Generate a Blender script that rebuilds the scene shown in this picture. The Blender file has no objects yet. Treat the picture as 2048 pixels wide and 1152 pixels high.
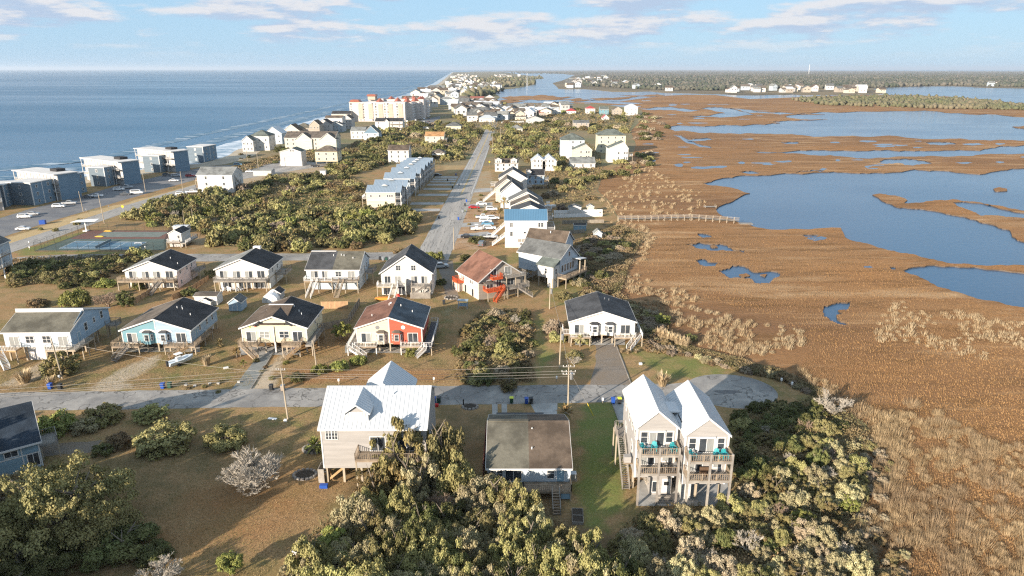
import bpy, bmesh, math, random
import numpy as np
from mathutils import Vector, Matrix
from mathutils.geometry import tessellate_polygon
R = math.radians
random.seed(7); rng = np.random.default_rng(7)
scn = bpy.context.scene
col = scn.collection

# ---------------------------------------------------------------- camera
CAM_H, FPX, HORIZON = 56.0, 1365.33, 138.0        # drone height (m), focal length and horizon row of the 2048-px photo
PITCH = math.atan((576 - HORIZON) / FPX)
cam = bpy.data.objects.new('camera', bpy.data.cameras.new('camera')); col.objects.link(cam)
cam.location = (0, 0, CAM_H); cam.rotation_euler = (math.pi/2 - PITCH, 0, 0)
cam.data.sensor_width = 36.0; cam.data.lens = 36.0 * FPX / 2048
cam.data.clip_start = 1.0; cam.data.clip_end = 120000
scn.camera = cam

# ---------------------------------------------------------------- sun, sky, exposure
SUN_EL, SUN_AZ = R(15.5), R(222)                   # azimuth from +Y towards +X: behind the camera, to its left
sun = bpy.data.objects.new('sun', bpy.data.lights.new('sun', 'SUN')); col.objects.link(sun)
sun.data.energy = 5.0; sun.data.angle = R(0.6); sun.data.color = (1.0, 0.87, 0.72)
sd = Vector((math.sin(SUN_AZ)*math.cos(SUN_EL), math.cos(SUN_AZ)*math.cos(SUN_EL), math.sin(SUN_EL)))
sun.rotation_euler = sd.to_track_quat('Z', 'Y').to_euler(); sun.location = sd * 300
world = bpy.data.worlds.new('World'); scn.world = world; world.use_nodes = True

def build_world():
    nt = world.node_tree; N, L = nt.nodes, nt.links; N.clear()
    out = N.new('ShaderNodeOutputWorld'); bg = N.new('ShaderNodeBackground'); L.new(bg.outputs[0], out.inputs[0])
    bg.inputs['Strength'].default_value = 0.058
    sky = N.new('ShaderNodeTexSky'); sky.sky_type = 'NISHITA'; sky.sun_disc = False
    sky.sun_elevation = SUN_EL; sky.sun_rotation = SUN_AZ; sky.altitude = 20
    sky.air_density = 1.0; sky.dust_density = 0.4; sky.ozone_density = 2.5
    tc = N.new('ShaderNodeTexCoord'); sep = N.new('ShaderNodeSeparateXYZ'); L.new(tc.outputs['Generated'], sep.inputs[0])
    def m(op, a, b=None, c=None):
        n = N.new('ShaderNodeMath'); n.operation = op
        for i, v in enumerate((a, b, c)):
            if v is None: continue
            if isinstance(v, (int, float)): n.inputs[i].default_value = v
            else: L.new(v, n.inputs[i])
        return n.outputs[0]
    zz = m('MAXIMUM', sep.outputs[2], 0.0)
    def noise(scale, detail, rough, dz, sx=5.0, sz=26.0):
        # clouds lie in flat layers: the field is stretched along the horizon all the way round
        mp = N.new('ShaderNodeMapping'); mp.inputs['Location'].default_value = (2.1, 0.4, dz * sz); mp.inputs['Scale'].default_value = (sx, sx, sz)
        L.new(tc.outputs['Generated'], mp.inputs[0])
        n = N.new('ShaderNodeTexNoise'); n.inputs['Scale'].default_value = scale; n.inputs['Detail'].default_value = detail
        n.inputs['Roughness'].default_value = rough; L.new(mp.outputs[0], n.inputs['Vector']); return n.outputs['Fac']
    def ramp(v, a, b):
        n = N.new('ShaderNodeMapRange'); n.interpolation_type = 'SMOOTHSTEP'
        n.inputs['From Min'].default_value = a; n.inputs['From Max'].default_value = b; L.new(v, n.inputs['Value']); return n.outputs[0]
    big = noise(1.15, 8, 0.6, 0.0); low = noise(1.15, 8, 0.6, 0.009)
    mask = m('MULTIPLY', ramp(big, 0.44, 0.57), ramp(zz, 0.006, 0.05))
    shade = ramp(m('SUBTRACT', big, low), -0.05, 0.07)
    cc = N.new('ShaderNodeMix'); cc.data_type = 'RGBA'; L.new(shade, cc.inputs['Factor'])
    cc.inputs['A'].default_value = (3.7, 4.5, 5.9, 1); cc.inputs['B'].default_value = (6.5, 6.3, 6.4, 1)
    # thin high veil that pales the blue
    veil = N.new('ShaderNodeMix'); veil.data_type = 'RGBA'; veil.inputs['B'].default_value = (3.3, 5.35, 7.4, 1)
    L.new(sky.outputs[0], veil.inputs['A']); veil.inputs['Factor'].default_value = 0.8
    mx = N.new('ShaderNodeMix'); mx.data_type = 'RGBA'; L.new(m('MULTIPLY', mask, 0.85), mx.inputs['Factor'])
    L.new(veil.outputs['Result'], mx.inputs['A']); L.new(cc.outputs['Result'], mx.inputs['B'])
    L.new(mx.outputs['Result'], bg.inputs['Color'])
build_world()
scn.view_settings.view_transform = 'Standard'; scn.view_settings.look = 'None'
scn.view_settings.exposure = 1.2; scn.view_settings.gamma = 1.0; scn.view_settings.use_curve_mapping = False
cy = scn.cycles
cy.max_bounces = 6; cy.diffuse_bounces = 3; cy.glossy_bounces = 3; cy.transmission_bounces = 2; cy.transparent_max_bounces = 8; cy.volume_bounces = 0
cy.use_denoising = False; cy.filter_width = 1.25
cy.caustics_reflective = False; cy.caustics_refractive = False

# ---------------------------------------------------------------- photo pixel -> world point at height z
def at(px, py, z=0.0):
    u = (px - 1024) / FPX; v = (576 - py) / FPX
    dy = math.cos(PITCH) + v * math.sin(PITCH); dz = -math.sin(PITCH) + v * math.cos(PITCH)
    t = (z - CAM_H) / dz
    return Vector((u * t, dy * t, z))

# ---------------------------------------------------------------- materials
MATS = {}
def mat(name, c1, c2=None, scale=1.5, rough=0.8, bump=0.0, bscale=None, metal=0.0, spec=0.35, detail=5, stretch=(1, 1, 1), coord='pos', lo=0.35, hi=0.65, c3=None, s3=0.15, objvar=0.0, trans=0.0, crack=0.0):
    """procedural material: two colours mixed by noise, an optional third by a broad noise, fine bump"""
    if name in MATS: return MATS[name]
    m = bpy.data.materials.new(name); m.use_nodes = True; MATS[name] = m
    nt = m.node_tree; N, L = nt.nodes, nt.links; b = N['Principled BSDF']
    b.inputs['Roughness'].default_value = rough; b.inputs['Metallic'].default_value = metal
    b.inputs['Specular IOR Level'].default_value = spec
    if coord == 'pos': vec = N.new('ShaderNodeNewGeometry').outputs['Position']
    else: vec = N.new('ShaderNodeTexCoord').outputs['Object']
    mp = N.new('ShaderNodeMapping'); mp.inputs['Scale'].default_value = stretch; L.new(vec, mp.inputs[0]); vec = mp.outputs[0]
    def noise(s, d=detail):
        n = N.new('ShaderNodeTexNoise'); n.inputs['Scale'].default_value = s; n.inputs['Detail'].default_value = d; n.inputs['Roughness'].default_value = 0.62
        L.new(vec, n.inputs['Vector']); return n.outputs['Fac']
    def mixc(f, a, c):
        x = N.new('ShaderNodeMix'); x.data_type = 'RGBA'
        if isinstance(f, float): x.inputs['Factor'].default_value = f
        else: L.new(f, x.inputs['Factor'])
        for k, v in (('A', a), ('B', c)):
            if isinstance(v, tuple): x.inputs[k].default_value = v if len(v) == 4 else v + (1,)
            else: L.new(v, x.inputs[k])
        return x.outputs['Result']
    def rmp(v, a, c):
        n = N.new('ShaderNodeMapRange'); n.inputs['From Min'].default_value = a; n.inputs['From Max'].default_value = c; L.new(v, n.inputs['Value']); return n.outputs[0]
    cout = c1
    if c2 is not None: cout = mixc(rmp(noise(scale), lo, hi), c1, c2)
    if c3 is not None: cout = mixc(rmp(noise(s3, 4), 0.42, 0.62), cout, c3)
    if crack:      # thin tar seams and cracks
        ab = N.new('ShaderNodeMath'); ab.operation = 'SUBTRACT'; L.new(noise(crack, 3), ab.inputs[0]); ab.inputs[1].default_value = 0.5; a2 = N.new('ShaderNodeMath'); a2.operation = 'ABSOLUTE'; L.new(ab.outputs[0], a2.inputs[0])
        cout = mixc(rmp(a2.outputs[0], 0.014, 0.004), cout, tuple(x * 0.5 for x in c1))
    if objvar:
        oi = N.new('ShaderNodeObjectInfo'); hs = N.new('ShaderNodeHueSaturation')
        mr = N.new('ShaderNodeMapRange'); mr.inputs['To Min'].default_value = 1 - objvar; mr.inputs['To Max'].default_value = 1 + objvar
        L.new(oi.outputs['Random'], mr.inputs['Value']); L.new(mr.outputs[0], hs.inputs['Value'])
        mh = N.new('ShaderNodeMapRange'); mh.inputs['To Min'].default_value = 0.5 - objvar*0.05; mh.inputs['To Max'].default_value = 0.5 + objvar*0.05
        L.new(oi.outputs['Random'], mh.inputs['Value']); L.new(mh.outputs[0], hs.inputs['Hue'])
        if isinstance(cout, tuple): hs.inputs['Color'].default_value = cout + (1,)
        else: L.new(cout, hs.inputs['Color'])
        cout = hs.outputs['Color']
    if isinstance(cout, tuple): b.inputs['Base Color'].default_value = cout + (1,)
    else: L.new(cout, b.inputs['Base Color'])
    if bump:
        bp = N.new('ShaderNodeBump'); bp.inputs['Strength'].default_value = min(1, bump); bp.inputs['Distance'].default_value = 0.1 * max(1, bump)
        L.new(noise(bscale or scale * 4, 3), bp.inputs['Height']); L.new(bp.outputs[0], b.inputs['Normal'])
    if trans:
        tr = N.new('ShaderNodeBsdfTranslucent'); ms = N.new('ShaderNodeMixShader'); ms.inputs[0].default_value = trans
        if isinstance(cout, tuple): tr.inputs['Color'].default_value = cout + (1,)
        else: L.new(cout, tr.inputs['Color'])
        o = N['Material Output']; L.new(b.outputs[0], ms.inputs[1]); L.new(tr.outputs[0], ms.inputs[2]); L.new(ms.outputs[0], o.inputs[0])
    return m

# ---------------------------------------------------------------- mesh helpers
class MB:
    def __init__(s): s.v = []; s.f = []
    def poly(s, pts):
        n = len(s.v); s.v += [tuple(p) for p in pts]; s.f.append(tuple(range(n, n + len(pts)))); return s
    def hexa(s, p):          # 8 points: bottom 0-3 ccw, top 4-7
        n = len(s.v); s.v += [tuple(q) for q in p]
        s.f += [tuple(n + i for i in t) for t in ((3, 2, 1, 0), (4, 5, 6, 7), (0, 1, 5, 4), (1, 2, 6, 5), (2, 3, 7, 6), (3, 0, 4, 7))]; return s
    def box(s, x0, x1, y0, y1, z0, z1):
        return s.hexa([(x0, y0, z0), (x1, y0, z0), (x1, y1, z0), (x0, y1, z0), (x0, y0, z1), (x1, y0, z1), (x1, y1, z1), (x0, y1, z1)])
    def prism(s, prof, a0, a1, axis='y'):   # profile in (x,z) extruded along y, or in (y,z) along x, or (x,y) along z
        n = len(s.v); k = len(prof)
        for a in (a0, a1):
            for p in prof: s.v.append({'y': (p[0], a, p[1]), 'x': (a, p[0], p[1]), 'z': (p[0], p[1], a)}[axis])
        s.f.append(tuple(range(n, n + k))); s.f.append(tuple(range(n + 2*k - 1, n + k - 1, -1)))
        for i in range(k): s.f.append((n + i, n + k + i, n + k + (i + 1) % k, n + (i + 1) % k))
        return s
    def beam(s, p, q, w, h=None):           # box bar from p to q
        p, q = Vector(p), Vector(q); h = h or w; d = (q - p)
        if d.length < 1e-6: return s
        d.normalize(); up = Vector((0, 0, 1)) if abs(d.z) < 0.95 else Vector((0, 1, 0))
        a = d.cross(up).normalized() * (w / 2); b = a.cross(d).normalized() * (h / 2)
        return s.hexa([p - a - b, p + a - b, q + a - b, q - a - b, p - a + b, p + a + b, q + a + b, q - a + b])
    def cyl(s, p, q, r0, r1=None, n=8):
        p, q = Vector(p), Vector(q); r1 = r0 if r1 is None else r1; d = (q - p)
        if d.length < 1e-6: return s
        d.normalize(); up = Vector((0, 0, 1)) if abs(d.z) < 0.95 else Vector((0, 1, 0))
        a = d.cross(up).normalized(); b = d.cross(a); k = len(s.v)
        for c, r in ((p, r0), (q, r1)):
            for i in range(n):
                t = 2 * math.pi * i / n; s.v.append(tuple(c + a * (r * math.cos(t)) + b * (r * math.sin(t))))
        for i in range(n): s.f.append((k + i, k + (i + 1) % n, k + n + (i + 1) % n, k + n + i))
        s.f.append(tuple(range(k + n - 1, k - 1, -1))); s.f.append(tuple(range(k + n, k + 2*n))); return s
    def mesh(s, name, m, smooth=False):
        me = bpy.data.meshes.new(name); me.from_pydata(s.v, [], s.f); me.update()
        if m is not None: me.materials.append(m)
        if smooth: me.polygons.foreach_set('use_smooth', [True] * len(me.polygons))
        return me
    def build(s, name, m, parent=None, smooth=False, fix=False):
        me = s.mesh(name, m, smooth)
        if fix:
            bm = bmesh.new(); bm.from_mesh(me); bmesh.ops.recalc_face_normals(bm, faces=bm.faces); bm.to_mesh(me); bm.free()
        return link(me, name, parent)
def link(me, name, parent=None, loc=None, rz=0.0, scale=None):
    o = bpy.data.objects.new(name, me); col.objects.link(o)
    if parent is not None: o.parent = parent
    if loc is not None: o.location = loc
    if rz: o.rotation_euler = (0, 0, rz)
    if scale is not None: o.scale = scale if hasattr(scale, '__len__') else (scale,) * 3
    return o
def tag(o, label=None, cat=None, group=None, kind=None):
    if label: o['label'] = label
    if cat: o['category'] = cat
    if group: o['group'] = group
    if kind: o['kind'] = kind
    return o
def empty(name, loc=(0, 0, 0), rz=0.0):
    o = bpy.data.objects.new(name, None); col.objects.link(o); o.location = loc; o.rotation_euler = (0, 0, rz); o.empty_display_size = 0.5; return o
def copy_tree(o, parent=None):
    c = o.copy(); col.objects.link(c); c.parent = parent
    for ch in o.children: copy_tree(ch, c)
    return c
def np_mesh(name, verts, faces_flat, nper, m, smooth=False):
    """fast mesh from arrays; every face has nper corners"""
    me = bpy.data.meshes.new(name); verts = np.asarray(verts, np.float32); ff = np.asarray(faces_flat, np.int32).ravel(); nf = len(ff) // nper
    me.vertices.add(len(verts)); me.vertices.foreach_set('co', verts.ravel())
    me.loops.add(len(ff)); me.loops.foreach_set('vertex_index', ff)
    me.polygons.add(nf); me.polygons.foreach_set('loop_start', np.arange(nf, dtype=np.int32) * nper); me.polygons.foreach_set('loop_total', np.full(nf, nper, np.int32))
    if smooth: me.polygons.foreach_set('use_smooth', np.ones(nf, bool))
    me.update(calc_edges=True); me.materials.append(m); return me
def in_poly(x, y, poly):
    x = np.asarray(x, float); y = np.asarray(y, float); ins = np.zeros(x.shape, bool); n = len(poly)
    for i in range(n):
        x0, y0 = poly[i][0], poly[i][1]; x1, y1 = poly[(i + 1) % n][0], poly[(i + 1) % n][1]
        if y0 == y1: continue
        c = ((y0 > y) != (y1 > y)) & (x < (x1 - x0) * (y - y0) / (y1 - y0) + x0); ins ^= c
    return ins
def rough_edge(pts, amp, seed=0, it=3):
    """midpoint-displaced outline (pixel space), closed"""
    r = random.Random(seed); P = [Vector((p[0], p[1])) for p in pts]
    for k in range(it):
        Q = []
        for i, p in enumerate(P):
            q = P[(i + 1) % len(P)]; d = q - p; m = (p + q) / 2
            l = d.length
            if l > 3: n = Vector((-d.y, d.x)) / l; m += n * r.uniform(-1, 1) * min(amp * l, 6) * (1 if abs(d.x) < 1e-6 else min(1, 0.35 + abs(d.y) / l))
            Q += [p, m]
        P = Q
    return [(p.x, p.y) for p in P]
def gpoly(px, z=0.0): return [at(p[0], p[1], z) for p in px]
def sheet(name, loops, z, m, skirt=0.0, parent=None, bank=None):
    """flat polygon with holes (world x,y loops), optional vertical bank"""
    loops = [[Vector((p[0], p[1], z)) for p in l] for l in loops]
    tris = tessellate_polygon(loops); v = [p for l in loops for p in l]; f = []
    for t in tris:
        a, b, c = (v[i] for i in t); n = (b - a).cross(c - a)
        f.append(tuple(t) if n.z > 0 else (t[0], t[2], t[1]))
    b = MB(); b.v = [tuple(p) for p in v]; b.f = f
    f = list(f)
    if skirt:
        k = 0; n0 = len(b.v); b.v += [(p.x, p.y, z - skirt) for p in v]
        for l in loops:
            n = len(l)
            for i in range(n): b.f.append((k + i, k + (i + 1) % n, n0 + k + (i + 1) % n, n0 + k + i))
            k += n
    o = b.build(name, m, parent)
    if bank and skirt:
        o.data.materials.append(bank); o.data.polygons.foreach_set('material_index', [0] * len(f) + [1] * (len(o.data.polygons) - len(f)))
    return o
# ================================================================ SETTING: water, marsh, ground, roads
def water_mat(name, base, rough, wave, wscale, stretch, bstr, patch=0.0):
    m = bpy.data.materials.new(name); m.use_nodes = True; nt = m.node_tree; N, L = nt.nodes, nt.links; b = N['Principled BSDF']
    b.inputs['Base Color'].default_value = base + (1,); b.inputs['Roughness'].default_value = rough; b.inputs['IOR'].default_value = 1.33
    g = N.new('ShaderNodeNewGeometry'); mp = N.new('ShaderNodeMapping'); mp.inputs['Scale'].default_value = stretch; mp.inputs['Rotation'].default_value = (0, 0, R(12)); L.new(g.outputs['Position'], mp.inputs[0])
    n1 = N.new('ShaderNodeTexNoise'); n1.inputs['Scale'].default_value = wscale; n1.inputs['Detail'].default_value = 6; n1.inputs['Roughness'].default_value = 0.65; L.new(mp.outputs[0], n1.inputs['Vector'])
    bp = N.new('ShaderNodeBump'); bp.inputs['Strength'].default_value = bstr; bp.inputs['Distance'].default_value = wave; L.new(n1.outputs['Fac'], bp.inputs['Height']); L.new(bp.outputs[0], b.inputs['Normal'])
    if patch:      # wind patches: calm and ruffled water differ in roughness
        n2 = N.new('ShaderNodeTexNoise'); n2.inputs['Scale'].default_value = patch; n2.inputs['Detail'].default_value = 3; L.new(mp.outputs[0], n2.inputs['Vector'])
        mr = N.new('ShaderNodeMapRange'); mr.inputs['From Min'].default_value = 0.4; mr.inputs['From Max'].default_value = 0.62; mr.inputs['To Min'].default_value = rough * 0.75; mr.inputs['To Max'].default_value = rough * 1.2
        L.new(n2.outputs['Fac'], mr.inputs['Value']); L.new(mr.outputs[0], b.inputs['Roughness'])
    return m
M_SEA = water_mat('sea_water', (0.020, 0.10, 0.185), 0.30, 1.6, 0.07, (0.4, 1.5, 1), 0.85, 0.0025)
M_SOUND = water_mat('sound_water', (0.030, 0.085, 0.16), 0.16, 0.25, 0.5, (0.8, 1.4, 1), 0.35, 0.012)

def foam_mat(name, c1, c2, scale, stretch, lo, hi):
    return mat(name, c1, c2, scale=scale, rough=0.5, stretch=stretch, lo=lo, hi=hi)

# ocean: a sheet to the horizon; the sound is a second sheet on the inland side
coast_px = [(-900, 640), (-300, 470), (0, 385), (200, 352), (330, 336), (405, 328), (450, 315), (520, 288), (600, 262), (700, 232), (780, 208), (840, 187), (880, 167), (897, 152), (906, 144.5)]
o = MB(); o.poly([(-60000, -3000, -0.5), (60000, -3000, -0.5), (60000, 60000, -0.5), (-60000, 60000, -0.5)])
tag(o.build('sea', M_SEA), kind='structure')
sound_px = [(700, 2600), (6000, 2600), (9000, 141.5), (1300, 141.5), (985, 142.5), (960, 150), (960, 215), (1150, 260), (1150, 420), (1100, 800)]
s = sheet('sound', [gpoly(sound_px, -0.4)], -0.4, M_SOUND); tag(s, kind='structure')

# ---- marsh with its ponds and creeks
marsh_out = [(1000, 1900), (4800, 1900), (4800, 330), (3000, 240), (2400, 222), (2150, 214), (2048, 208), (1980, 200), (1900, 193), (1800, 190), (1700, 190), (1640, 192), (1560, 196), (1500, 198), (1430, 190), (1370, 189.5), (1320, 192), (1275, 198),
             (1240, 203), (1290, 206), (1262, 209), (1190, 205.5), (1120, 203), (1085, 209), (1020, 209), (985, 207), (960, 215), (1000, 260), (1100, 330), (1120, 420), (1080, 520), (1090, 640), (1150, 760), (1150, 1000)]
ponds = [
 [(1403, 366), (1440, 357), (1490, 350), (1560, 347), (1650, 344), (1720, 346), (1760, 345), (1830, 338), (1890, 341), (1960, 348), (2048, 336), (2300, 318), (2900, 330), (2900, 575), (2300, 545), (2048, 530), (1990, 530), (1920, 527), (1850, 515), (1800, 505), (1750, 492), (1690, 474), (1682, 455), (1640, 456), (1560, 459), (1490, 447), (1445, 432), (1432, 418), (1462, 404), (1500, 386), (1452, 373)],
 [(1806, 540), (1830, 533), (1870, 529), (1950, 533), (2048, 545), (2400, 585), (2900, 640), (2900, 800), (2300, 680), (2048, 614), (1990, 602), (1920, 585), (1860, 565), (1835, 551)],
 [(1508, 303), (1545, 306), (1620, 310), (1700, 314), (1760, 315), (1830, 313), (1900, 313), (1960, 309), (2048, 307), (2500, 300), (2500, 293), (2048, 290), (2000, 292), (1960, 301), (1880, 301), (1800, 302), (1700, 301), (1600, 300)],
 [(1325, 252), (1360, 250), (1440, 250), (1530, 249), (1560, 246), (1540, 243), (1590, 241), (1655, 239), (1585, 236), (1570, 233), (1610, 226), (1700, 224), (1820, 222), (1900, 226), (2048, 234), (2700, 252), (2700, 282), (2048, 281), (1980, 281), (1900, 277), (1760, 272), (1650, 273), (1560, 268), (1480, 268), (1400, 266), (1350, 262)],
 [(1370, 489), (1400, 484), (1440, 487), (1462, 495), (1490, 500), (1487, 505), (1440, 500), (1400, 497)],
 [(1388, 520), (1410, 517), (1437, 525), (1430, 532), (1400, 529)],
 [(1437, 541), (1465, 530), (1490, 532), (1503, 541), (1555, 543), (1561, 549), (1540, 566), (1520, 567), (1500, 556), (1462, 556)],
 [(1649, 611), (1675, 604), (1702, 603), (1700, 611), (1690, 622), (1673, 629), (1696, 650), (1682, 648), (1662, 641), (1648, 632)],
 [(1395, 467), (1412, 467), (1425, 474), (1408, 475)], [(1602, 468), (1637, 469), (1632, 475), (1612, 473)], [(1778, 533), (1790, 533), (1792, 538), (1782, 538)],
 [(1758, 322), (1800, 318), (1850, 321), (1865, 327), (1830, 330), (1790, 326)], [(1590, 345.2), (1620, 341), (1650, 340), (1640, 343.5)], [(1345, 269), (1362, 270), (1385, 282), (1420, 292), (1424, 296), (1400, 294), (1372, 285)],
 [(1350, 234), (1440, 235), (1510, 229.5), (1480, 222), (1430, 214), (1400, 217), (1450, 226), (1420, 231)], [(1275, 216), (1340, 213), (1410, 220), (1380, 223), (1300, 220)], [(1445, 216), (1480, 217), (1560, 224), (1650, 229), (1560, 229), (1500, 226)],
 [(1050, 205.5), (1110, 204), (1160, 208), (1120, 211), (1070, 210)], [(1170, 211), (1230, 209.5), (1290, 213), (1240, 216), (1190, 215)], [(1180, 197), (1225, 196), (1275, 193), (1230, 199), (1195, 200)],
 [(1560, 284), (1595, 283), (1600, 286), (1570, 287)], [(1845, 284), (1900, 284), (1915, 288), (1860, 289)], [(1380, 277), (1415, 275), (1425, 279), (1390, 280)],
 [(1955, 341), (1985, 341), (1990, 344), (1960, 345.5)] if False else [(1478, 344), (1505, 341), (1522, 345), (1500, 347.5)],
]
sub_ponds = []
marsh_loops = [gpoly(marsh_out, 0)]
pond_px = []
for i, p in enumerate(ponds):
    q = rough_edge(p, 0.11 if i < 4 or i > 12 else 0.2, seed=20 + i, it=3); pond_px.append(q); marsh_loops.append(gpoly(q, 0))

def marsh_mat():
    m = bpy.data.materials.new('marsh_cordgrass'); m.use_nodes = True; nt = m.node_tree; N, L = nt.nodes, nt.links; b = N['Principled BSDF']
    b.inputs['Roughness'].default_value = 0.95; b.inputs['Specular IOR Level'].default_value = 0.1
    g = N.new('ShaderNodeNewGeometry')
    def noise(s, d, sc=(1, 1, 1), ro=0.6):
        mp = N.new('ShaderNodeMapping'); mp.inputs['Scale'].default_value = sc; L.new(g.outputs['Position'], mp.inputs[0])
        n = N.new('ShaderNodeTexNoise'); n.inputs['Scale'].default_value = s; n.inputs['Detail'].default_value = d; n.inputs['Roughness'].default_value = ro; L.new(mp.outputs[0], n.inputs['Vector']); return n.outputs['Fac']
    def mr(v, a, c):
        n = N.new('ShaderNodeMapRange'); n.inputs['From Min'].default_value = a; n.inputs['From Max'].default_value = c; L.new(v, n.inputs['Value']); return n.outputs[0]
    def mix(f, a, c):
        x = N.new('ShaderNodeMix'); x.data_type = 'RGBA'; L.new(f, x.inputs['Factor'])
        for k, v in (('A', a), ('B', c)):
            if isinstance(v, tuple): x.inputs[k].default_value = v + (1,)
            else: L.new(v, x.inputs[k])
        return x.outputs['Result']
    fine = noise(1.3, 6, (0.7, 1.0, 1), 0.75); mid = noise(0.045, 5, (0.6, 1.3, 1)); big = noise(0.010, 4, (0.5, 1.3, 1)); pale = noise(0.022, 6, (0.45, 1.5, 1), 0.7)
    c = mix(mr(fine, 0.33, 0.68), (0.221, 0.110, 0.043), (0.409, 0.214, 0.091))
    c = mix(mr(mid, 0.42, 0.66), c, (0.326, 0.178, 0.079))
    c = mix(mr(noise(0.006, 5, (0.6, 1.6, 1), 0.65), 0.44, 0.6), c, (0.208, 0.113, 0.057)); c = mix(mr(big, 0.45, 0.68), c, (0.266, 0.153, 0.076))
    c = mix(mr(noise(0.12, 6, (0.35, 1.6, 1), 0.72), 0.50, 0.64), c, (0.175, 0.095, 0.041)); c = mix(mr(noise(0.035, 7, (0.3, 2.2, 1), 0.75), 0.53, 0.62), c, (0.358, 0.218, 0.111))
    c = mix(mr(pale, 0.56, 0.68), c, (0.468, 0.313, 0.173))
    L.new(c, b.inputs['Base Color'])
    bp = N.new('ShaderNodeBump'); bp.inputs['Strength'].default_value = 0.75; bp.inputs['Distance'].default_value = 0.45; L.new(noise(1.1, 6, (1, 1, 1), 0.8), bp.inputs['Height']); L.new(bp.outputs[0], b.inputs['Normal'])
    return m
M_MARSH = marsh_mat(); M_MUD = mat('mud_bank', (0.075, 0.055, 0.040), (0.11, 0.08, 0.055), scale=0.5, rough=0.6)
tag(sheet('marsh', marsh_loops, -0.06, M_MARSH, skirt=0.7, bank=M_MUD), kind='structure')
# islands of marsh that stand in the water
spit = [(1745, 389), (1762, 387), (1800, 393), (1815, 400), (1808, 406), (1840, 405), (1870, 400), (1905, 398), (1950, 403), (2000, 411), (2048, 421), (2400, 460), (2400, 560), (2100, 505), (2048, 483), (2024, 472), (2020, 460), (1990, 450), (1940, 437), (1900, 428), (1840, 417), (1800, 415), (1772, 405)]
inner = [(1906, 405), (1932, 403), (1990, 413), (2048, 425), (2200, 448), (2200, 468), (2048, 436), (2000, 431), (1962, 431), (1942, 421)]
isles = [(spit, inner), ([(1987, 377), (1998, 374), (2014, 377), (2015, 381), (1990, 382)], None), ([(2025, 253), (2048, 251), (2075, 255), (2050, 258)], None),
         ([(1478, 549), (1492, 546), (1500, 551), (1488, 555)], None), ([(1676, 620), (1690, 618), (1693, 623), (1680, 625)], None), ([(1520, 549), (1534, 547), (1530, 553)], None), ([(1420, 491), (1430, 490), (1436, 494), (1424, 495)], None),
         ([(1000, 196), (1040, 192), (1090, 190), (1150, 194), (1090, 200), (1030, 201)], None), ([(1110, 199), (1160, 196), (1200, 201), (1150, 203)], None), ([(1240, 191), (1300, 189), (1330, 190.5), (1270, 193)], None), ([(985, 203), (1010, 199), (1050, 203), (1010, 206)], None)]
for i, (a, h) in enumerate(isles):
    loops = [gpoly(rough_edge(a, 0.12, 60 + i), 0)]
    if h: loops.append(gpoly(rough_edge(h, 0.1, 90 + i), 0))
    tag(sheet('marsh_island', loops, -0.05, M_MARSH, skirt=0.6, bank=M_MUD), kind='structure')

rp = random.Random(8)
for poly_, n_ in (([(1300, 222), (1560, 215), (1560, 245), (1330, 248)], 12), ([(1290, 272), (1500, 272), (1500, 340), (1300, 335)], 14), ([(1480, 275), (2048, 285), (2048, 292), (1500, 300)], 14), ([(1500, 318), (2048, 312), (2048, 334), (1560, 342)], 14), ([(1100, 196), (1560, 200), (1500, 212), (1150, 212)], 14), ([(1640, 470), (1780, 510), (1780, 560), (1560, 530)], 6)):
    k_ = 0; xs_ = [q[0] for q in poly_]; ys_ = [q[1] for q in poly_]
    while k_ < n_:
        x, y = rp.uniform(min(xs_), max(xs_)), rp.uniform(min(ys_), max(ys_)); k_ += 1
        if not bool(in_poly(np.array([x]), np.array([y]), poly_)[0]) or any(bool(in_poly(np.array([x]), np.array([y]), q)[0]) for q in pond_px): continue
        w, hh = rp.uniform(6, 26), rp.uniform(0.7, 2.2) * (y - 138) / 120; pts = [(x + w * math.cos(t) * rp.uniform(.5, 1.1), y + hh * math.sin(t) * rp.uniform(.4, 1.1)) for t in [6.283 * j / 11 for j in range(11)]]
        tag(sheet('tidal_pool', [gpoly(pts, -0.05)], -0.05 + 0.002 * k_ / 20, M_SOUND), kind='structure')
# ---- mainland across the sound
M_LAND = mat('far_scrub_ground', (0.085, 0.070, 0.042), (0.13, 0.10, 0.055), scale=0.01, rough=0.95, c3=(0.20, 0.15, 0.08), s3=0.003)
main_px = [(1117, 177.5), (1174, 178.5), (1241, 183.5), (1300, 182.5), (1380, 186.5), (1450, 188.5), (1550, 189.5), (1620, 190), (1700, 189.5), (1764, 187.5), (1768, 184), (1745, 178), (1762, 174.5), (1874, 172.5), (1979, 175.5), (2048, 177), (2700, 186), (6000, 190), (7000, 142), (1500, 141.3), (1010, 141.6), (985, 143.5), (1040, 145.5), (1100, 146.5), (1150, 150), (1135, 157), (1105, 166)]
main_loop = gpoly(rough_edge(main_px, 0.05, 5, 2), 0)
tag(sheet('mainland', [main_loop], -0.1, M_LAND, skirt=0.6), kind='structure')

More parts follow.
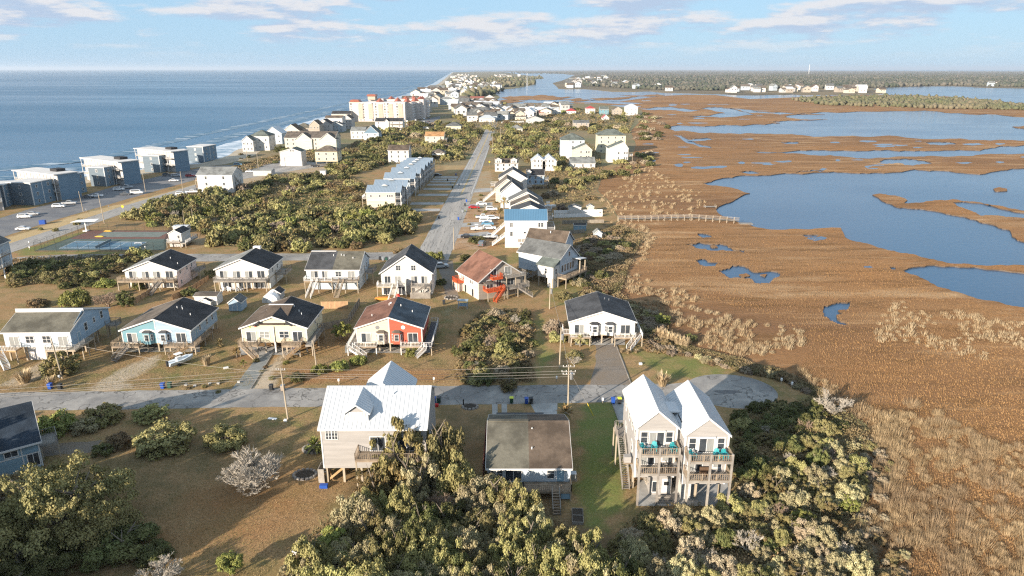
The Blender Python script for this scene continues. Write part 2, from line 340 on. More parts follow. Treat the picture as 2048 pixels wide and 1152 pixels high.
# ---- barrier island ground
edge_px = [(1000, 143.5), (1085, 153), (1088, 157), (1062, 160), (1072, 168), (1045, 174), (1010, 178.5), (985, 184), (1000, 194), (985, 205), (1010, 210), (1130, 206.5), (1190, 208), (1282, 218), (1290, 232), (1262, 262), (1272, 290), (1262, 318), (1205, 350), (1195, 380), (1225, 410), (1240, 440), (1205, 470), (1180, 520), (1200, 545), (1195, 590), (1270, 625), (1330, 655), (1360, 690), (1470, 725), (1570, 745), (1640, 790), (1735, 850), (1690, 960), (1700, 1060), (1780, 1200), (1800, 1700)]
isl_px = [(-2600, 1700)] + coast_px + edge_px
isl = gpoly(rough_edge(isl_px, 0.04, 11, 2), 0)
ISL = [(p.x, p.y) for p in isl]
M_BASE = mat('island_ground', (0.16, 0.120, 0.060), (0.25, 0.185, 0.095), scale=0.25, rough=0.95, bump=0.6, bscale=1.5, c3=(0.14, 0.135, 0.058), s3=0.02)
gnd = sheet('ground', [isl], -0.02, M_BASE, skirt=0.5); tag(gnd, kind='structure')

# near ground: a finer grid that carries where grass, sand and bare soil lie
def dist_poly(x, y, poly):
    """signed distance (m), positive inside"""
    d = np.full(x.shape, 1e9); n = len(poly)
    for i in range(n):
        ax, ay = poly[i][0], poly[i][1]; bx, by = poly[(i + 1) % n][0], poly[(i + 1) % n][1]
        vx, vy = bx - ax, by - ay; t = np.clip(((x - ax) * vx + (y - ay) * vy) / (vx * vx + vy * vy + 1e-9), 0, 1)
        d = np.minimum(d, np.hypot(x - ax - t * vx, y - ay - t * vy))
    return np.where(in_poly(x, y, poly), d, -d)
def sm(v, a, b): t = np.clip((v - a) / (b - a), 0, 1); return t * t * (3 - 2 * t)
P = lambda *pts: [(p.x, p.y) for p in gpoly(pts)]
def near_ground():
    xs = np.arange(-215, 66, 0.8); ys = np.arange(44, 420, 0.8)
    gx, gy = np.meshgrid(xs, ys); ins = in_poly(gx, gy, ISL)
    green = np.zeros(gx.shape); sand = np.zeros(gx.shape); red = np.zeros(gx.shape); dark = np.zeros(gx.shape); tan = np.zeros(gx.shape)
    wob = sum(np.sin(gx * f + p) * np.cos(gy * f * 1.13 + q) * a for f, p, q, a in ((0.35, 1, 2, 0.9), (0.8, 0.3, 1.1, 0.5), (1.7, 2, 0.4, 0.3)))
    def add(ch, poly, soft=2.0, amt=1.0): np.maximum(ch, amt * sm(dist_poly(gx, gy, poly) + wob, -soft * 0.5, soft), out=ch)
    # green lawns
    add(green, P((1150, 800), (1250, 800), (1262, 1000), (1230, 1080), (1150, 1060)), 2, 0.95)
    add(green, P((1260, 705), (1330, 690), (1470, 735), (1440, 765), (1300, 760)), 3, 0.75)
    add(green, P((820, 700), (900, 690), (910, 640), (880, 640)), 3, 0.55)
    add(green, P((1060, 640), (1085, 600), (1110, 720), (1070, 760)), 2, 0.8); add(green, P((1080, 570), (1180, 560), (1190, 600), (1080, 620)), 3, 0.6)
    add(green, P((280, 740), (330, 690), (470, 700), (500, 770), (300, 775)), 4, 0.45); add(green, P((0, 720), (120, 700), (150, 760), (0, 780)), 4, 0.4)
    add(green, P((570, 385), (640, 378), (720, 400), (715, 425), (575, 420)), 3, 0.9); add(green, P((22, 505), (60, 494), (170, 458), (175, 470), (80, 502), (300, 503), (300, 508), (30, 512)), 2, 0.85)
    add(green, P((885, 525), (1060, 500), (1060, 525), (960, 545)), 3, 0.6); add(green, P((180, 560), (260, 545), (250, 600), (150, 590)), 3, 0.35)
    add(green, P((500, 800), (640, 815), (640, 860), (540, 880)), 3, 0.4); add(green, P((220, 700), (560, 560), (700, 600), (640, 700)), 6, 0.3)
    add(green, P((570, 320), (640, 318), (640, 335), (570, 335)), 3, 0.7)
    # rust-brown needle litter
    add(red, P((560, 730), (720, 730), (910, 740), (905, 770), (560, 775)), 3, 0.9); add(red, P((560, 640), (700, 640), (720, 690), (620, 730), (560, 720)), 4, 0.55)
    add(red, P((380, 960), (620, 900), (720, 960), (640, 1060), (300, 1150), (200, 1100)), 5, 0.5)
    add(red, P((905, 420), (1000, 420), (1000, 500), (890, 500)), 2, 0.8)
    # sandy tracks and bare yards
    for poly in (P((175, 785), (215, 745), (315, 705), (345, 690), (330, 715), (265, 760), (300, 780)), P((490, 780), (560, 705), (580, 705), (545, 780)), P((0, 770), (45, 735), (100, 715), (150, 712), (110, 740), (40, 785))): add(sand, poly, 1.5, 0.9)
    for k in range(4): add(sand, P((880 + k * 0, 590 + k), (906, 600), (918, 700), (905, 772), (895, 772), (905, 700)), 1.0, 0.25)
    add(sand, P((880, 520), (895, 520), (905, 590), (885, 600)), 1.5, 0.5)
    add(sand, P((900, 405), (915, 350), (985, 340), (1000, 420), (985, 500), (890, 500)), 2, 0.45)
    add(sand, P((330, 470), (520, 455), (520, 490), (380, 500)), 3, 0.35); add(sand, P((0, 520), (20, 510), (400, 505), (600, 522), (560, 535), (430, 528)), 2, 0.3)
    add(sand, P((420, 345), (560, 330), (690, 335), (690, 350), (520, 375), (430, 370)), 3, 0.6)
    add(tan, P((0, 480), (150, 430), (330, 385), (400, 365), (385, 380), (200, 440), (0, 500)), 2, 0.9)
    add(tan, P((905, 250), (960, 250), (955, 300), (930, 340), (885, 350), (880, 300)), 3, 0.5)
    # darker ground: leaf mould under thickets, shade put into the lower-left lawn
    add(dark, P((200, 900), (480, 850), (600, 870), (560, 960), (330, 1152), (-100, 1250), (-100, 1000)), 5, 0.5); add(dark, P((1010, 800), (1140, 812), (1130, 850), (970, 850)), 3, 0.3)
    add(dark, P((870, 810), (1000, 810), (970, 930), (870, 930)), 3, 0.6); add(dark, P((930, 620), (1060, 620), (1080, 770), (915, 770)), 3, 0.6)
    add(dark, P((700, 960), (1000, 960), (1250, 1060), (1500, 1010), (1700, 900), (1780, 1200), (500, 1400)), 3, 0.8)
    idx = -np.ones(gx.shape, int); cell = ins[:-1, :-1] & ins[1:, :-1] & ins[:-1, 1:] & ins[1:, 1:]
    use = np.zeros(gx.shape, bool); use[:-1, :-1] |= cell; use[1:, :-1] |= cell; use[:-1, 1:] |= cell; use[1:, 1:] |= cell
    idx[use] = np.arange(use.sum()); j, i = np.nonzero(cell)
    f = np.stack([idx[j, i], idx[j, i + 1], idx[j + 1, i + 1], idx[j + 1, i]], 1)
    v = np.stack([gx[use], gy[use], np.zeros(use.sum())], 1)
    m = bpy.data.materials.new('yard_ground'); m.use_nodes = True; nt = m.node_tree; N, L = nt.nodes, nt.links; b = N['Principled BSDF']
    b.inputs['Roughness'].default_value = 0.95; b.inputs['Specular IOR Level'].default_value = 0.15
    g = N.new('ShaderNodeNewGeometry')
    def noise(s, d, ro=0.65):
        n = N.new('ShaderNodeTexNoise'); n.inputs['Scale'].default_value = s; n.inputs['Detail'].default_value = d; n.inputs['Roughness'].default_value = ro; L.new(g.outputs['Position'], n.inputs['Vector']); return n.outputs['Fac']
    def mr(v, a, c, lo=0.0, hi=1.0):
        n = N.new('ShaderNodeMapRange'); n.inputs['From Min'].default_value = a; n.inputs['From Max'].default_value = c; n.inputs['To Min'].default_value = lo; n.inputs['To Max'].default_value = hi; L.new(v, n.inputs['Value']); return n.outputs[0]
    def mix(fv, a, c):
        x = N.new('ShaderNodeMix'); x.data_type = 'RGBA'; L.new(fv, x.inputs['Factor'])
        for k, q in (('A', a), ('B', c)):
            if isinstance(q, tuple): x.inputs[k].default_value = q + (1,)
            else: L.new(q, x.inputs[k])
        return x.outputs['Result']
    fine = noise(2.6, 7, 0.85); mid = noise(0.22, 5); big = noise(0.05, 4)
    c = mix(mr(fine, 0.35, 0.65), (0.165, 0.100, 0.048), (0.42, 0.280, 0.138)); c = mix(mr(mid, 0.44, 0.60), c, mix(mr(fine, 0.35, 0.65), (0.125, 0.105, 0.042), (0.26, 0.200, 0.085))); c = mix(mr(big, 0.5, 0.68), c, (0.300, 0.175, 0.082))
    def layer(c, name, ca, cb, lo, hi):
        at_ = N.new('ShaderNodeAttribute'); at_.attribute_name = name
        mu = N.new('ShaderNodeMath'); mu.operation = 'MULTIPLY_ADD'; L.new(fine, mu.inputs[0]); mu.inputs[1].default_value = 0.9; mu.inputs[2].default_value = -0.45
        mv = N.new('ShaderNodeMath'); mv.operation = 'MULTIPLY_ADD'; L.new(mid, mv.inputs[0]); mv.inputs[1].default_value = 1.2; mv.inputs[2].default_value = -0.6
        ad = N.new('ShaderNodeMath'); ad.operation = 'ADD'; L.new(mu.outputs[0], ad.inputs[0]); L.new(mv.outputs[0], ad.inputs[1])
        ad2 = N.new('ShaderNodeMath'); ad2.operation = 'ADD'; L.new(at_.outputs['Fac'], ad2.inputs[0]); L.new(ad.outputs[0], ad2.inputs[1])
        gate = N.new('ShaderNodeMath'); gate.operation = 'MULTIPLY'; L.new(mr(ad2.outputs[0], lo, hi), gate.inputs[0]); L.new(mr(at_.outputs['Fac'], 0.02, 0.3), gate.inputs[1])
        return mix(gate.outputs[0], c, mix(mr(fine, 0.35, 0.65), ca, cb))
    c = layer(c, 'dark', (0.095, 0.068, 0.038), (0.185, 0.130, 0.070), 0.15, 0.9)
    c = layer(c, 'red', (0.235, 0.110, 0.045), (0.36, 0.20, 0.09), 0.2, 0.9)
    c = layer(c, 'tan', (0.36, 0.26, 0.125), (0.48, 0.36, 0.20), 0.2, 0.9)
    c = layer(c, 'green', (0.090, 0.122, 0.030), (0.205, 0.215, 0.066), 0.32, 1.05)
    c = layer(c, 'sand', (0.36, 0.285, 0.20), (0.50, 0.41, 0.30), 0.25, 0.9)
    L.new(c, b.inputs['Base Color'])
    bp = N.new('ShaderNodeBump'); bp.inputs['Strength'].default_value = 0.6; bp.inputs['Distance'].default_value = 0.15; L.new(noise(1.4, 5, 0.8), bp.inputs['Height']); L.new(bp.outputs[0], b.inputs['Normal'])
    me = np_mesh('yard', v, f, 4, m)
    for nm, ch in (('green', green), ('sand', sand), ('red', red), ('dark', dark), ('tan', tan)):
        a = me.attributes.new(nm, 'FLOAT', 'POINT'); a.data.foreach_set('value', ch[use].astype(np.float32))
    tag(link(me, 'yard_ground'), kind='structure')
near_ground()

# ---- roads
M_ASPH = mat('old_asphalt', (0.25, 0.235, 0.215), (0.34, 0.32, 0.29), scale=0.6, rough=0.9, bump=0.25, bscale=8, c3=(0.19, 0.182, 0.172), s3=0.12, crack=0.16)
M_ASPH2 = mat('main_asphalt', (0.25, 0.235, 0.215), (0.31, 0.295, 0.27), scale=0.5, rough=0.88, bump=0.2, bscale=6, c3=(0.36, 0.335, 0.30), s3=0.07, stretch=(2.5, 0.12, 1), crack=0.3)
M_LOT = mat('lot_asphalt', (0.11, 0.115, 0.125), (0.15, 0.152, 0.16), scale=0.4, rough=0.9, c3=(0.19, 0.185, 0.18), s3=0.06)
M_CONC = mat('concrete', (0.33, 0.32, 0.30), (0.42, 0.41, 0.385), scale=1.2, rough=0.85, bump=0.1, c3=(0.28, 0.27, 0.25), s3=0.2)
M_GRAV = mat('drive_gravel', (0.15, 0.125, 0.10), (0.235, 0.20, 0.165), scale=3, rough=0.95, bump=0.5, bscale=7, c3=(0.19, 0.15, 0.11), s3=0.25)
M_PAVE = mat('grey_drive', (0.17, 0.18, 0.17), (0.23, 0.235, 0.225), scale=1.1, rough=0.9, bump=0.2)
M_YEL = mat('road_yellow', (0.60, 0.38, 0.03), (0.45, 0.30, 0.06), scale=2, rough=0.7)
M_WLINE = mat('road_white', (0.70, 0.70, 0.68), (0.5, 0.5, 0.48), scale=2, rough=0.7)
def jag(pts, step=2.0, amp=0.18, seed=1):
    """world outline with broken asphalt edges"""
    r = random.Random(seed); out = []
    for i, p in enumerate(pts):
        q = pts[(i + 1) % len(pts)]; d = Vector((q[0] - p[0], q[1] - p[1])); n = max(1, int(d.length / step)); nn = Vector((-d.y, d.x)).normalized() if d.length > 0 else Vector((0, 0))
        for k in range(n):
            t = k / n; w = r.uniform(-amp, amp) if k else 0; out.append((p[0] + d.x * t + nn.x * w, p[1] + d.y * t + nn.y * w))
    return out
def road(name, pts, z, m, seed=1, amp=0.18): return tag(sheet(name, [jag(pts, 2.0, amp, seed)], z, m), kind='structure')
cds = at(1462, 781); CR = 8.2
ang = [math.radians(a) for a in range(-150, 151, 10)]
near_rd = P((-700, 797), (0, 786), (300, 781), (640, 776), (860, 772), (1100, 770), (1250, 769), (1340, 768)) + [(cds.x + CR * math.cos(a) * 1.0, cds.y + 7.0 * math.sin(a)) for a in reversed(ang)] + P((1340, 797), (1230, 805), (1000, 808), (640, 813), (300, 818), (0, 822), (-700, 838))
road('road', near_rd, 0.012, M_ASPH, 3)
main_rd = [(-30.4, 203), (-30.2, 215), (-29.5, 300), (-27.5, 460), (-25.5, 640), (-24, 1000), (-15, 1000), (-16.8, 640), (-17.2, 460), (-18.4, 300), (-19.3, 215), (-19.8, 203)]
road('road', main_rd, 0.020, M_ASPH2, 4, 0.1)
cross = P((20, 516), (130, 509), (380, 508), (600, 507), (740, 505), (850, 503)) + [(-19.6, 212), (-19.6, 199)] + P((870, 522), (760, 519), (600, 521), (400, 523), (130, 524), (0, 530), (-60, 524))
road('road', cross, 0.016, M_ASPH, 5)
spur = P((872, 522), (905, 522), (912, 560), (918, 600), (893, 600), (885, 560)); road('driveway', spur, 0.008, M_GRAV, 6)
oc = [(-400, 612), (-60, 516), (0, 493), (100, 461), (161, 440), (234, 416), (310, 393), (385, 371), (460, 352), (560, 336), (640, 325), (700, 316)]
oc2 = [(712, 324), (650, 332), (570, 344), (470, 361), (395, 380), (310, 406), (240, 429), (170, 454), (110, 476), (0, 513), (-60, 532), (-400, 650)]
road('road', P(*(oc + oc2)), 0.024, M_ASPH2, 7, 0.1)
road('parking_lot', P((-300, 545), (0, 476), (60, 456), (120, 437), (200, 414), (290, 388), (400, 357), (440, 344), (470, 330), (420, 332), (330, 350), (240, 370), (150, 396), (60, 418), (0, 436), (-300, 500)), 0.008, M_LOT, 8)
road('driveway', P((460, 352), (560, 336), (700, 330), (700, 318), (640, 312), (560, 322), (470, 335)), 0.010, M_ASPH, 9)
# main road markings
def dashes(name, x, y0, y1, ln, gap, w, m, z=0.026, lean=0.0):
    b = MB(); y = y0
    while y < y1:
        xx = x(y); x2 = x(y + ln); b.poly([(xx - w, y, z), (xx + w, y, z), (x2 + w, y + ln, z), (x2 - w, y + ln, z)]); y += ln + gap
    return tag(b.build(name, m), kind='structure')
ctr = lambda y: np.interp(y, [203, 300, 460, 640, 1000], [-25, -24, -22.4, -21.2, -19.5])
dashes('road_centre_line', lambda y: ctr(y) - 0.25, 318, 800, 30, 0.05, 0.10, M_YEL); dashes('road_centre_line', lambda y: ctr(y) + 0.25, 318, 800, 30, 0.05, 0.10, M_YEL)
dashes('road_edge_line', lambda y: ctr(y) + 4.6, 318, 800, 30, 0.05, 0.08, M_WLINE); dashes('road_edge_line', lambda y: ctr(y) - 4.4, 345, 800, 30, 0.05, 0.08, M_WLINE)
dashes('road_lane_line', lambda y: ctr(y) - 2.6, 330, 420, 3, 6, 0.10, M_WLINE)
# driveways
road('driveway', P((1180, 770), (1262, 768), (1250, 725), (1228, 680), (1190, 680), (1192, 720)), 0.006, M_GRAV, 10)
road('driveway', P((462, 780), (500, 780), (550, 702), (525, 702)), 0.006, M_PAVE, 11, 0.05)
road('driveway', P((1060, 806), (1115, 806), (1112, 858), (1085, 858), (1075, 835)), 0.006, M_CONC, 12, 0.05)
for a, b_ in ((984, 995), (1003, 1014)): road('driveway', P((a, 808), (b_, 808), (b_ + 1, 838), (a + 1, 838)), 0.006, M_CONC, 13, 0.05)
road('driveway', P((1222, 803), (1248, 803), (1250, 845), (1238, 845)), 0.006, M_CONC, 14, 0.05)
road('driveway', P((180, 905), (205, 880), (80, 890), (60, 915)), 0.006, M_GRAV, 15)
road('driveway', P((920, 446), (985, 442), (985, 450), (915, 455)), 0.006, M_CONC, 16, 0.1); road('driveway', P((910, 470), (975, 463), (985, 470), (900, 478)), 0.006, M_CONC, 17, 0.1)
road('driveway', P((925, 410), (985, 404), (985, 411), (915, 419)), 0.006, M_CONC, 18, 0.1); road('driveway', P((938, 378), (985, 376), (985, 383), (935, 386)), 0.006, M_CONC, 19, 0.1)
# concrete pads under the houses
for q in ((690, 690, 860, 706), (480, 693, 600, 710), (250, 690, 400, 704), (1150, 676, 1250, 690)):
    road('concrete_pad', P((q[0], q[3]), (q[2], q[3]), (q[2], q[1]), (q[0], q[1])), 0.010, M_CONC, 20, 0.05)
road('concrete_pad', P((1275, 1012), (1460, 1012), (1455, 960), (1280, 960)), 0.010, M_CONC, 21, 0.05)
tag(sheet('puddle', [[(cds.x + 2.1 * math.cos(t) * (1 + .2 * math.sin(3 * t)) - 1, cds.y - 0.6 + 0.9 * math.sin(t) * (1 + .2 * math.cos(2 * t))) for t in [6.283 * j / 24 for j in range(24)]]], 0.02, mat('wet_asphalt', (0.045, 0.043, 0.042), (0.11, 0.105, 0.10), scale=0.9, rough=0.35)), kind='structure')
# beach and surf
M_SAND = mat('beach_sand', (0.42, 0.35, 0.25), (0.50, 0.43, 0.32), scale=0.1, rough=0.9, c3=(0.33, 0.28, 0.21), s3=0.03)
cw = [at(*p) for p in coast_px]
def strip(name, off0, off1, z, m, seed):
    a, b_ = [], []; r = random.Random(seed)
    pts = []
    for i in range(len(cw) - 1):
        n = max(2, int((cw[i + 1] - cw[i]).length / 12))
        pts += [cw[i].lerp(cw[i + 1], k / n) for k in range(n)]
    for i, p in enumerate(pts[:-1]):
        d = (pts[i + 1] - p).normalized(); n = Vector((-d.y, d.x, 0)); wv = math.sin(i * 0.7) * 1.2 + r.uniform(-1.3, 1.3)
        a.append(p + n * (off0 + wv)); b_.append(p + n * (off1 + wv * 1.5))
    return tag(sheet(name, [[(p.x, p.y) for p in a] + [(p.x, p.y) for p in reversed(b_)]], z, m), kind='structure')
strip('beach', -14, 4, 0.004, M_SAND, 1)
M_FOAM = foam_mat('surf_foam', (0.12, 0.22, 0.30), (0.78, 0.80, 0.82), 0.12, (0.5, 1.6, 1), 0.42, 0.62)
M_FOAM2 = foam_mat('breaker_foam', (0.05, 0.13, 0.20), (0.75, 0.78, 0.80), 0.10, (0.4, 2.0, 1), 0.50, 0.74)
strip('surf', 3, 30, -0.44, M_FOAM, 2); strip('surf', 40, 54, -0.43, M_FOAM2, 3); strip('surf', 74, 86, -0.43, M_FOAM2, 4)
# ================================================================ HOUSE KIT
M_WHITE = mat('white_trim', (0.62, 0.61, 0.59), (0.57, 0.56, 0.54), scale=0.8, rough=0.55)
M_GLASS = mat('window_glass', (0.030, 0.036, 0.044), (0.06, 0.07, 0.08), scale=0.7, rough=0.08, spec=0.6)
M_CURT = mat('curtained_glass', (0.30, 0.30, 0.28), (0.20, 0.21, 0.21), scale=3, rough=0.12, spec=0.6, stretch=(3, 3, 0.2))
M_DARK = mat('dark_recess', (0.02, 0.02, 0.022), rough=0.7)  # near-black for doors and panes; recess shade is put into it too
M_WOOD = mat('weathered_deck_wood', (0.25, 0.19, 0.13), (0.36, 0.29, 0.21), scale=1.5, rough=0.85, bump=0.15, c3=(0.21, 0.16, 0.115), s3=0.4)
M_GREYWOOD = mat('grey_deck_wood', (0.24, 0.22, 0.19), (0.34, 0.31, 0.27), scale=1.5, rough=0.88, c3=(0.19, 0.17, 0.15), s3=0.4)
M_NEWWOOD = mat('new_deck_wood', (0.44, 0.29, 0.15), (0.36, 0.23, 0.11), scale=1.3, rough=0.8)
M_PILE = mat('treated_piling', (0.30, 0.25, 0.18), (0.40, 0.34, 0.26), scale=2, rough=0.85, stretch=(1, 1, 0.25))
M_ORANGE = mat('orange_stain', (0.55, 0.10, 0.03), (0.47, 0.085, 0.03), scale=1.5, rough=0.6)
M_STEEL = mat('galvanised_steel', (0.42, 0.43, 0.44), (0.35, 0.36, 0.37), scale=3, rough=0.4, metal=0.7)
M_BLACK = mat('black_plastic', (0.02, 0.02, 0.022), rough=0.5)
M_PVC = mat('white_plastic', (0.72, 0.72, 0.71), rough=0.4)
def sid(name, c, v=0.93): return mat('siding_' + name, c, tuple(x * v for x in c), scale=0.6, rough=0.7, bump=0.12, bscale=5, stretch=(0.4, 0.4, 5), c3=tuple(x * 0.84 for x in c), s3=0.3)
def shi(name, c, c2=None): return mat('shingle_' + name, c, c2 or tuple(x * 1.35 for x in c), scale=2.2, rough=0.92, bump=0.35, bscale=7, spec=0.2, c3=tuple(x * 0.66 for x in c), s3=0.3, lo=0.3, hi=0.7)
def metal_roof(name, c): return mat('metal_' + name, c, tuple(x * 0.95 for x in c), scale=0.5, rough=0.38, spec=0.5, c3=tuple(x * 0.92 for x in c), s3=0.2)
S_WHITE = sid('white', (0.58, 0.565, 0.535)); S_CREAM = sid('cream', (0.55, 0.50, 0.40)); S_YELLOW = sid('yellow', (0.60, 0.555, 0.40)); S_RED = sid('red', (0.46, 0.10, 0.058)); S_TEAL = sid('teal', (0.15, 0.29, 0.34))
S_LBLUE = sid('lightblue', (0.30, 0.40, 0.49)); S_PBLUE = sid('paleblue', (0.44, 0.50, 0.55)); S_PINK = sid('pink', (0.66, 0.54, 0.50)); S_GREIGE = sid('greige', (0.335, 0.318, 0.30)); S_TAN = sid('tan', (0.36, 0.315, 0.26)); S_GREY = sid('grey', (0.46, 0.45, 0.44))
S_DBLUE = sid('denim', (0.15, 0.235, 0.31)); S_MBLUE = sid('midblue', (0.22, 0.34, 0.42)); S_BLUEGREY = sid('bluegrey', (0.36, 0.42, 0.46)); S_SAGE = sid('sage', (0.50, 0.53, 0.44)); S_BUFF = sid('buff', (0.62, 0.54, 0.36))
R_DARK = shi('dark', (0.040, 0.040, 0.042)); R_CHAR = shi('charcoal', (0.060, 0.062, 0.066)); R_BROWN = shi('brown', (0.105, 0.080, 0.060)); R_RUST = shi('rust', (0.165, 0.085, 0.060)); R_TAUPE = shi('taupe', (0.125, 0.105, 0.085)); R_GREY = shi('grey', (0.115, 0.118, 0.115)); R_OLIVE = shi('olive', (0.120, 0.112, 0.088)); R_SLATE = shi('slate', (0.060, 0.078, 0.095)); R_LGREY = shi('lightgrey', (0.19, 0.195, 0.185))
R_GREEN = shi('greygreen', (0.115, 0.130, 0.115)); R_MWHITE = metal_roof('white', (0.50, 0.52, 0.535)); R_MGREY = metal_roof('grey', (0.40, 0.43, 0.45)); R_MBLUE = metal_roof('blue', (0.085, 0.185, 0.285)); R_MLBLUE = metal_roof('bluegrey', (0.22, 0.28, 0.34)); R_RED = metal_roof('red', (0.36, 0.045, 0.035)); R_TERRA = metal_roof('terracotta', (0.27, 0.085, 0.05)); R_ORANGE = shi('orange', (0.36, 0.20, 0.09))

_cache = {}
def cached(key, fn):
    if key not in _cache: _cache[key] = fn()
    return _cache[key]
def _frame(w, h, b, mull, rails, m):
    q = MB(); q.box(-w/2 - b, -w/2, -0.06, 0.03, -b, h + b).box(w/2, w/2 + b, -0.06, 0.03, -b, h + b).box(-w/2, w/2, -0.06, 0.03, -b, 0).box(-w/2, w/2, -0.06, 0.03, h, h + b)
    for k in range(1, mull): x = -w/2 + w * k / mull; q.box(x - 0.04, x + 0.04, -0.045, 0.02, 0, h)
    for k in range(1, rails): z = h * k / rails; q.box(-w/2, w/2, -0.04, 0.018, z - 0.03, z + 0.03)
    return q.mesh('window_frame', m)
class House:
    def __init__(s, name, label, x, y, rot=0.0, cat='house', group=None, z=0.0):
        s.root = tag(empty(name, (x, y, z), R(rot)), label, cat, group); s.pl = {'F': 0.0, 'B': 0.0, 'L': 0.0, 'R': 0.0}; s.wall_part = None
    def part(s, name, mb, m, parent=None, fix=False): return mb.build(name, m, parent or s.root, fix=fix)
    def planes(s, x0, x1, y0, y1): s.pl = {'F': y0, 'B': y1, 'L': x0, 'R': x1}; return s
    # ---- volumes
    def block(s, x0, x1, y0, y1, z0, z1, m, name='wall'): return s.part(name, MB().box(x0, x1, y0, y1, z0, z1), m)
    def gable_y(s, x0, x1, y0, y1, zf, ze, zr, wm, rm, xa=None, oh=0.45, ohf=0.35, t=0.16, trim=None, ribs=0.0, planes=True):
        """ridge runs front to back; wm / rm may be (left, right) pairs"""
        xa = (x0 + x1) / 2 if xa is None else xa; trim = trim or M_WHITE
        if planes: s.planes(x0, x1, y0, y1)
        if isinstance(wm, tuple):
            s.part('wall', MB().prism([(x0, zf), (xa - 0.03, zf), (xa - 0.03, zr - 0.02), (x0, ze)], y0, y1), wm[0], fix=True); s.part('wall', MB().prism([(xa + 0.03, zf), (x1, zf), (x1, ze), (xa + 0.03, zr - 0.02)], y0, y1), wm[1], fix=True)
            s.part('corner_board', MB().box(xa - 0.09, xa + 0.09, y0 - 0.04, y0 + 0.2, zf, zr - 0.05), trim)
        else: s.part('wall', MB().prism([(x0, zf), (x1, zf), (x1, ze), (xa, zr), (x0, ze)], y0, y1), wm, fix=True)
        rms = rm if isinstance(rm, tuple) else (rm, rm)
        for k, (xe, dr) in enumerate(((x0, -1), (x1, 1))):
            sl = (zr - ze) / abs(xa - xe); xo = xe + dr * oh; zo = ze - sl * oh; c = 0.02
            ro = s.part('roof', MB().prism([(xa, zr + c), (xa, zr + c + t), (xo, zo + c + t), (xo, zo + c)], y0 - ohf, y1 + ohf), rms[k], fix=True)
            tr = MB()
            for yy in ((y0 - ohf - 0.05, y0 - ohf - 0.003), (y1 + ohf + 0.003, y1 + ohf + 0.05)):
                tr.prism([(xa, zr - 0.10), (xa, zr + t + 0.03), (xo, zo + t + 0.03), (xo, zo - 0.10)], *yy)
            xf = sorted((xo + dr * 0.003, xo + dr * 0.05)); tr.box(xf[0], xf[1], y0 - ohf, y1 + ohf, zo - 0.10, zo + t + 0.02)
            s.part('fascia', tr, trim, ro, fix=True)
            if ribs:
                rb = MB(); y = y0 - ohf + ribs / 2
                while y < y1 + ohf: rb.beam((xa, y, zr + c + t + 0.02), (xo, y, zo + c + t + 0.02), 0.035, 0.035); y += ribs
                s.part('roof_seams', rb, rms[k], ro)
            s.last_roof = ro
        s.ro = (xa, zr, x0, x1, ze, t)
    def gable_x(s, x0, x1, y0, y1, zf, zeF, zeB, zr, yr, wm, rm, oh=0.4, ohs=0.35, t=0.16, trim=None, ribs=0.0, planes=True, step=0.0):
        """ridge runs left to right; rm may be a (left, right) pair split in the middle"""
        trim = trim or M_WHITE
        if planes: s.planes(x0, x1, y0, y1)
        s.part('wall', MB().prism([(y0, zf), (y1, zf), (y1, zeB), (yr, zr + step)] + ([(yr, zr)] if step else []) + [(y0, zeF)], x0, x1, 'x'), wm, fix=True)
        rms = rm if isinstance(rm, tuple) else (rm,); xs = [x0 - ohs] + ([(x0 + x1) / 2] if len(rms) == 2 else []) + [x1 + ohs]
        for ye, ze, dr, zt in ((y0, zeF, -1, zr), (y1, zeB, 1, zr + step)):
            sl = (zt - ze) / abs(yr - ye); yo = ye + dr * oh; zo = ze - sl * oh; c = 0.02
            for k, m in enumerate(rms):
                ro = s.part('roof', MB().prism([(yr, zt + c), (yr, zt + c + t), (yo, zo + c + t), (yo, zo + c)], xs[k], xs[k + 1], 'x'), m, fix=True)
                if ribs:
                    rb = MB(); x = xs[k] + ribs / 2
                    while x < xs[k + 1]: rb.beam((x, yr, zt + c + t + 0.02), (x, yo, zo + c + t + 0.02), 0.035, 0.035); x += ribs
                    s.part('roof_seams', rb, m, ro)
            tr = MB(); yf = sorted((yo + dr * 0.003, yo + dr * 0.05)); tr.box(x0 - ohs, x1 + ohs, yf[0], yf[1], zo - 0.10, zo + t + 0.02)
            for xx in ((x0 - ohs - 0.05, x0 - ohs - 0.003), (x1 + ohs + 0.003, x1 + ohs + 0.05)): tr.prism([(yr, zt - 0.10), (yr, zt + t + 0.03), (yo, zo + t + 0.03), (yo, zo - 0.10)], xx[0], xx[1], 'x')
            s.part('fascia', tr, trim, ro, fix=True); s.last_roof = ro
        if step: s.part('clerestory', MB().box(x0 - ohs, x1 + ohs, yr - 0.12, yr - 0.01, zr + t + 0.03, zr + step + t + 0.06), trim)
    def hip(s, x0, x1, y0, y1, zf, ze, zr, wm, rm, oh=0.45, t=0.14, planes=True):
        if planes: s.planes(x0, x1, y0, y1)
        s.part('wall', MB().box(x0, x1, y0, y1, zf, ze), wm)
        a, b, c, d = x0 - oh, x1 + oh, y0 - oh, y1 + oh; k = min(b - a, d - c) / 2
        r0, r1 = ((a + k, (c + d) / 2, zr), (b - k, (c + d) / 2, zr)) if b - a >= d - c else (((a + b) / 2, c + k, zr), ((a + b) / 2, d - k, zr))
        q = MB(); B = [(a, c, ze), (b, c, ze), (b, d, ze), (a, d, ze)]; T = [(p[0], p[1], ze + t) for p in B]
        q.v = B + T + [r0, r1]; q.f = [(3, 2, 1, 0), (0, 1, 5, 4), (1, 2, 6, 5), (2, 3, 7, 6), (3, 0, 4, 7)]
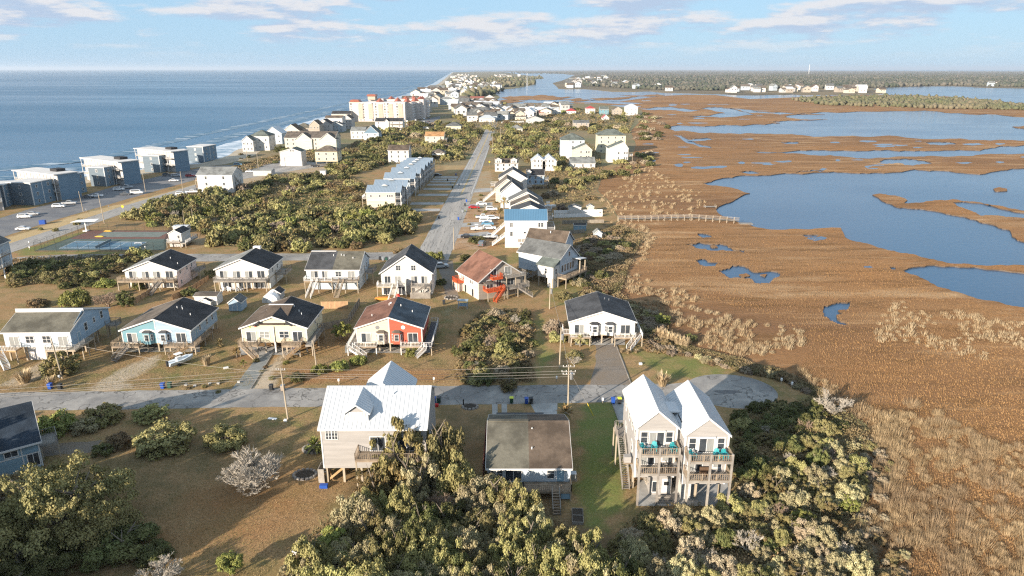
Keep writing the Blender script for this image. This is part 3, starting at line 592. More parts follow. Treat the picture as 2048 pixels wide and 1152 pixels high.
        q.f += [(4, 5, 9, 8), (6, 7, 8, 9), (5, 6, 9), (7, 4, 8)] if b - a >= d - c else [(4, 5, 8), (5, 6, 9, 8), (6, 7, 9), (7, 4, 8, 9)]
        s.last_roof = s.part('roof', q, rm, fix=True)
    # ---- openings
    def _place(s, o, face, u, z, d=0.0):
        p = s.pl[face]; o.location = {'F': (u, p - d, z), 'B': (u, p + d, z), 'L': (p - d, u, z), 'R': (p + d, u, z)}[face]
        o.rotation_euler = (0, 0, {'F': 0, 'R': math.pi/2, 'B': math.pi, 'L': -math.pi/2}[face])
    def win(s, face, u, z, w=0.9, h=1.4, mull=1, rails=2, b=0.12, fm=None, gm=None, d=0.0, name='window'):
        fm = fm or M_WHITE; gm = gm or M_GLASS
        fr = link(cached(('wf', w, h, b, mull, rails, fm.name), lambda: _frame(w, h, b, mull, rails, fm)), name, s.root); s._place(fr, face, u, z, d)
        for k in range(mull):
            x0 = -w/2 + w * k / mull + (0.04 if k else 0); x1 = -w/2 + w * (k + 1) / mull - (0.04 if k < mull - 1 else 0)
            link(cached(('wp', x0, x1, h, gm.name), lambda: MB().box(x0, x1, -0.022, 0.0, 0, h).mesh('pane', gm)), 'pane', fr)
        return fr
    def slider(s, face, u, z, w=1.9, h=2.1, d=0.0, curt=0, b=0.12):
        fr = link(cached(('wf', w, h, b, 2, 1, 'sl'), lambda: _frame(w, h, b, 2, 1, M_WHITE)), 'sliding_door', s.root); s._place(fr, face, u, z, d)
        for k, (x0, x1) in enumerate(((-w/2, -0.04), (0.04, w/2))):
            gm = M_CURT if (curt >> k) & 1 else M_GLASS
            link(cached(('wp', x0, x1, h, gm.name), lambda: MB().box(x0, x1, -0.022, 0.0, 0.03, h).mesh('pane', gm)), 'pane', fr)
        return fr
    def door(s, face, u, z, w=0.9, h=2.05, m=None, d=0.0):
        m = m or M_WHITE; fr = link(cached(('df', w, h), lambda: MB().box(-w/2 - 0.1, -w/2, -0.05, 0.03, 0, h + 0.1).box(w/2, w/2 + 0.1, -0.05, 0.03, 0, h + 0.1).box(-w/2, w/2, -0.05, 0.03, h, h + 0.1).mesh('door_frame', M_WHITE)), 'door', s.root); s._place(fr, face, u, z, d)
        link(cached(('dl', w, h, m.name), lambda: MB().box(-w/2, w/2, -0.03, 0.0, 0, h).mesh('leaf', m)), 'leaf', fr); return fr
    # ---- decks and stairs
    def rail(s, p, q, m, parent, h=1.0, gap=0.28, name='railing', bal=True):
        b = MB(); p, q = Vector(p), Vector(q); up = Vector((0, 0, 1))
        b.beam(p + up * h, q + up * h, 0.09, 0.05); b.beam(p + up * 0.12, q + up * 0.12, 0.05, 0.07); n = max(1, int((q - p).length / gap))
        if bal:
            for k in range(1, n): c = p.lerp(q, k / n); b.beam(c + up * 0.12, c + up * h, 0.045)
        n2 = max(1, round((q - p).length / 1.8))
        for k in range(n2 + 1): c = p.lerp(q, k / n2); b.beam(c, c + up * (h + 0.06), 0.1)
        return s.part(name, b, m, parent)
    def deck(s, x0, x1, y0, y1, z, m=None, rails='FLR', posts=None, rm=None, to=0.0, pm=None, h=1.0, gaps=()):
        m = m or M_WOOD; rm = rm or m; pm = pm or M_PILE
        q = MB(); n = max(1, int((y1 - y0) / 0.3)); 
        for k in range(n): a = y0 + (y1 - y0) * k / n; q.box(x0, x1, a, a + (y1 - y0) / n - 0.02, z - 0.05, z)
        q.box(x0 + 0.02, x1 - 0.02, y0 + 0.02, y0 + 0.07, z - 0.32, z - 0.055).box(x0 + 0.02, x1 - 0.02, y1 - 0.07, y1 - 0.02, z - 0.32, z - 0.055).box(x0 + 0.02, x0 + 0.07, y0 + 0.075, y1 - 0.075, z - 0.32, z - 0.055).box(x1 - 0.07, x1 - 0.02, y0 + 0.075, y1 - 0.075, z - 0.32, z - 0.055)
        d = s.part('deck', q, m)
        e = 0.05
        if 'F' in rails:
            segs = [(x0 + e, x1 - e)]
            for g0, g1 in gaps: segs = [t for a, b in segs for t in ((a, min(b, g0)), (max(a, g1), b)) if t[1] - t[0] > 0.2]
            for a, b in segs: s.rail((a, y0 + e, z), (b, y0 + e, z), rm, d, h)
        if 'B' in rails: s.rail((x0 + e, y1 - e, z), (x1 - e, y1 - e, z), rm, d, h)
        if 'L' in rails: s.rail((x0 + e, y0 + e, z), (x0 + e, y1 - e, z), rm, d, h)
        if 'R' in rails: s.rail((x1 - e, y0 + e, z), (x1 - e, y1 - e, z), rm, d, h)
        for px, py in (posts if posts is not None else [(x0 + 0.12, y0 + 0.15), (x1 - 0.12, y0 + 0.15)]):
            s.part('post', MB().box(px - 0.09, px + 0.09, py - 0.09, py + 0.09, to, z - 0.06), pm, d)
        return d
    def stair(s, top, bot, w=1.0, m=None, rm=None, rails=True, n=None, tm=None):
        """straight flight from top edge centre to foot centre"""
        m = m or M_WOOD; rm = rm or m; T, B = Vector(top), Vector(bot); d = B - T; hz = Vector((d.x, d.y, 0)); side = Vector((-hz.y, hz.x, 0)).normalized() * (w / 2); up = Vector((0, 0, 1))
        q = MB()
        for sg in (-1, 1): q.beam(T + side * sg - up * 0.14, B + side * sg + up * 0.05, 0.06, 0.26)
        st = s.part('staircase', q, m); n = n or max(3, int(abs(d.z) / 0.2))
        dirn = hz.normalized(); tl = hz.length / n
        me = None
        for k in range(n):
            c = T + d * ((k + 0.5) / n)
            if me is None: me = MB().beam(-side * 0.96, side * 0.96, tl * 0.86, 0.05).mesh('tread', tm or m)
            link(me, 'tread', st, c)
        if rails:
            for sg in (-1, 1): s.rail(T + side * sg, B + side * sg, rm, st, 0.95, 0.3, 'handrail')
        return st
    def piles(s, pts, z1, r=0.14, m=None, z0=-0.2):
        me = MB().box(-r, r, -r, r, z0, z1).mesh('piling', m or M_PILE)
        for p in pts: link(me, 'piling', s.root, (p[0], p[1], 0))
    def vents(s, pts, r=0.09, m=None, h=0.45):
        for (x, y, z) in pts: s.part('vent_pipe', MB().cyl((x, y, z - 0.2), (x, y, z + h), r, n=6), m or M_PVC, s.last_roof)
    def bay(s, u, z, w, dep, h, wm, rm, d=0.0):
        """half-hexagon bay window on the front wall, with its own hood and three sashes"""
        y = s.pl['F']; a = w / 2; c = a * 0.55
        b = s.part('bay_window', MB().prism([(u - a, y), (u - c, y - dep), (u + c, y - dep), (u + a, y)], z, z + h, 'z'), wm, fix=True)
        q = MB(); B = [(u - a - 0.1, y, z + h), (u - c - 0.1, y - dep - 0.12, z + h), (u + c + 0.1, y - dep - 0.12, z + h), (u + a + 0.1, y, z + h)]; T = [(u - c * 0.8, y, z + h + 0.42), (u + c * 0.8, y, z + h + 0.42)]
        q.v = B + T; q.f = [(3, 2, 1, 0), (1, 2, 5, 4), (0, 1, 4), (2, 3, 5), (0, 4, 5, 3)]; s.part('hood', q, rm, b, fix=True)
        fr = link(cached(('wf', 0.8, 1.25, 0.08, 1, 2, 'bay'), lambda: _frame(0.8, 1.25, 0.08, 1, 2, M_WHITE)), 'sash', b, (u, y - dep, z + 0.8)); link(cached(('bp',), lambda: MB().box(-0.4, 0.4, -0.022, 0.0, 0, 1.25).mesh('pane', M_GLASS)), 'pane', b, (u, y - dep, z + 0.8))
        for sg in (-1, 1):
            an = math.atan2(dep, a - c) * sg; px = u + sg * (a + c) / 2; py = y - dep / 2
            link(cached(('wf', 0.4, 1.25, 0.07, 1, 2, 'bay2'), lambda: _frame(0.4, 1.25, 0.07, 1, 2, M_WHITE)), 'sash', b, (px, py, z + 0.8), an); link(cached(('bp2',), lambda: MB().box(-0.2, 0.2, -0.022, 0.0, 0, 1.25).mesh('pane', M_GLASS)), 'pane', b, (px, py, z + 0.8), an)
        return b
    def roof_pt(s, x, y): xa, zr, x0, x1, ze, t = s.ro; e = x0 if x < xa else x1; return (x, y, zr + (ze - zr) * abs(x - xa) / abs(e - xa) + t)
# ================================================================ NEAR HOUSES
def grid_pts(xs, ys): return [(x, y) for x in xs for y in ys]
# ---- duplex with two gabled wings, decks on two storeys (near, beside the marsh)
h = House('beach_house', 'tall beige twin-gable duplex with white metal roofs and stacked timber decks', 22.4, 79.8)
def twin(x0, x1, y0, y1, ze, zr, extra):
    h.gable_y(x0, x1, y0, y1, 2.9, ze, zr, S_GREIGE, R_MWHITE, oh=0.25, ohf=0.2, ribs=0.62)
    xm = (x0 + x1) / 2
    for u in (x0 + 1.0, x1 - 1.0): h.win('F', u, 8.35, 0.85, 1.5, b=0.2)
    h.slider('F', xm, 7.75, 1.9, 2.05, curt=2 if extra else 1, b=0.24)
    h.part('valance', MB().box(xm - 1.1, xm + 1.1, y0 - 0.22, y0 - 0.06, 9.95, 10.15), M_WHITE)
    for u in (x0 + 0.05, x1 - 0.05): h.part('corner_board', MB().box(u - 0.12, u + 0.12, y0 - 0.05, y0 + 0.15, 2.9, ze - 0.05), M_WHITE)
    h.slider('F', x0 + 1.6, 4.95, 1.9, 2.05, curt=1); h.win('F', x1 - 1.2, 5.5, 1.0, 1.4, b=0.16, gm=M_CURT)
twin(-5.7, -0.35, 1.1, 12.0, 10.6, 12.95, 0); twin(0.35, 6.1, -0.5, 10.5, 10.35, 12.75, 1)
h.block(-0.33, 0.33, 1.6, 10.3, 2.9, 10.3, S_GREIGE)
h.part('link_roof', MB().prism([(-1.2, 10.9), (1.4, 10.75), (1.4, 10.95), (-1.2, 11.1)], 4.6, 7.6), R_MWHITE, fix=True)
h.part('skylight', MB().box(0.45, 1.15, 2.2, 4.4, 10.6, 10.72), M_DARK)
for k, (x0, x1, y1, nm) in enumerate(((-5.65, -0.3, 1.08, 0), (0.4, 6.15, -0.52, 1))):
    y0 = y1 - 2.3
    for z in (7.7, 4.9): h.deck(x0, x1, y0, y1, z, M_GREYWOOD, 'FLR', posts=[], rm=M_WOOD)
    h.piles([(x0 + 0.1, y0 + 0.1), ((x0 + x1) / 2, y0 + 0.1), (x1 - 0.1, y0 + 0.1)], 8.8, 0.13, M_GREYWOOD)
h.block(-3.4, -0.5, 1.3, 9, 0, 2.88, S_GREIGE, 'storage_room'); h.pl['F'] = 1.3; h.door('F', -1.2, 0.35, 1.0, 2.1, M_WHITE); h.part('door_pane', MB().box(-1.55, -0.85, 1.26, 1.262, 1.5, 2.1), M_DARK); h.win('F', -2.7, 0.5, 0.8, 1.6, rails=1)
h.block(0.6, 1.9, 0.2, 8, 0, 2.88, S_WHITE, 'storage_room'); h.piles(grid_pts((2.6, 5.8), (0.4, 4, 8)) + [(-5.5, 3), (-5.5, 8)], 2.9)
for k in range(3): h.part('step', MB().box(-2.6, -0.6, 0.1 - k * 0.4, 0.5 - k * 0.4, 0.0, 0.42 - k * 0.14), M_GREYWOOD)
h.pl['L'] = -5.7
for u, z in ((2.2, 8.4), (4.5, 8.6), (7, 8.6), (10, 8.6), (4, 5.4), (9, 5.4)): h.win('L', u, z, 0.8, 1.5 if z < 8.5 else 1.1)
h.stair((-6.5, 8.6, 4.9), (-6.5, 2.4, 0.1), 1.0, M_GREYWOOD, M_GREYWOOD); h.deck(-7.1, -5.72, 8.6, 11.4, 4.9, M_GREYWOOD, 'LB', posts=[(-7.1, 8.7), (-7.1, 11.3)])
h.part('air_conditioner', MB().box(-6.9, -5.95, 2.6, 3.5, 4.2, 5.1), M_GREIGE if False else S_GREIGE); h.part('stand', MB().box(-7.0, -5.75, 2.5, 3.6, 4.05, 4.18), M_WOOD)
# ---- white metal-roofed house with a front dormer
h = House('beach_house', 'greige house with ribbed white metal roof and gabled dormer, behind a cedar', -18.9, 84.0, 0.5)
h.gable_x(-7.6, 6.9, 0, 12.6, 2.4, 8.75, 8.75, 11.95, 6.3, S_GREIGE, R_MWHITE, oh=0.35, ohs=0.3, ribs=0.62)
h.gable_y(-3.4, 3.8, 6.4, 14.4, 6.0, 9.3, 12.3, S_GREIGE, R_MWHITE, xa=0.1, oh=0.2, ohf=0.0, ribs=0.62, planes=False)
h.gable_y(-4.25, -1.05, 0.9, 6.2, 8.9, 10.75, 11.9, S_GREIGE, R_MWHITE, oh=0.3, ohf=0.4, t=0.12, ribs=0.62, planes=False)
h.part('dormer_panel', MB().box(-4.25, -1.05, 0.80, 0.885, 9.0, 10.75), R_MWHITE)
rb = MB()
for k in range(9): rb.box(-4.2 + k * 0.39, -4.16 + k * 0.39, 0.77, 0.798, 9.0, 10.7)
h.part('panel_ribs', rb, R_MWHITE)
h.part('corner_board', MB().box(-7.68, -7.5, -0.04, 0.15, 2.4, 8.7), M_WHITE)
for u in (-6.55, -5.7): h.win('F', u, 7.0, 0.72, 1.5, mull=2, rails=3, b=0.07)
h.deck(-2.6, 7.2, -2.4, -0.02, 5.1, M_WOOD, 'FLR'); h.slider('F', 0.2, 5.2, 2.0, 2.1); h.slider('F', 4.2, 5.2, 2.0, 2.1); h.win('F', 2.2, 5.9, 0.9, 1.3)
h.piles(grid_pts((-7.3, -4.9, -2.4, 2.2, 6.9), (0.3, 5, 11)), 2.4, 0.16)
h.block(1.0, 7.0, 2.0, 11.5, 0.0, 2.38, S_GREIGE, 'storage_room')
br = MB(); br.beam((-7.2, 0.35, 0.3), (-4.9, 0.35, 2.3), 0.08, 0.3).beam((-7.2, 0.55, 2.3), (-6.6, 0.55, 0.1), 0.08, 0.25).beam((-4.9, 0.35, 2.2), (-4.9, 3.0, 0.3), 0.08, 0.25); h.part('brace', br, M_NEWWOOD)
h.part('outdoor_shower', MB().box(-8.5, -8.42, -0.2, 1.8, 0.1, 2.3).box(-8.42, -7.65, -0.2, -0.12, 0.1, 2.3), M_GREYWOOD)
h.stair((-8.2, 6.5, 2.4), (-8.2, 2.3, 0.1), 1.0, M_GREYWOOD)
h.vents([(1.9, 4.9, 11.4)], 0.1)
# ---- low brown-roofed house with rear deck and stairs
h = House('beach_house', 'low pale blue house with two-tone brown shingle roof, shaded by trees, beside the green lawn', 2.5, 81.9)
h.gable_x(-5.9, 5.6, 0, 14.6, 1.55, 3.9, 3.9, 6.85, 7.3, S_PBLUE, (R_OLIVE, R_BROWN), oh=0.45, ohs=0.2, trim=M_WHITE)
h.part('ridge_cap', MB().box(-5.9, -0.1, 7.0, 7.6, 7.0, 7.12), R_OLIVE, h.last_roof); h.vents([(0.4, 5.9, 6.2), (0.3, 2.6, 5.0)], 0.08)
h.door('F', 4.2, 1.6, 1.0, 2.0, S_MBLUE); h.win('F', 2.85, 2.1, 0.95, 1.5); h.slider('F', -2.3, 1.65, 2.2, 1.9); h.win('F', -4.6, 2.2, 1.6, 1.2, mull=2)
h.deck(-0.8, 5.6, -2.3, -0.05, 1.5, M_WOOD, 'FR', gaps=((2.9, 3.9),)); h.stair((3.4, -2.35, 1.45), (3.4, -5.4, 0.05), 1.0, M_WOOD, M_GREYWOOD, n=8)
h.block(-5.8, 5.5, 0.4, 14.3, 0.0, 1.52, S_GREY, 'foundation'); h.part('deck_skirt', MB().box(4.2, 5.5, -2.1, -1.2, 0.2, 1.3), S_MBLUE)
h.part('air_conditioner', MB().box(5.65, 6.5, 0.6, 1.5, 1.4, 2.3), M_STEEL); h.part('stand', MB().box(5.62, 6.6, 0.5, 1.6, 1.2, 1.38), M_WOOD)
h.part('side_trellis', MB().box(-6.6, -6.5, 1.5, 13.5, 0.3, 3.4), mat('brick_red_wood', (0.20, 0.06, 0.04), (0.13, 0.04, 0.03), scale=3, rough=0.9))
h.pl['R'] = 5.6; h.win('R', 5, 2.0, 0.9, 1.2); h.win('R', 10, 2.0, 0.9, 1.2)
q = MB(); q.box(-5.0, 2.6, 14.75, 17.0, 3.0, 3.15); h.part('porch_roof', q, R_CHAR); h.piles([(-4.8, 16.8), (2.4, 16.8)], 3.0)
# ---- blue house cut by the picture edge
h = House('beach_house', 'teal blue house with dark slate roof and white trim, cut off by picture edge', -71.5, 85.2, 38)
h.gable_x(-9, 3.6, 0, 11, 0.6, 4.9, 4.9, 8.6, 5.5, S_MBLUE, shi('deepslate', (0.030, 0.042, 0.058)), oh=0.5, ohs=0.35)
h.win('F', 0.2, 3.35, 1.5, 0.8, mull=2, rails=1); h.slider('F', 2.6, 1.0, 1.3, 2.0); h.win('F', -2.6, 1.2, 0.8, 1.0)
for u in (-4, -1.8, 1.4, 3.5): h.part('corner_board', MB().box(u - 0.07, u + 0.07, -0.05, 0.05, 0.6, 4.85), M_WHITE)
h.part('band_board', MB().box(-9, 3.6, -0.055, 0.05, 2.95, 3.12), M_WHITE)
h.deck(3.62, 6.0, 2.5, 6.0, 2.6, M_GREYWOOD, 'FRB'); h.piles([(-6, 0.4), (-1, 0.4), (3.3, 0.4), (3.3, 5.5)], 0.6)
# ================================================================ far side of the near road: four gable-front duplexes and a clerestory house
def duplex(label, x, y, rot, W, D, zf, ze, zr, wm, rm, deckm, railm, base=True, bays=True, hoods=None):
    h = House('beach_house', label, x, y, rot); a = W / 2 - 0.4
    h.gable_y(-a, a, 0, D, zf, ze, zr, wm, rm); wl, wr = wm if isinstance(wm, tuple) else (wm, wm)
    if bays:
        h.bay(-a * 0.24, zf, 2.3, 0.75, 2.45, wl, hoods or R_CHAR); h.bay(a * 0.24, zf, 2.3, 0.75, 2.45, wr, hoods or R_CHAR)
    h.slider('F', -a * 0.72, zf + 0.1, 1.9, 2.05, curt=2); h.slider('F', a * 0.72, zf + 0.1, 1.9, 2.05)
    h.piles(grid_pts((-a + 0.3, -a * 0.33, 0.0, a * 0.33, a - 0.3), (0.3, D * 0.33, D * 0.66, D - 0.3)), zf - 0.28)
    h.part('floor_beams', MB().box(-a + 0.05, a - 0.05, 0.12, D - 0.1, zf - 0.3, zf - 0.01), M_PILE)
    for sg in (-1, 1): h.part('corner_board', MB().box(sg * a - 0.1, sg * a + 0.1, -0.04, 0.12, zf, ze - 0.05), M_WHITE)
    h.a = a; h.D = D; h.zf = zf; return h
h = duplex('duplex with one cream half and one red half, white rails and side ramp', -25.3, 131.2, 0.3, 14.2, 12.6, 1.95, 5.35, 7.6, (S_CREAM, S_RED), (R_RUST, R_SLATE), M_WOOD, M_WHITE, hoods=R_TAUPE)
a = h.a
h.deck(-a - 0.2, -a * 0.36, -1.9, -0.85, 1.9, M_WOOD, 'FR', rm=M_WHITE, pm=M_WHITE); h.deck(a * 0.36, a + 0.1, -1.9, -0.85, 1.9, M_WOOD, 'FL', rm=M_WHITE, pm=M_WHITE)
h.deck(-a - 1.7, -a - 0.22, -2.2, 9.0, 1.75, M_GREYWOOD, 'L', rm=M_WHITE, pm=M_WHITE, posts=[(-a - 1.6, -2.0), (-a - 1.6, 4), (-a - 1.6, 8.8)]); h.stair((-a - 0.9, -2.2, 1.7), (-a + 2.2, -3.6, 0.1), 1.1, M_WHITE, M_WHITE, tm=M_WOOD)
h.deck(a + 0.5, a + 2.2, -2.2, 12.4, 1.9, mat('dark_ramp_boards', (0.045, 0.05, 0.06), (0.07, 0.075, 0.085), scale=1, rough=0.7), 'RBF', rm=M_WHITE, pm=M_PILE, posts=[(a + 2.1, -2.0), (a + 2.1, 3), (a + 2.1, 7.5), (a + 2.1, 12.2)])
h.stair((a + 0.9, -2.25, 1.75), (a - 0.9, -3.3, 0.1), 1.0, M_WHITE, M_WHITE, tm=M_WOOD)
h.vents([h.roof_pt(-4.2, 4.2), h.roof_pt(-1.2, 8.2), h.roof_pt(1.4, 7.8), h.roof_pt(4.0, 6.5)]); h.vents([h.roof_pt(-1.0, 9.3)], 0.25, h=0.25)
cl = mat('clock_face', (0.7, 0.68, 0.62), rough=0.5)
for u in (-2.4, 2.9): h.part('wall_ornament', MB().cyl((u, -0.05, 5.4), (u, -0.005, 5.4), 0.42, n=12), cl if u > 0 else M_STEEL)
h = duplex('pale yellow duplex with carport under it and stepped dark gable roof', -48.8, 130.6, 0.5, 14.0, 12.4, 2.5, 5.6, 8.0, S_YELLOW, (R_BROWN, R_DARK), M_WOOD, M_WOOD, bays=False)
a = h.a
for u in (-1.5, -0.5 - 2.0, 1.5, 2.5): h.win('F', u, 3.4, 0.85, 1.35, rails=2, gm=M_GLASS if u > 0 else M_CURT)
h.part('cross_gable', MB().prism([(-2.6, 6.4), (2.4, 6.4), (2.4, 6.6), (-2.6, 6.6)], -0.75, 0.9), R_BROWN); h.part('cross_gable', MB().prism([(0.2, 6.6), (6.2, 8.25), (6.2, 8.4), (0.2, 6.78)], -2.6, 2.4, 'x'), R_BROWN, fix=True); h.part('ridge_trim', MB().box(-2.7, 2.5, 6.1, 6.3, 8.3, 8.55), M_WHITE)
for sg in (-1, 1): h.part('eyebrow', MB().prism([(sg * 2.7, 6.7), (sg * 4.0, 6.05), (sg * 4.0, 6.35), (sg * 2.7, 7.2)], -0.7, 0.6), R_DARK, fix=True)
h.deck(-a - 0.3, -a * 0.45, -2.0, -0.05, 2.45, M_WOOD, 'FLR'); h.deck(a * 0.30, a * 0.86, -2.3, -0.05, 2.45, M_WOOD, 'FLR'); h.stair((-a + 0.7, -2.05, 2.4), (-a + 4.0, -4.0, 0.1), 1.0, M_WOOD); h.stair((a * 0.86, -1.9, 2.4), (a * 0.45, -3.6, 0.1), 1.0, M_NEWWOOD, M_WOOD)
h.deck(a + 0.05, a + 1.5, -1.9, 8.0, 2.45, M_GREYWOOD, 'RB', posts=[(a + 1.4, -1.7), (a + 1.4, 3), (a + 1.4, 7.8)])
h.part('drain_pipe', MB().cyl((0.0, -0.12, 0.1), (0.0, -0.12, 5.9), 0.09, n=6), M_WHITE)
h.part('post_sleeve', MB().box(-0.15, 0.15, -0.16, 0.14, 0.0, 2.4), M_WHITE)
st = mat('star_red', (0.35, 0.04, 0.03), rough=0.6)
def star(hh, u, z, r, m):
    pts = [(u + (r if k % 2 == 0 else r * 0.45) * math.sin(math.pi * k / 5), z + (r if k % 2 == 0 else r * 0.45) * math.cos(math.pi * k / 5)) for k in range(10)]
    hh.part('wall_ornament', MB().prism(pts, -0.06, -0.01), m)
star(h, -3.7, 6.0, 0.38, st); star(h, -4.8, 5.75, 0.3, mat('ornament_olive', (0.35, 0.4, 0.1), rough=0.6))
h.vents([h.roof_pt(2.2, 7.6), h.roof_pt(3.6, 6.0), h.roof_pt(4.4, 5.0), h.roof_pt(-3.0, 5.5), h.roof_pt(-2.0, 8)])
h.pl['R'] = a; h.win('R', 6.5, 4.0, 0.5, 0.9); h.win('R', 9.5, 4.4, 0.5, 0.8)
h = duplex('duplex half teal, half light blue, under a brown and charcoal gable roof', -73.4, 131.2, 0.5, 14.8, 13.4, 1.95, 4.85, 7.2, (S_TEAL, S_LBLUE), (R_TAUPE, R_DARK), M_WOOD, M_WOOD)
a = h.a
for u in (-a * 0.24, a * 0.24):
    pts = [(u + 1.75 * math.cos(t), 4.3 + 0.75 * math.sin(t)) for t in [math.pi * k / 10 for k in range(11)]]; h.part('arch_trim', MB().prism(pts, -0.05, -0.004), M_WHITE, fix=True)
h.deck(-a - 1.6, -a * 0.42, -1.9, -0.9, 1.9, M_WOOD, 'FLR'); h.deck(a * 0.3, a * 0.9, -1.9, -0.05, 1.9, M_WOOD, 'FL'); h.deck(-a - 1.6, -a - 0.1, -0.9, 5, 1.9, M_WOOD, 'L', posts=[(-a - 1.5, 4.8)])
h.stair((-a + 1.7, -1.95, 1.85), (-a + 0.5, -5.2, 0.1), 1.1, M_GREYWOOD); h.stair((a * 0.9 + 0.5, -1.5, 1.85), (a * 0.55, -3.8, 0.1), 1.0, M_NEWWOOD, M_WOOD); h.deck(a + 0.05, a + 1.5, -1.9, 7, 1.9, M_WOOD, 'R', posts=[(a + 1.4, -1.7), (a + 1.4, 3), (a + 1.4, 6.8)])
h.vents([h.roof_pt(1.3, 7.6), h.roof_pt(2.3, 7.8), h.roof_pt(4.6, 6.2), h.roof_pt(1.9, 8.4)]); h.pl['R'] = a
for u in (4.5, 8.0, 10.8): h.win('R', u, 3.1, 0.6, 1.1)
h.door('R', 2.6, 2.0, 0.9, 2.0, S_MBLUE); h.part('water_tank', MB().cyl((a - 1.2, 12.9, 0.1), (a - 1.2, 12.9, 1.7), 0.35, n=10), M_PVC)
h = duplex('white duplex with dark grey gable roof at the head of gravel drive', 19.2, 135.6, -1.0, 14.4, 12.8, 2.1, 5.05, 7.3, S_WHITE, R_CHAR, M_WOOD, M_WHITE)
a = h.a
h.deck(-a, -a * 0.38, -1.7, -0.8, 2.05, M_WOOD, 'F', rm=M_WHITE); h.deck(a * 0.36, a, -1.7, -0.8, 2.05, M_WOOD, 'F', rm=M_WHITE); h.stair((a + 0.6, -1.4, 2.0), (a - 1.6, -3.6, 0.1), 1.1, M_WHITE, M_WHITE, tm=M_WOOD); h.deck(a + 0.05, a + 1.6, -1.6, 5.5, 2.05, M_WOOD, 'R', rm=M_WHITE, posts=[(a + 1.5, -1.5), (a + 1.5, 5.3)])
h.deck(-a - 1.5, -a - 0.05, 0.2, 3.5, 2.05, M_WOOD, 'LF', rm=M_WHITE); h.vents([h.roof_pt(1.3, 8.8), h.roof_pt(2.3, 9.0)], m=M_STEEL)
h = House('beach_house', 'light blue house with olive shingle roof and long white clerestory band', -94.3, 126.6, 1.5)
h.gable_x(-6.9, 6.2, 0, 14.2, 3.0, 6.25, 6.2, 8.35, 5.3, S_PBLUE, R_OLIVE, oh=0.4, ohs=0.3, step=0.75); h.pl['R'] = 6.2
h.part('end_wall', MB().prism([(0, 3.0), (14.2, 3.0), (14.2, 6.2), (5.3, 9.05), (0, 6.2)], 6.2, 6.24, 'x'), S_LBLUE, fix=True); h.pl['R'] = 6.24
for u, z, w, hh in ((5.3, 4.5, 0.9, 1.6), (8.4, 5.1, 0.6, 1.0), (11.3, 5.0, 0.8, 1.5)): h.win('R', u, z, w, hh)
h.door('R', 2.6, 3.1, 0.9, 2.0, S_MBLUE)
for u in (-1.9, 1.4): h.win('F', u, 3.9, 1.5, 1.4, mull=2)
h.slider('F', -5.0, 3.1, 1.8, 2.1, curt=3); h.slider('F', 4.6, 3.1, 1.8, 2.1, curt=3)
h.block(-3.2, 0.4, 0.5, 6, 0, 2.98, S_WHITE, 'storage_room'); h.deck(-8.0, -3.8, -1.9, -0.05, 3.0, M_NEWWOOD, 'FR', rm=M_WHITE); h.deck(2.0, 6.2, -1.9, -0.05, 3.0, M_PILE, 'FLR', rm=M_WHITE); h.stair((-7.2, -1.95, 2.95), (-4.2, -4.6, 0.1), 1.1, M_WHITE, M_WHITE)
h.deck(6.26, 7.8, -1.9, 5.0, 3.0, M_PILE, 'R', rm=M_STEEL, posts=[(7.7, 0.5), (7.7, 2.5), (7.7, 4.8)]); h.deck(6.26, 8.6, 12, 14.2, 3.0, M_GREYWOOD, 'FRB'); h.piles(grid_pts((-6.6, -3.4, 0.6, 3.4, 5.9), (0.3, 4.5, 9, 13.8)), 3.0)
# ================================================================ second row
h = duplex('white house with dark gable roof, pink side wall and timber deck on its long front', -96.0, 174.0, 0.5, 14.3, 12.0, 2.7, 5.1, 7.6, S_WHITE, (R_LGREY, R_DARK), M_WOOD, M_WOOD, bays=False)
a = h.a; h.pl['R'] = a; h.part('side_wall', MB().box(a, a + 0.04, 0.05, 11.95, 0.1, 5.0), S_PINK); h.pl['R'] = a + 0.04
for u in (2.0, 6.0, 9.0): h.win('R', u, 3.6, 0.6, 1.1)
h.win('R', 2.0, 0.8, 0.6, 1.0)
h.block(-a + 0.2, a - 0.1, 1.0, 11.8, 0.0, 2.4, S_WHITE, 'lower_wall')
for u in (-a * 0.22, a * 0.22): h.slider('F', u, 2.8, 1.8, 2.0, curt=1)
h.pl['F'] = 1.0; h.slider('F', 4.0, 0.1, 1.8, 2.0); h.slider('F', 0.5, 0.1, 1.8, 2.0, curt=1)
h.deck(-a - 1.5, a, -2.0, -0.05, 2.65, M_WOOD, 'FLR', posts=[(-a - 1.4, -1.8), (-a * 0.4, -1.8), (0, -1.8), (a * 0.4, -1.8), (a - 0.2, -1.8)]); h.stair((a * 0.45, -2.05, 2.6), (a * 0.28, -6.2, 0.1), 1.4, M_GREYWOOD); h.deck(a + 0.1, a + 2.5, 8, 12, 2.6, M_GREYWOOD, 'FRB')
h.vents([h.roof_pt(2.8, 6), h.roof_pt(5.5, 4), h.roof_pt(-2.5, 6)])
h = duplex('white house with black gable roof and covered lower patio with white chairs', -71.4, 173.2, 0.3, 14.5, 12.0, 3.0, 5.7, 8.4, S_WHITE, (R_LGREY, R_DARK), M_WOOD, M_WOOD, bays=False)
a = h.a; h.block(-a + 0.2, a - 0.1, 1.2, 11.8, 0.0, 2.7, S_WHITE, 'lower_wall')
for u in (-a * 0.22, a * 0.25): h.slider('F', u, 3.1, 1.9, 2.0, curt=1)
h.pl['F'] = 1.2
for u in (-4.6, -0.5, 3.2, 5.0): h.slider('F', u, 0.1, 1.8, 2.0)
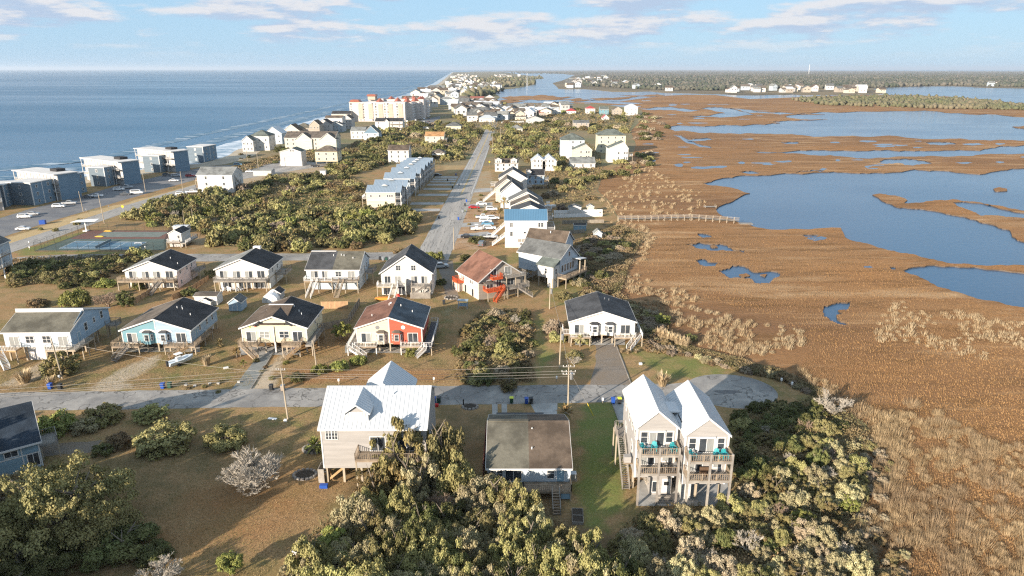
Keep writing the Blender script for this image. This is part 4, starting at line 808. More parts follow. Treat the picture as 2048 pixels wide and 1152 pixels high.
h.deck(-a - 0.2, a, -2.0, -0.05, 2.95, M_GREYWOOD, 'FLR', posts=[(-a, -1.8), (-1.5, -1.8), (1.5, -1.8), (a - 0.2, -1.8)]); h.deck(a + 0.1, a + 3.0, 5, 10.5, 2.9, M_GREYWOOD, 'FRB', rm=M_WOOD); h.pl['R'] = a
for u in (3.5, 7.5): h.win('R', u, 3.9, 0.7, 1.1)
h.part('chimney_box', MB().box(-0.8, 1.2, 11.5, 12.6, 7.5, 8.9), M_WHITE, h.last_roof)
h = House('beach_house', 'pale blue raised house with long side-ridge roof half grey, half brown', -47.0, 171.8, -0.5)
h.gable_x(-7.0, 6.9, 0, 12.6, 3.4, 6.0, 6.0, 8.95, 6.9, S_PBLUE, (R_CHAR, R_OLIVE), oh=0.4, ohs=0.25); h.part('ridge_cap', MB().box(-7.2, -0.5, 6.6, 7.2, 9.1, 9.22), M_WHITE, h.last_roof)
for u, w, c in ((-4.9, 1.8, 1), (-2.2, 1.3, 2), (4.8, 1.8, 3)): h.slider('F', u, 3.45, w, 2.05, curt=c)
h.win('F', 1.4, 4.1, 1.4, 1.3, mull=2); h.block(-6.4, 6.4, 1.6, 12, 0.0, 3.35, S_PBLUE, 'lower_wall')
h.deck(-7.3, 0.1, -1.9, -0.05, 3.35, M_WOOD, 'FL', rm=M_WHITE, posts=[(-7.1, -1.7), (-3.6, -1.7), (0, -1.7)]); h.deck(0.15, 6.9, -1.9, -0.05, 3.35, M_GREYWOOD, 'FR', rm=M_WOOD, posts=[(3.4, -1.7), (6.7, -1.7)])
h.stair((-4.3, -1.95, 3.3), (-5.1, -6.3, 0.1), 1.3, M_WHITE, M_WHITE, tm=M_WOOD); h.stair((2.6, -1.95, 3.3), (2.0, -6.0, 0.1), 1.2, M_PILE, M_WOOD); h.vents([(1.2, 5.2, 8.4), (-0.8, 5.0, 8.3), (2.0, 5.0, 8.3), (4.6, 4.0, 7.9)], 0.1); h.pl['R'] = 6.9
for u in (3, 6, 9): h.win('R', u, 4.2, 0.7, 1.3)
h.deck(6.95, 9.2, 6, 11, 3.3, M_GREYWOOD, 'FRB')
h = House('beach_house', 'tall white gable-front house with charcoal roof and two separate timber decks', -27.3, 168.9, 0.2)
h.gable_y(-6.55, 6.55, 0, 11.5, 0.0, 6.0, 10.5, S_WHITE, R_CHAR)
for u, c in ((-4.9, 0), (-2.2, 3), (2.0, 1), (4.6, 2)): h.slider('F', u, 3.0, 1.5, 2.0, curt=c)
for u in (-2.0, 1.9): h.win('F', u, 6.6, 1.1, 1.3, mull=2)
h.part('divider_wall', MB().box(-0.1, 0.1, -2.2, -0.05, 0.2, 4.4), S_WHITE); h.deck(-7.4, -2.2, -2.3, -0.05, 2.9, M_PILE, 'FLR', rm=M_WHITE); h.stair((-2.6, -2.35, 2.85), (-3.2, -6.6, 0.1), 1.4, M_WHITE, M_WHITE, tm=M_WOOD)
h.deck(1.4, 6.4, -2.6, -0.05, 2.9, M_GREYWOOD, 'FLR'); q = MB()
for k in range(24): q.box(1.3 + k * 0.215, 1.3 + k * 0.215 + 0.19, -3.55, -3.48, 0.1, 1.75)
h.part('screen_fence', q, M_GREYWOOD); h.stair((4.8, -2.65, 2.85), (1.8, -3.2, 1.2), 0.9, M_GREYWOOD); h.pl['F'] = 0; h.slider('F', -5.2, 0.1, 1.8, 2.0); h.slider('F', -1.4, 0.1, 1.6, 2.0); h.pl['R'] = 6.55; h.win('R', 4, 3.8, 0.8, 1.3)
# rotated house with a rust roof and orange decks
h = House('beach_house', 'tan house with rust-red gable roof and bright orange decks and stairs', -2.7, 167.6, 30)
h.gable_y(-6.55, 6.55, 0, 12.0, 0.0, 5.0, 9.5, S_TAN, R_RUST, oh=0.5, ohf=0.5); h.part('side_panel', MB().box(-6.59, -6.55, 0.05, 11.95, 0.05, 4.9), S_CREAM); h.pl['L'] = -6.59
h.slider('F', -2.3, 5.6, 1.6, 2.0); h.slider('F', 1.9, 5.7, 1.7, 2.0, curt=3, b=0.2); h.slider('F', -3.4, 2.8, 1.8, 2.0); h.slider('F', 2.6, 2.8, 2.0, 2.0); h.slider('F', -0.8, 2.8, 1.4, 2.0)
for u, z in ((9.5, 3.4), (8.4, 3.4), (4.6, 3.4), (3.6, 3.4)): h.win('L', u, z, 0.65, 1.1)
for u in (7.6, 3.4): h.door('L', u, 0.1, 1.0, 2.0, M_DARK)
h.deck(-3.4, -0.4, -1.6, -0.05, 5.5, M_ORANGE, 'FLR', posts=[]); h.deck(-5.4, -0.3, -2.6, -0.05, 2.7, M_ORANGE, 'FLR', posts=[(-5.2, -2.4), (-0.5, -2.4)]); h.stair((-1.0, -2.7, 2.65), (-3.9, -3.6, 0.1), 1.1, M_ORANGE, M_ORANGE)
h.deck(0.4, 6.2, -2.0, -0.05, 5.5, M_GREYWOOD, 'FLR', posts=[(0.5, -1.8), (3.2, -1.8), (6.0, -1.8)]); h.deck(0.2, 6.8, -2.8, -0.05, 2.7, M_GREYWOOD, 'FLR', posts=[(0.4, -2.6), (3.4, -2.6), (6.6, -2.6)]); h.stair((3.4, -2.85, 2.65), (6.6, -4.6, 0.1), 1.1, M_GREYWOOD); h.part('awning', MB().prism([(-5.6, 4.6), (-3.3, 4.6), (-3.3, 4.72), (-5.6, 4.72)], -2.5, -0.05), R_TAUPE)
h.deck(-8.6, -6.6, 8.5, 11.5, 2.7, M_ORANGE, 'FLB', posts=[(-8.5, 8.6), (-8.5, 11.4)]); h.block(-8.0, -6.65, 9.0, 11.4, 0, 2.4, S_PINK, 'storage_room')
# pale blue cross-gabled house on stilts
h = House('beach_house', 'white and pale blue stilt house with grey cross-gable roof overlooking the marsh', 6.8, 177.6, -36)
h.gable_x(-8.0, 5.6, 2.6, 12.0, 2.8, 7.6, 6.6, 10.4, 7.4, S_PBLUE, R_GREY, oh=0.4, ohs=0.4); h.part('end_wall', MB().prism([(2.6, 2.8), (12, 2.8), (12, 6.6), (7.4, 10.4), (2.6, 7.6)], 5.6, 5.63, 'x'), S_PBLUE, fix=True)
h.block(0.6, 5.55, -0.6, 2.58, 2.8, 6.0, S_WHITE, 'front_wing'); h.part('wing_roof', MB().prism([(-1.0, 5.95), (2.95, 7.75), (2.95, 7.9), (-1.0, 6.1)], 0.2, 6.0, 'x'), R_GREEN, fix=True); h.pl['F'] = -0.6; h.win('F', 3.2, 4.0, 0.7, 1.3); h.pl['R'] = 5.63
for u in (3.8, 5.2, 6.6, 8.0, 9.3): h.win('R', u, 3.6, 0.8, 1.9, rails=1)
h.win('R', 7.3, 7.4, 0.7, 1.2); h.pl['R'] = 5.55; h.win('R', 0.8, 3.8, 0.7, 1.4)
h.deck(5.66, 8.6, 1.2, 12.0, 2.8, M_WOOD, 'FRB', posts=[(8.4, 1.4), (8.4, 5), (8.4, 8.5), (8.4, 11.8), (5.9, 1.4)]); h.part('porch_roof', MB().prism([(9.0, 6.4), (12.4, 6.0), (12.4, 6.15), (9.0, 6.55)], 5.66, 8.2, 'x'), M_WHITE, fix=True); h.piles([(8.0, 9.2), (8.0, 12.0)], 6.0)
h.piles(grid_pts((-7.6, -3.4, 0.8, 5.2), (-0.3, 3, 7, 11.6)), 2.8); h.block(3.6, 5.4, -0.3, 2.0, 0, 2.75, S_WHITE, 'storage_room'); h.stair((-1.0, 2.0, 2.7), (-5.5, 1.2, 0.1), 1.1, M_GREYWOOD); h.stair((-8.1, 8.5, 2.7), (-12.5, 8.0, 0.1), 1.2, M_WOOD)
h.part('cross_brace', MB().beam((5.3, 0, 0.2), (5.3, 2.8, 2.6), 0.08, 0.2).beam((5.36, 0, 2.6), (5.36, 2.8, 0.2), 0.08, 0.2), M_NEWWOOD)
h = House('beach_house', 'pale blue house with brown shingle roof standing behind the cross-gable stilt house', 9.5, 196.0, -22)
h.gable_x(-6.0, 6.0, 0, 9.5, 0.0, 6.6, 6.6, 10.0, 4.7, S_PBLUE, R_BROWN, oh=0.4, ohs=0.35); h.pl['R'] = 6.0; h.slider('R', 3.0, 4.0, 1.4, 2.0); h.win('R', 6.5, 4.4, 0.9, 1.3); h.deck(6.05, 8.5, 1, 9, 3.8, M_GREYWOOD, 'FRB'); h.vents([(0.8, 3.5, 9.6)], 0.12); h.deck(-7.6, -6.05, 2, 7, 3.6, M_GREYWOOD, 'FLB')
# white house with the blue metal roof
h = House('beach_house', 'tall white house with bright blue metal roof and stairs up its side', 4.8, 218.0, 0.3)
h.gable_x(-7.1, 6.6, 0, 11.0, 0.0, 9.1, 9.1, 11.7, 5.2, S_WHITE, R_MBLUE, oh=0.35, ohs=0.25, ribs=0.55)
for u, z in ((-5.0, 7.0), (-5.0, 4.0)): h.win('F', u, z, 0.8, 1.3, mull=2 if z > 5 else 1)
for u, z in ((4.1, 7.0), (5.0, 7.0), (3.6, 4.1), (4.4, 4.1)): h.win('F', u, z, 0.65, 1.3)
h.win('F', -0.6, 4.8, 0.7, 0.6, rails=1)
for u in (-2.4, -1.1): h.part('wall_plaque', MB().box(u - 0.5, u + 0.5, -0.1, -0.01, 2.0, 2.9), M_GREYWOOD)
h.part('utility_box', MB().box(-2.2, -1.7, -0.25, -0.01, 1.0, 1.6), M_STEEL); h.deck(6.65, 9.3, 0.2, 9, 5.8, M_WOOD, 'FRB', rm=M_WHITE, posts=[(9.1, 0.4), (9.1, 4.5), (9.1, 8.8)]); h.deck(6.65, 9.3, 0.2, 9, 2.9, M_WOOD, 'FRB', rm=M_WHITE, posts=[])
h.stair((-7.2, 3.0, 3.4), (-11.4, 3.0, 0.1), 1.4, M_WHITE, M_WHITE); h.stair((-7.2, 8.0, 6.0), (-11.6, 8.0, 2.0), 1.2, M_WHITE, M_WHITE)
# house cut by the left edge, second row
h = House('beach_house', 'white house with two tiers of railed decks on stilts at picture edge', -146.5, 178.5, 8)
h.gable_y(-6, 3.0, 2.4, 13, 3.0, 9.0, 11.5, S_PBLUE, R_GREY)
for z in (3.2, 6.2): h.deck(-6, 5.0, 0, 2.35, z, M_WOOD, 'FLR', rm=M_WHITE, posts=[]); h.deck(3.05, 5.0, 2.4, 9, z, M_WOOD, 'RB', rm=M_WHITE, posts=[])
h.piles([(4.8, 0.2), (1.2, 0.2), (-2.4, 0.2), (4.8, 4.5), (4.8, 8.8), (2.6, 3), (2.6, 12)], 7.2, 0.14, M_PVC); h.slider('F', 0, 3.3, 1.8, 2.0); h.slider('F', 0, 6.3, 1.8, 2.0); h.pl['R'] = 3.0; h.slider('R', 5, 3.3, 1.8, 2.0); h.slider('R', 5, 6.3, 1.8, 2.0)
# ================================================================ MID AND FAR BUILDINGS
def hgt(py, Y):
    v = (576 - py) / FPX; return CAM_H + (v * Y * math.cos(PITCH) - Y * math.sin(PITCH)) / (math.cos(PITCH) + v * math.sin(PITCH))
def back_y(p, py, z, pitch):      # distance behind the eave at which a roof of this pitch reaches photo row py
    best = min(((abs(576 - FPX * ((p.y + d/10) * math.sin(PITCH) + (z + pitch * d/10 - CAM_H) * math.cos(PITCH)) / ((p.y + d/10) * math.cos(PITCH) - (z + pitch * d/10 - CAM_H) * math.sin(PITCH)) - py), d / 10) for d in range(5, 160)))
    return best[1]
def wins(h, face, us, zs, w=0.9, hh=1.3, gm=None):
    for z in zs:
        for u in us: h.win(face, u, z, w, hh, gm=gm)
def mid_house(label, x0, x1, base, eave, ridge, D, wm, rm, ax='x', name='beach_house', floors=2, nwin=3, rot=0.0, sidewin=2, ribs=0.0, group=None, porch=None, zf=0.0):
    """house whose front base spans photo columns x0..x1 on row base; eave and ridge are photo rows of the front eave and the ridge"""
    p = at((x0 + x1) / 2, base); W = (at(x1, base) - at(x0, base)).length; ze = hgt(eave, p.y)
    h = House(name, label, p.x, p.y, rot, group=group)
    if ax == 'x':
        d = back_y(p, ridge, ze, 0.42); d = min(max(d, 2.0), D * 0.6); h.gable_x(-W/2, W/2, 0, D, zf, ze, ze, ze + 0.42 * d, d, wm, rm, oh=0.35, ohs=0.25, ribs=ribs)
    elif ax == 'y': h.gable_y(-W/2, W/2, 0, D, zf, ze, hgt(ridge, p.y), wm, rm, oh=0.3, ohf=0.3, ribs=ribs)
    else: h.hip(-W/2, W/2, 0, D, zf, ze, ze + min(W, D) * 0.28, wm, rm)
    fl = max(1, floors); fh = (ze - zf) / fl; zs = [zf + fh * k + fh * 0.32 for k in range(fl)]
    if zf > 1: h.piles(grid_pts((-W/2 + 0.3, 0, W/2 - 0.3), (0.3, D - 0.3)), zf)
    if nwin: wins(h, 'F', [W * ((k + 0.5) / nwin - 0.5) for k in range(nwin)], zs)
    if sidewin and p.x < 0: wins(h, 'R', [D * ((k + 0.5) / sidewin) for k in range(sidewin)], zs)
    if porch:
        for k in range(fl): h.deck(W/2 + 0.05, W/2 + 2.2, 0.5, D - 0.5, max(0.4, zf + fh * k), M_WOOD, 'FRB', rm=M_WHITE, posts=[(W/2 + 2.1, 0.6), (W/2 + 2.1, D - 0.6)])
    h.W = W; h.ze = ze; h.D = D; return h
# ---- grey-roofed townhouses, a stepped row left of the main road
row = [(717.6, 801.8, 384.7), (734, 814, 373), (755.6, 830, 357.6), (769, 841, 347), (780, 849, 339.5), (789, 855, 334), (795, 860, 330), (801, 865, 326)]
ys = [at(b, r, 8.2) for a, b, r in row]
for i, (a, b, r) in enumerate(row):
    q = ys[i]; Y = q.y; nxt = ys[i + 1].y - Y if i + 1 < len(row) else 13.0; D = 11.0; W = 14.2
    lab = ('nearest unit of the grey metal-roofed townhouse row, cream end wall among trees', 'second unit of the grey metal-roofed townhouse row', 'third unit of the grey metal-roofed townhouse row', 'fourth unit of the grey metal-roofed townhouse row', 'fifth unit of the grey metal-roofed townhouse row', 'sixth unit of the grey metal-roofed townhouse row', 'seventh unit of the grey metal-roofed townhouse row', 'farthest unit of the grey metal-roofed townhouse row')[i]
    h = House('townhouse', lab, q.x - W/2, Y, 0.3, group='grey-roofed townhouses'); h.gable_x(-W/2, W/2 - 2.4, 0, D, 0.0, 8.2, 8.2, 10.3, 4.8, S_CREAM if i == 0 else S_BLUEGREY, R_MLBLUE, oh=0.2, ohs=0.2, ribs=0.6)
    h.part('porch_roof', MB().prism([(-0.2, 8.15), (4.8, 10.25), (D, 8.15), (D, 8.3), (4.8, 10.4), (-0.2, 8.3)], W/2 - 2.19, W/2, 'x'), R_MLBLUE, fix=True)
    h.part('ridge_vent', MB().prism([(-1.3, 10.45), (0, 11.0), (1.3, 10.45)], 3.2, 4.8), M_WHITE, fix=True)
    for z in (2.9, 5.6): h.deck(W/2 - 2.35, W/2 - 0.1, 0.1, D - 0.2, z, M_GREYWOOD, 'FRB', rm=M_WHITE, posts=[])
    h.piles([(W/2 - 0.2, 0.2), (W/2 - 0.2, D/2), (W/2 - 0.2, D - 0.3)], 8.1, 0.12, M_WHITE)
    wins(h, 'F', (-5.2, -1.6), (6.3,), 0.55, 0.9); wins(h, 'F', (1.6, 2.5, 3.4), (6.3,), 0.55, 0.9); h.part('band_board', MB().box(-W/2, W/2 - 2.4, -0.05, 0.0, 4.9, 5.15), M_WHITE); h.pl['R'] = W/2 - 2.4; h.slider('R', 4, 3.0, 1.8, 2.0); h.slider('R', 4, 5.7, 1.8, 2.0); h.door('R', 8, 3.0); h.deck(-W/2 - 2.0, -W/2 - 0.05, 1, 7, 5.6, M_GREYWOOD, 'FLB', rm=M_WHITE)
    road('driveway', [(q.x + 0.5, Y + 2), (-30.6 + (Y - 215) * 0.008, Y + 2), (-30.6 + (Y - 215) * 0.008, Y + 7.5), (q.x + 0.5, Y + 7.5)], 0.006, M_CONC, 40 + i, 0.05)
# ---- white tall house beside the ocean road
h = mid_house('tall white three-storey house with grey roof beside the ocean road', 398, 468, 387, 350, 334, 13, S_WHITE, R_LGREY, floors=3, nwin=2); h.deck(-h.W/2 - 1.6, -h.W/2 - 0.05, 1, 9, 6.0, M_WOOD, 'FLB'); h.deck(-h.W/2 - 1.6, -h.W/2 - 0.05, 1, 9, 3.0, M_WOOD, 'FLB'); h.stair((h.W/2 + 0.2, 4, 6.0), (h.W/2 + 2.6, 4, 3.0), 1.0, M_GREYWOOD)
# ---- blue seaside apartment blocks: (front-left top, edge top, right-back top, edge base row)
S_LITFRONT = sid('steelblue', (0.125, 0.165, 0.20))  # wing fronts only: sunlit face coloured apart from the shaded sides
KB = [((-30, 375), (5, 371), (25, 362.5), 414), ((25, 364), (60, 367), (93, 358.5), 411), ((116, 351), (134, 351.5), (162, 345), 391), ((178, 335), (207, 336), (233, 330), 373), ((246, 325.5), (260, 324.5), (284, 319.5), 356.5), ((290, 311), (317, 312.5), (337, 307.5), 345), ((348, 304.5), (361, 303.5), (380, 298.5), 334), ((380, 293), (405, 294.5), (423, 289.5), 324)]
for i, (fl, ed, rb_, br) in enumerate(KB):
    e0 = at(ed[0] + 3, br); z = max(8.5, min(12.0, hgt(ed[1], e0.y))); A_, B_, C_ = at(fl[0], fl[1], z), at(ed[0], ed[1], z), at(rb_[0], rb_[1], z); d = (B_ - A_); rot = math.atan2(d.y, d.x); rot = max(-0.15, min(0.25, rot)); W = max(4.0, d.length); D = max(9.0, min(22.0, (C_ - B_).length))
    h = House('apartment_block', ('blue apartment wing cut by the left edge of the photo', 'nearest whole blue apartment wing by the sea', 'blue apartment wing, second whole one along the beach', 'blue apartment wing, third along the beach', 'blue apartment wing, fourth along the beach', 'blue apartment wing, fifth along the beach', 'blue apartment wing, sixth along the beach', 'farthest blue apartment wing along the beach')[i], B_.x, B_.y, math.degrees(rot), 'apartment block', 'blue seaside apartments')
    h.part('wall', MB().box(-W, 0, 0, D, 0.0, z), S_DBLUE); h.planes(-W, 0, 0, D); h.part('front_panel', MB().box(-W, -0.02, -0.05, -0.002, 0.1, z - 0.02), S_LITFRONT); h.pl['F'] = -0.05  # one wall: sunlit front and shaded side are put into separate colours
    h.part('roof', MB().box(-W - 0.3, 0.3, -0.3, D + 0.3, z, z + 0.35), mat('flat_roof_white', (0.62, 0.60, 0.57), (0.52, 0.50, 0.47), scale=0.4, rough=0.8)); h.part('corner_board', MB().box(-0.2, 0.12, -0.12, 0.2, 0, z), M_WHITE); h.part('corner_board', MB().box(-0.02, 0.08, D * 0.5 - 0.15, D * 0.5 + 0.15, 0, z), M_WHITE)
    for k in range(3): h.win('F', -W * 0.5, 1.0 + k * z / 3, 0.9, 1.2); h.win('R', D * 0.25, 1.0 + k * z / 3, 0.9, 1.2); h.win('R', D * 0.78, 1.0 + k * z / 3, 0.9, 1.2)
for i, (fl, fr, zz) in enumerate((((36, 341), (118, 350), 11.5), ((170, 316), (246, 325), 11.5), ((277, 297), (350, 304), 11.5), ((-80, 372), (0, 366), 11.5))):
    A_, B_ = at(fl[0], fl[1], zz), at(fr[0], fr[1], zz); d = B_ - A_; rot = math.atan2(d.y, d.x); W = d.length
    h = House('apartment_block', ('long apartment bar with pale balconies and white roof, nearest the camera', 'long apartment bar with white roof, middle of three', 'long apartment bar with white roof, farthest of three', 'apartment bar cut by left edge of the photo')[i], A_.x - 1.5, A_.y + 1.0, math.degrees(rot), 'apartment block', 'blue seaside apartments')
    h.part('wall', MB().box(0, W, 0, 9, 0, 11.4), S_DBLUE); h.part('front_panel', MB().box(0.02, W - 0.02, -0.03, -0.002, 0.05, 11.35), S_GREY); h.planes(0, W, 0, 12); h.part('roof', MB().box(-0.4, W + 0.4, -1.8, 9.4, 11.4, 11.8), mat('flat_roof_white', (0.6, 0.6, 0.6)))  # shaded end is put into dark blue, front skin kept pale
    for k in range(3):
        for j in range(int(W // 5)): h.slider('F', 2.5 + j * 5, 0.6 + k * 3.8, 1.8, 2.1)
    for k in (1, 2): h.deck(0.2, W - 0.2, -1.7, -0.05, 3.8 * k, M_GREYWOOD, 'F', rm=M_WHITE, posts=[])
    h.piles([(0.3 + j * 5, -1.5) for j in range(int(W // 5) + 1)], 11.3, 0.12, M_WHITE)
    h.part('stair_tower', MB().box(W * 0.62, W * 0.78, 4, 8, 11.8, 13.0), M_DARK)
# ---- houses right of the main road: stepped white gables
def gable_px(label, xl, xr, xa, ya, ye, base, D, wm, rm, **k):
    """front gable: eave columns xl..xr on row ye, apex (xa, ya), ground row base"""
    p = at(xa, base); ze = hgt(ye, p.y); zr = hgt(ya, p.y); X0, X1 = at(xl, ye, ze).x, at(xr, ye, ze).x; XA = at(xa, ya, zr).x
    h = House('beach_house', label, XA, p.y, k.get('rot', 0.0)); h.gable_y(X0 - XA, X1 - XA, 0, D, k.get('zf', 0.0), ze, zr, wm, rm, xa=0.0, oh=0.3, ohf=0.25, ribs=k.get('ribs', 0.0)); h.ze = ze; h.zr = zr; h.x0, h.x1 = X0 - XA, X1 - XA; return h
h = gable_px('white gabled house directly behind the blue metal roof', 1023, 1090, 1062, 411, 424, 470, 9, S_WHITE, R_CHAR); h.deck(h.x1 + 0.1, h.x1 + 3, 0.5, 7, 5.5, M_WOOD, 'FRB', rm=M_WHITE)
h = gable_px('white house with taupe gable roof, second behind the blue metal roof', 1022, 1088, 1059, 396, 412, 452, 8, S_CREAM, R_TAUPE); h.deck(h.x1 + 0.1, h.x1 + 3, 0.5, 7, 5.5, M_WOOD, 'FRB', rm=M_WHITE)
h = gable_px('white house with charcoal gable roof, third behind the blue metal roof', 1018, 1084, 1054, 384, 402, 436, 8, S_WHITE, R_GREY)
h = gable_px('narrow pale blue gabled house beside the white one', 1001, 1048, 1024, 365, 385, 416, 9, S_PBLUE, R_CHAR, zf=0); wins(h, 'F', (-1.5, 1.5), (2.0,), 1.0, 1.4)
h = gable_px('tall peach-white house with tan gable roof and white stairs', 991, 1046, 1014, 358, 376, 405, 12, S_CREAM, R_TAUPE); h.stair((h.x0 - 0.2, 3, 4.5), (h.x0 - 5.5, 1.5, 0.1), 1.4, M_WHITE, M_WHITE); wins(h, 'F', (-2.4,), (2.2,), 1.2, 1.4)
h = gable_px('white house with charcoal gable roof and side porch', 998, 1054, 1026, 340, 357, 388, 12, S_WHITE, R_CHAR); wins(h, 'F', (2.6, 3.6), (4.0,), 0.8, 1.5); h.deck(h.x1 + 0.1, h.x1 + 2.6, 0.2, 8, 3.2, M_WOOD, 'FRB', rm=M_WHITE); h.deck(h.x0 - 4.0, h.x0 - 0.1, 1, 8, 3.6, M_WOOD, 'FLB', rm=M_WHITE)
h = mid_house('light blue house with dark roof, white dormer and end porches', 1054, 1088, 378, 351, 336, 9, S_LBLUE, R_DARK, floors=2, nwin=3, zf=2.2, porch=True); h.gable_y(-4.2, -2.2, 0.6, 3.2, h.ze + 0.3, h.ze + 1.8, h.ze + 2.6, S_WHITE, R_DARK, planes=False, oh=0.2, ohf=0.2)
h = mid_house('white house with brown roof and two dormers behind the blue light-coloured house', 990, 1036, 343, 327, 315, 9, S_WHITE, R_BROWN, floors=2, nwin=4)
for u in (-4.6, 4.2): h.gable_y(u - 1.8, u + 1.8, 0.3, 4, h.ze, h.ze + 2.0, h.ze + 3.0, S_WHITE, R_BROWN, planes=False, oh=0.2, ohf=0.2); h.pl['F'] = 0.3; wins(h, 'F', (u - 0.5, u + 0.5), (h.ze + 0.5,), 0.6, 1.1)
h.part('dormer_shade_block', MB().box(-0.8, 0.8, 0.2, 2.5, h.ze - 1.5, h.ze + 1.8), M_DARK)  # solid block; shade of a gap between dormers is put into its colour
for xa, ya, l in ((1077, 312, 'left one of the white twin-gabled cottages'), (1099, 311.5, 'right one of the white twin-gabled cottages')): h = gable_px(l, xa - 14, xa + 14, xa, ya, 323, 342, 11, S_WHITE, R_MGREY); wins(h, 'F', (-2, 0, 2), (2.5, 5.0), 0.7, 1.2)
h = mid_house('four-storey pale blue and white block with grey roof', 1122, 1168, 318, 280, 274, 14, S_PBLUE, R_GREEN, 'hip', floors=4, nwin=3); h.part('white_corner', MB().box(-h.W/2 - 0.1, -h.W/2 + 5, -0.1, -0.01, 0.1, h.ze - 0.2), S_WHITE)
h = mid_house('four-storey pale yellow block with grey roof', 1195, 1250, 306, 271, 264, 14, S_YELLOW, R_GREEN, 'hip', floors=4, nwin=4)
h = gable_px('cream gabled house in front of the pale blue block', 1146, 1184, 1172, 289, 300, 322, 11, S_CREAM, R_GREEN); wins(h, 'F', (-3, 0.5, 2), (2.0, 5.0), 0.8, 1.3)
h = gable_px('grey-white gabled house in front of the pale yellow block', 1217, 1257, 1248, 284, 297, 325, 11, S_WHITE, R_GREEN); wins(h, 'F', (-3, 0.8, 2.2), (2.0, 5.2), 0.8, 1.3); h.deck(h.x1 + 0.1, h.x1 + 3, 0.5, 8, 4.0, M_WOOD, 'FRB', rm=M_WHITE)
h = mid_house('white cottage with wide grey roof near the marsh trees', 1141, 1190, 336, 327, 314, 12, S_WHITE, R_LGREY, floors=1, nwin=3)
h = mid_house('white house with orange-tan roof beside the main road wood', 850, 888, 287, 273, 262, 12, S_CREAM, R_ORANGE, floors=2, nwin=3, porch=True)
h = mid_house('tall white house with brown roof band behind the townhouses', 777, 818, 326, 301, 290, 12, S_WHITE, R_BROWN, floors=3, nwin=3)
h = mid_house('brown hip-roofed house on stilts behind the townhouse row', 864, 889, 318, 306, 298, 10, S_WHITE, R_TAUPE, 'hip', floors=1, nwin=2, zf=2.6)
h = mid_house('white house with grey hip roof above the main road', 892, 922, 262, 252, 244, 13, S_CREAM, R_GREY, 'hip', floors=1, nwin=2)
# ---- seaside houses
h = gable_px('small grey gabled house with two white garage doors', 559, 602, 583, 297, 304, 332, 10, S_GREY, R_GREEN); h.part('lower_wall', MB().box(h.x0 - 0.05, h.x1 + 0.05, -0.06, 3, 0, 2.9), S_WHITE); h.pl['F'] = -0.06
for u in (-1.7, 2.4): h.door('F', u, 0.1, 2.6, 2.2, M_PVC)
h.pl['F'] = 0; wins(h, 'F', (-0.6, 0.8), (hgt(304, h.root.location.y) + 0.3,), 0.7, 1.0); h.stair((h.x0 - 0.6, 8, 3.0), (h.x0 - 0.6, 2, 0.1), 1.2, M_WHITE, M_WHITE)
h = mid_house('yellow house with brown hip roof beside the grey gabled house', 632, 676, 331, 303, 294, 11, S_BUFF, R_TAUPE, 'hip', floors=2, nwin=3, zf=2.4)
h = mid_house('long cream apartment building with brown roof near the beach', 571, 672, 300, 276, 263, 16, S_CREAM, R_TAUPE, floors=3, nwin=9)
for u in (-h.W * 0.12, h.W * 0.36): h.gable_y(u - 6, u + 6, -1.0, 6, 0, h.ze - 1.0, h.ze + 3.5, S_SAGE, R_TAUPE, planes=False)
sea = [(486, 508, 303, 282, 272, S_WHITE, R_GREEN, 'y', 'white gabled beach house, nearest the sand of its row'), (502, 540, 301, 272, 262, S_WHITE, R_GREEN, 'hip', 'white beach house with grey-green hip roof'), (531, 565, 288, 267, 254, S_PBLUE, R_MWHITE, 'y', 'pale aqua beach house with white roof'), (567, 600, 270, 262, 249, S_CREAM, R_BROWN, 'y', 'cream beach house with rust-brown roof'), (588, 622, 268, 256, 242, S_TAN, R_OLIVE, 'hip', 'tan beach house with broad olive hip roof'), (620, 640, 270, 250, 241, S_TAN, R_BROWN, 'y', 'narrow tan beach house with brown roof'), (634, 662, 266, 248, 239, S_GREY, R_DARK, 'y', 'grey beach house with dark roof edge'), (652, 686, 262, 236, 231, S_WHITE, R_BROWN, 'x', 'large white beach house with brown roof'), (664, 686, 264, 250, 245, S_BLUEGREY, R_GREY, 'y', 'small blue-grey gabled cottage before the large white beach house'), (664, 702, 244, 228, 222, S_CREAM, R_DARK, 'x', 'cream beach house with long dark roof beside the hotel'), (684, 704, 258, 238, 230, S_GREY, R_BROWN, 'y', 'grey three-storey beach house left of the hotel')]
for x0, x1, b, e, r, wm, rm, ax, l in sea: mid_house(l, x0, x1, b, e, r, 14, wm, rm, ax, floors=2, nwin=3)
h = mid_house('blue gabled house with grey side roof below the hotel', 728, 758, 281, 266, 252, 13, S_PBLUE, R_GREEN, 'y', floors=2, nwin=2); h.part('gable_panel', MB().prism([(-h.W/2, h.ze), (h.W/2, h.ze), (0, hgt(253, h.root.location.y))], -0.1, -0.02), S_DBLUE, fix=True)
mid_house('white cottage with grey roof left of the blue gabled house', 702, 730, 278, 262, 254, 14, S_WHITE, R_LGREY, floors=2, nwin=3)
h = mid_house('white balconied house with black roof in front of the hotel', 751, 806, 262, 243, 236, 12, S_WHITE, R_DARK, floors=3, nwin=4); h.gable_y(-4, 0, -0.8, 4, 0, h.ze, h.ze + 2.2, S_WHITE, R_DARK, planes=False)
for z in (3.2, 6.4): h.deck(1, h.W/2, -2, -0.05, z, M_WOOD, 'FLR', rm=M_WHITE)
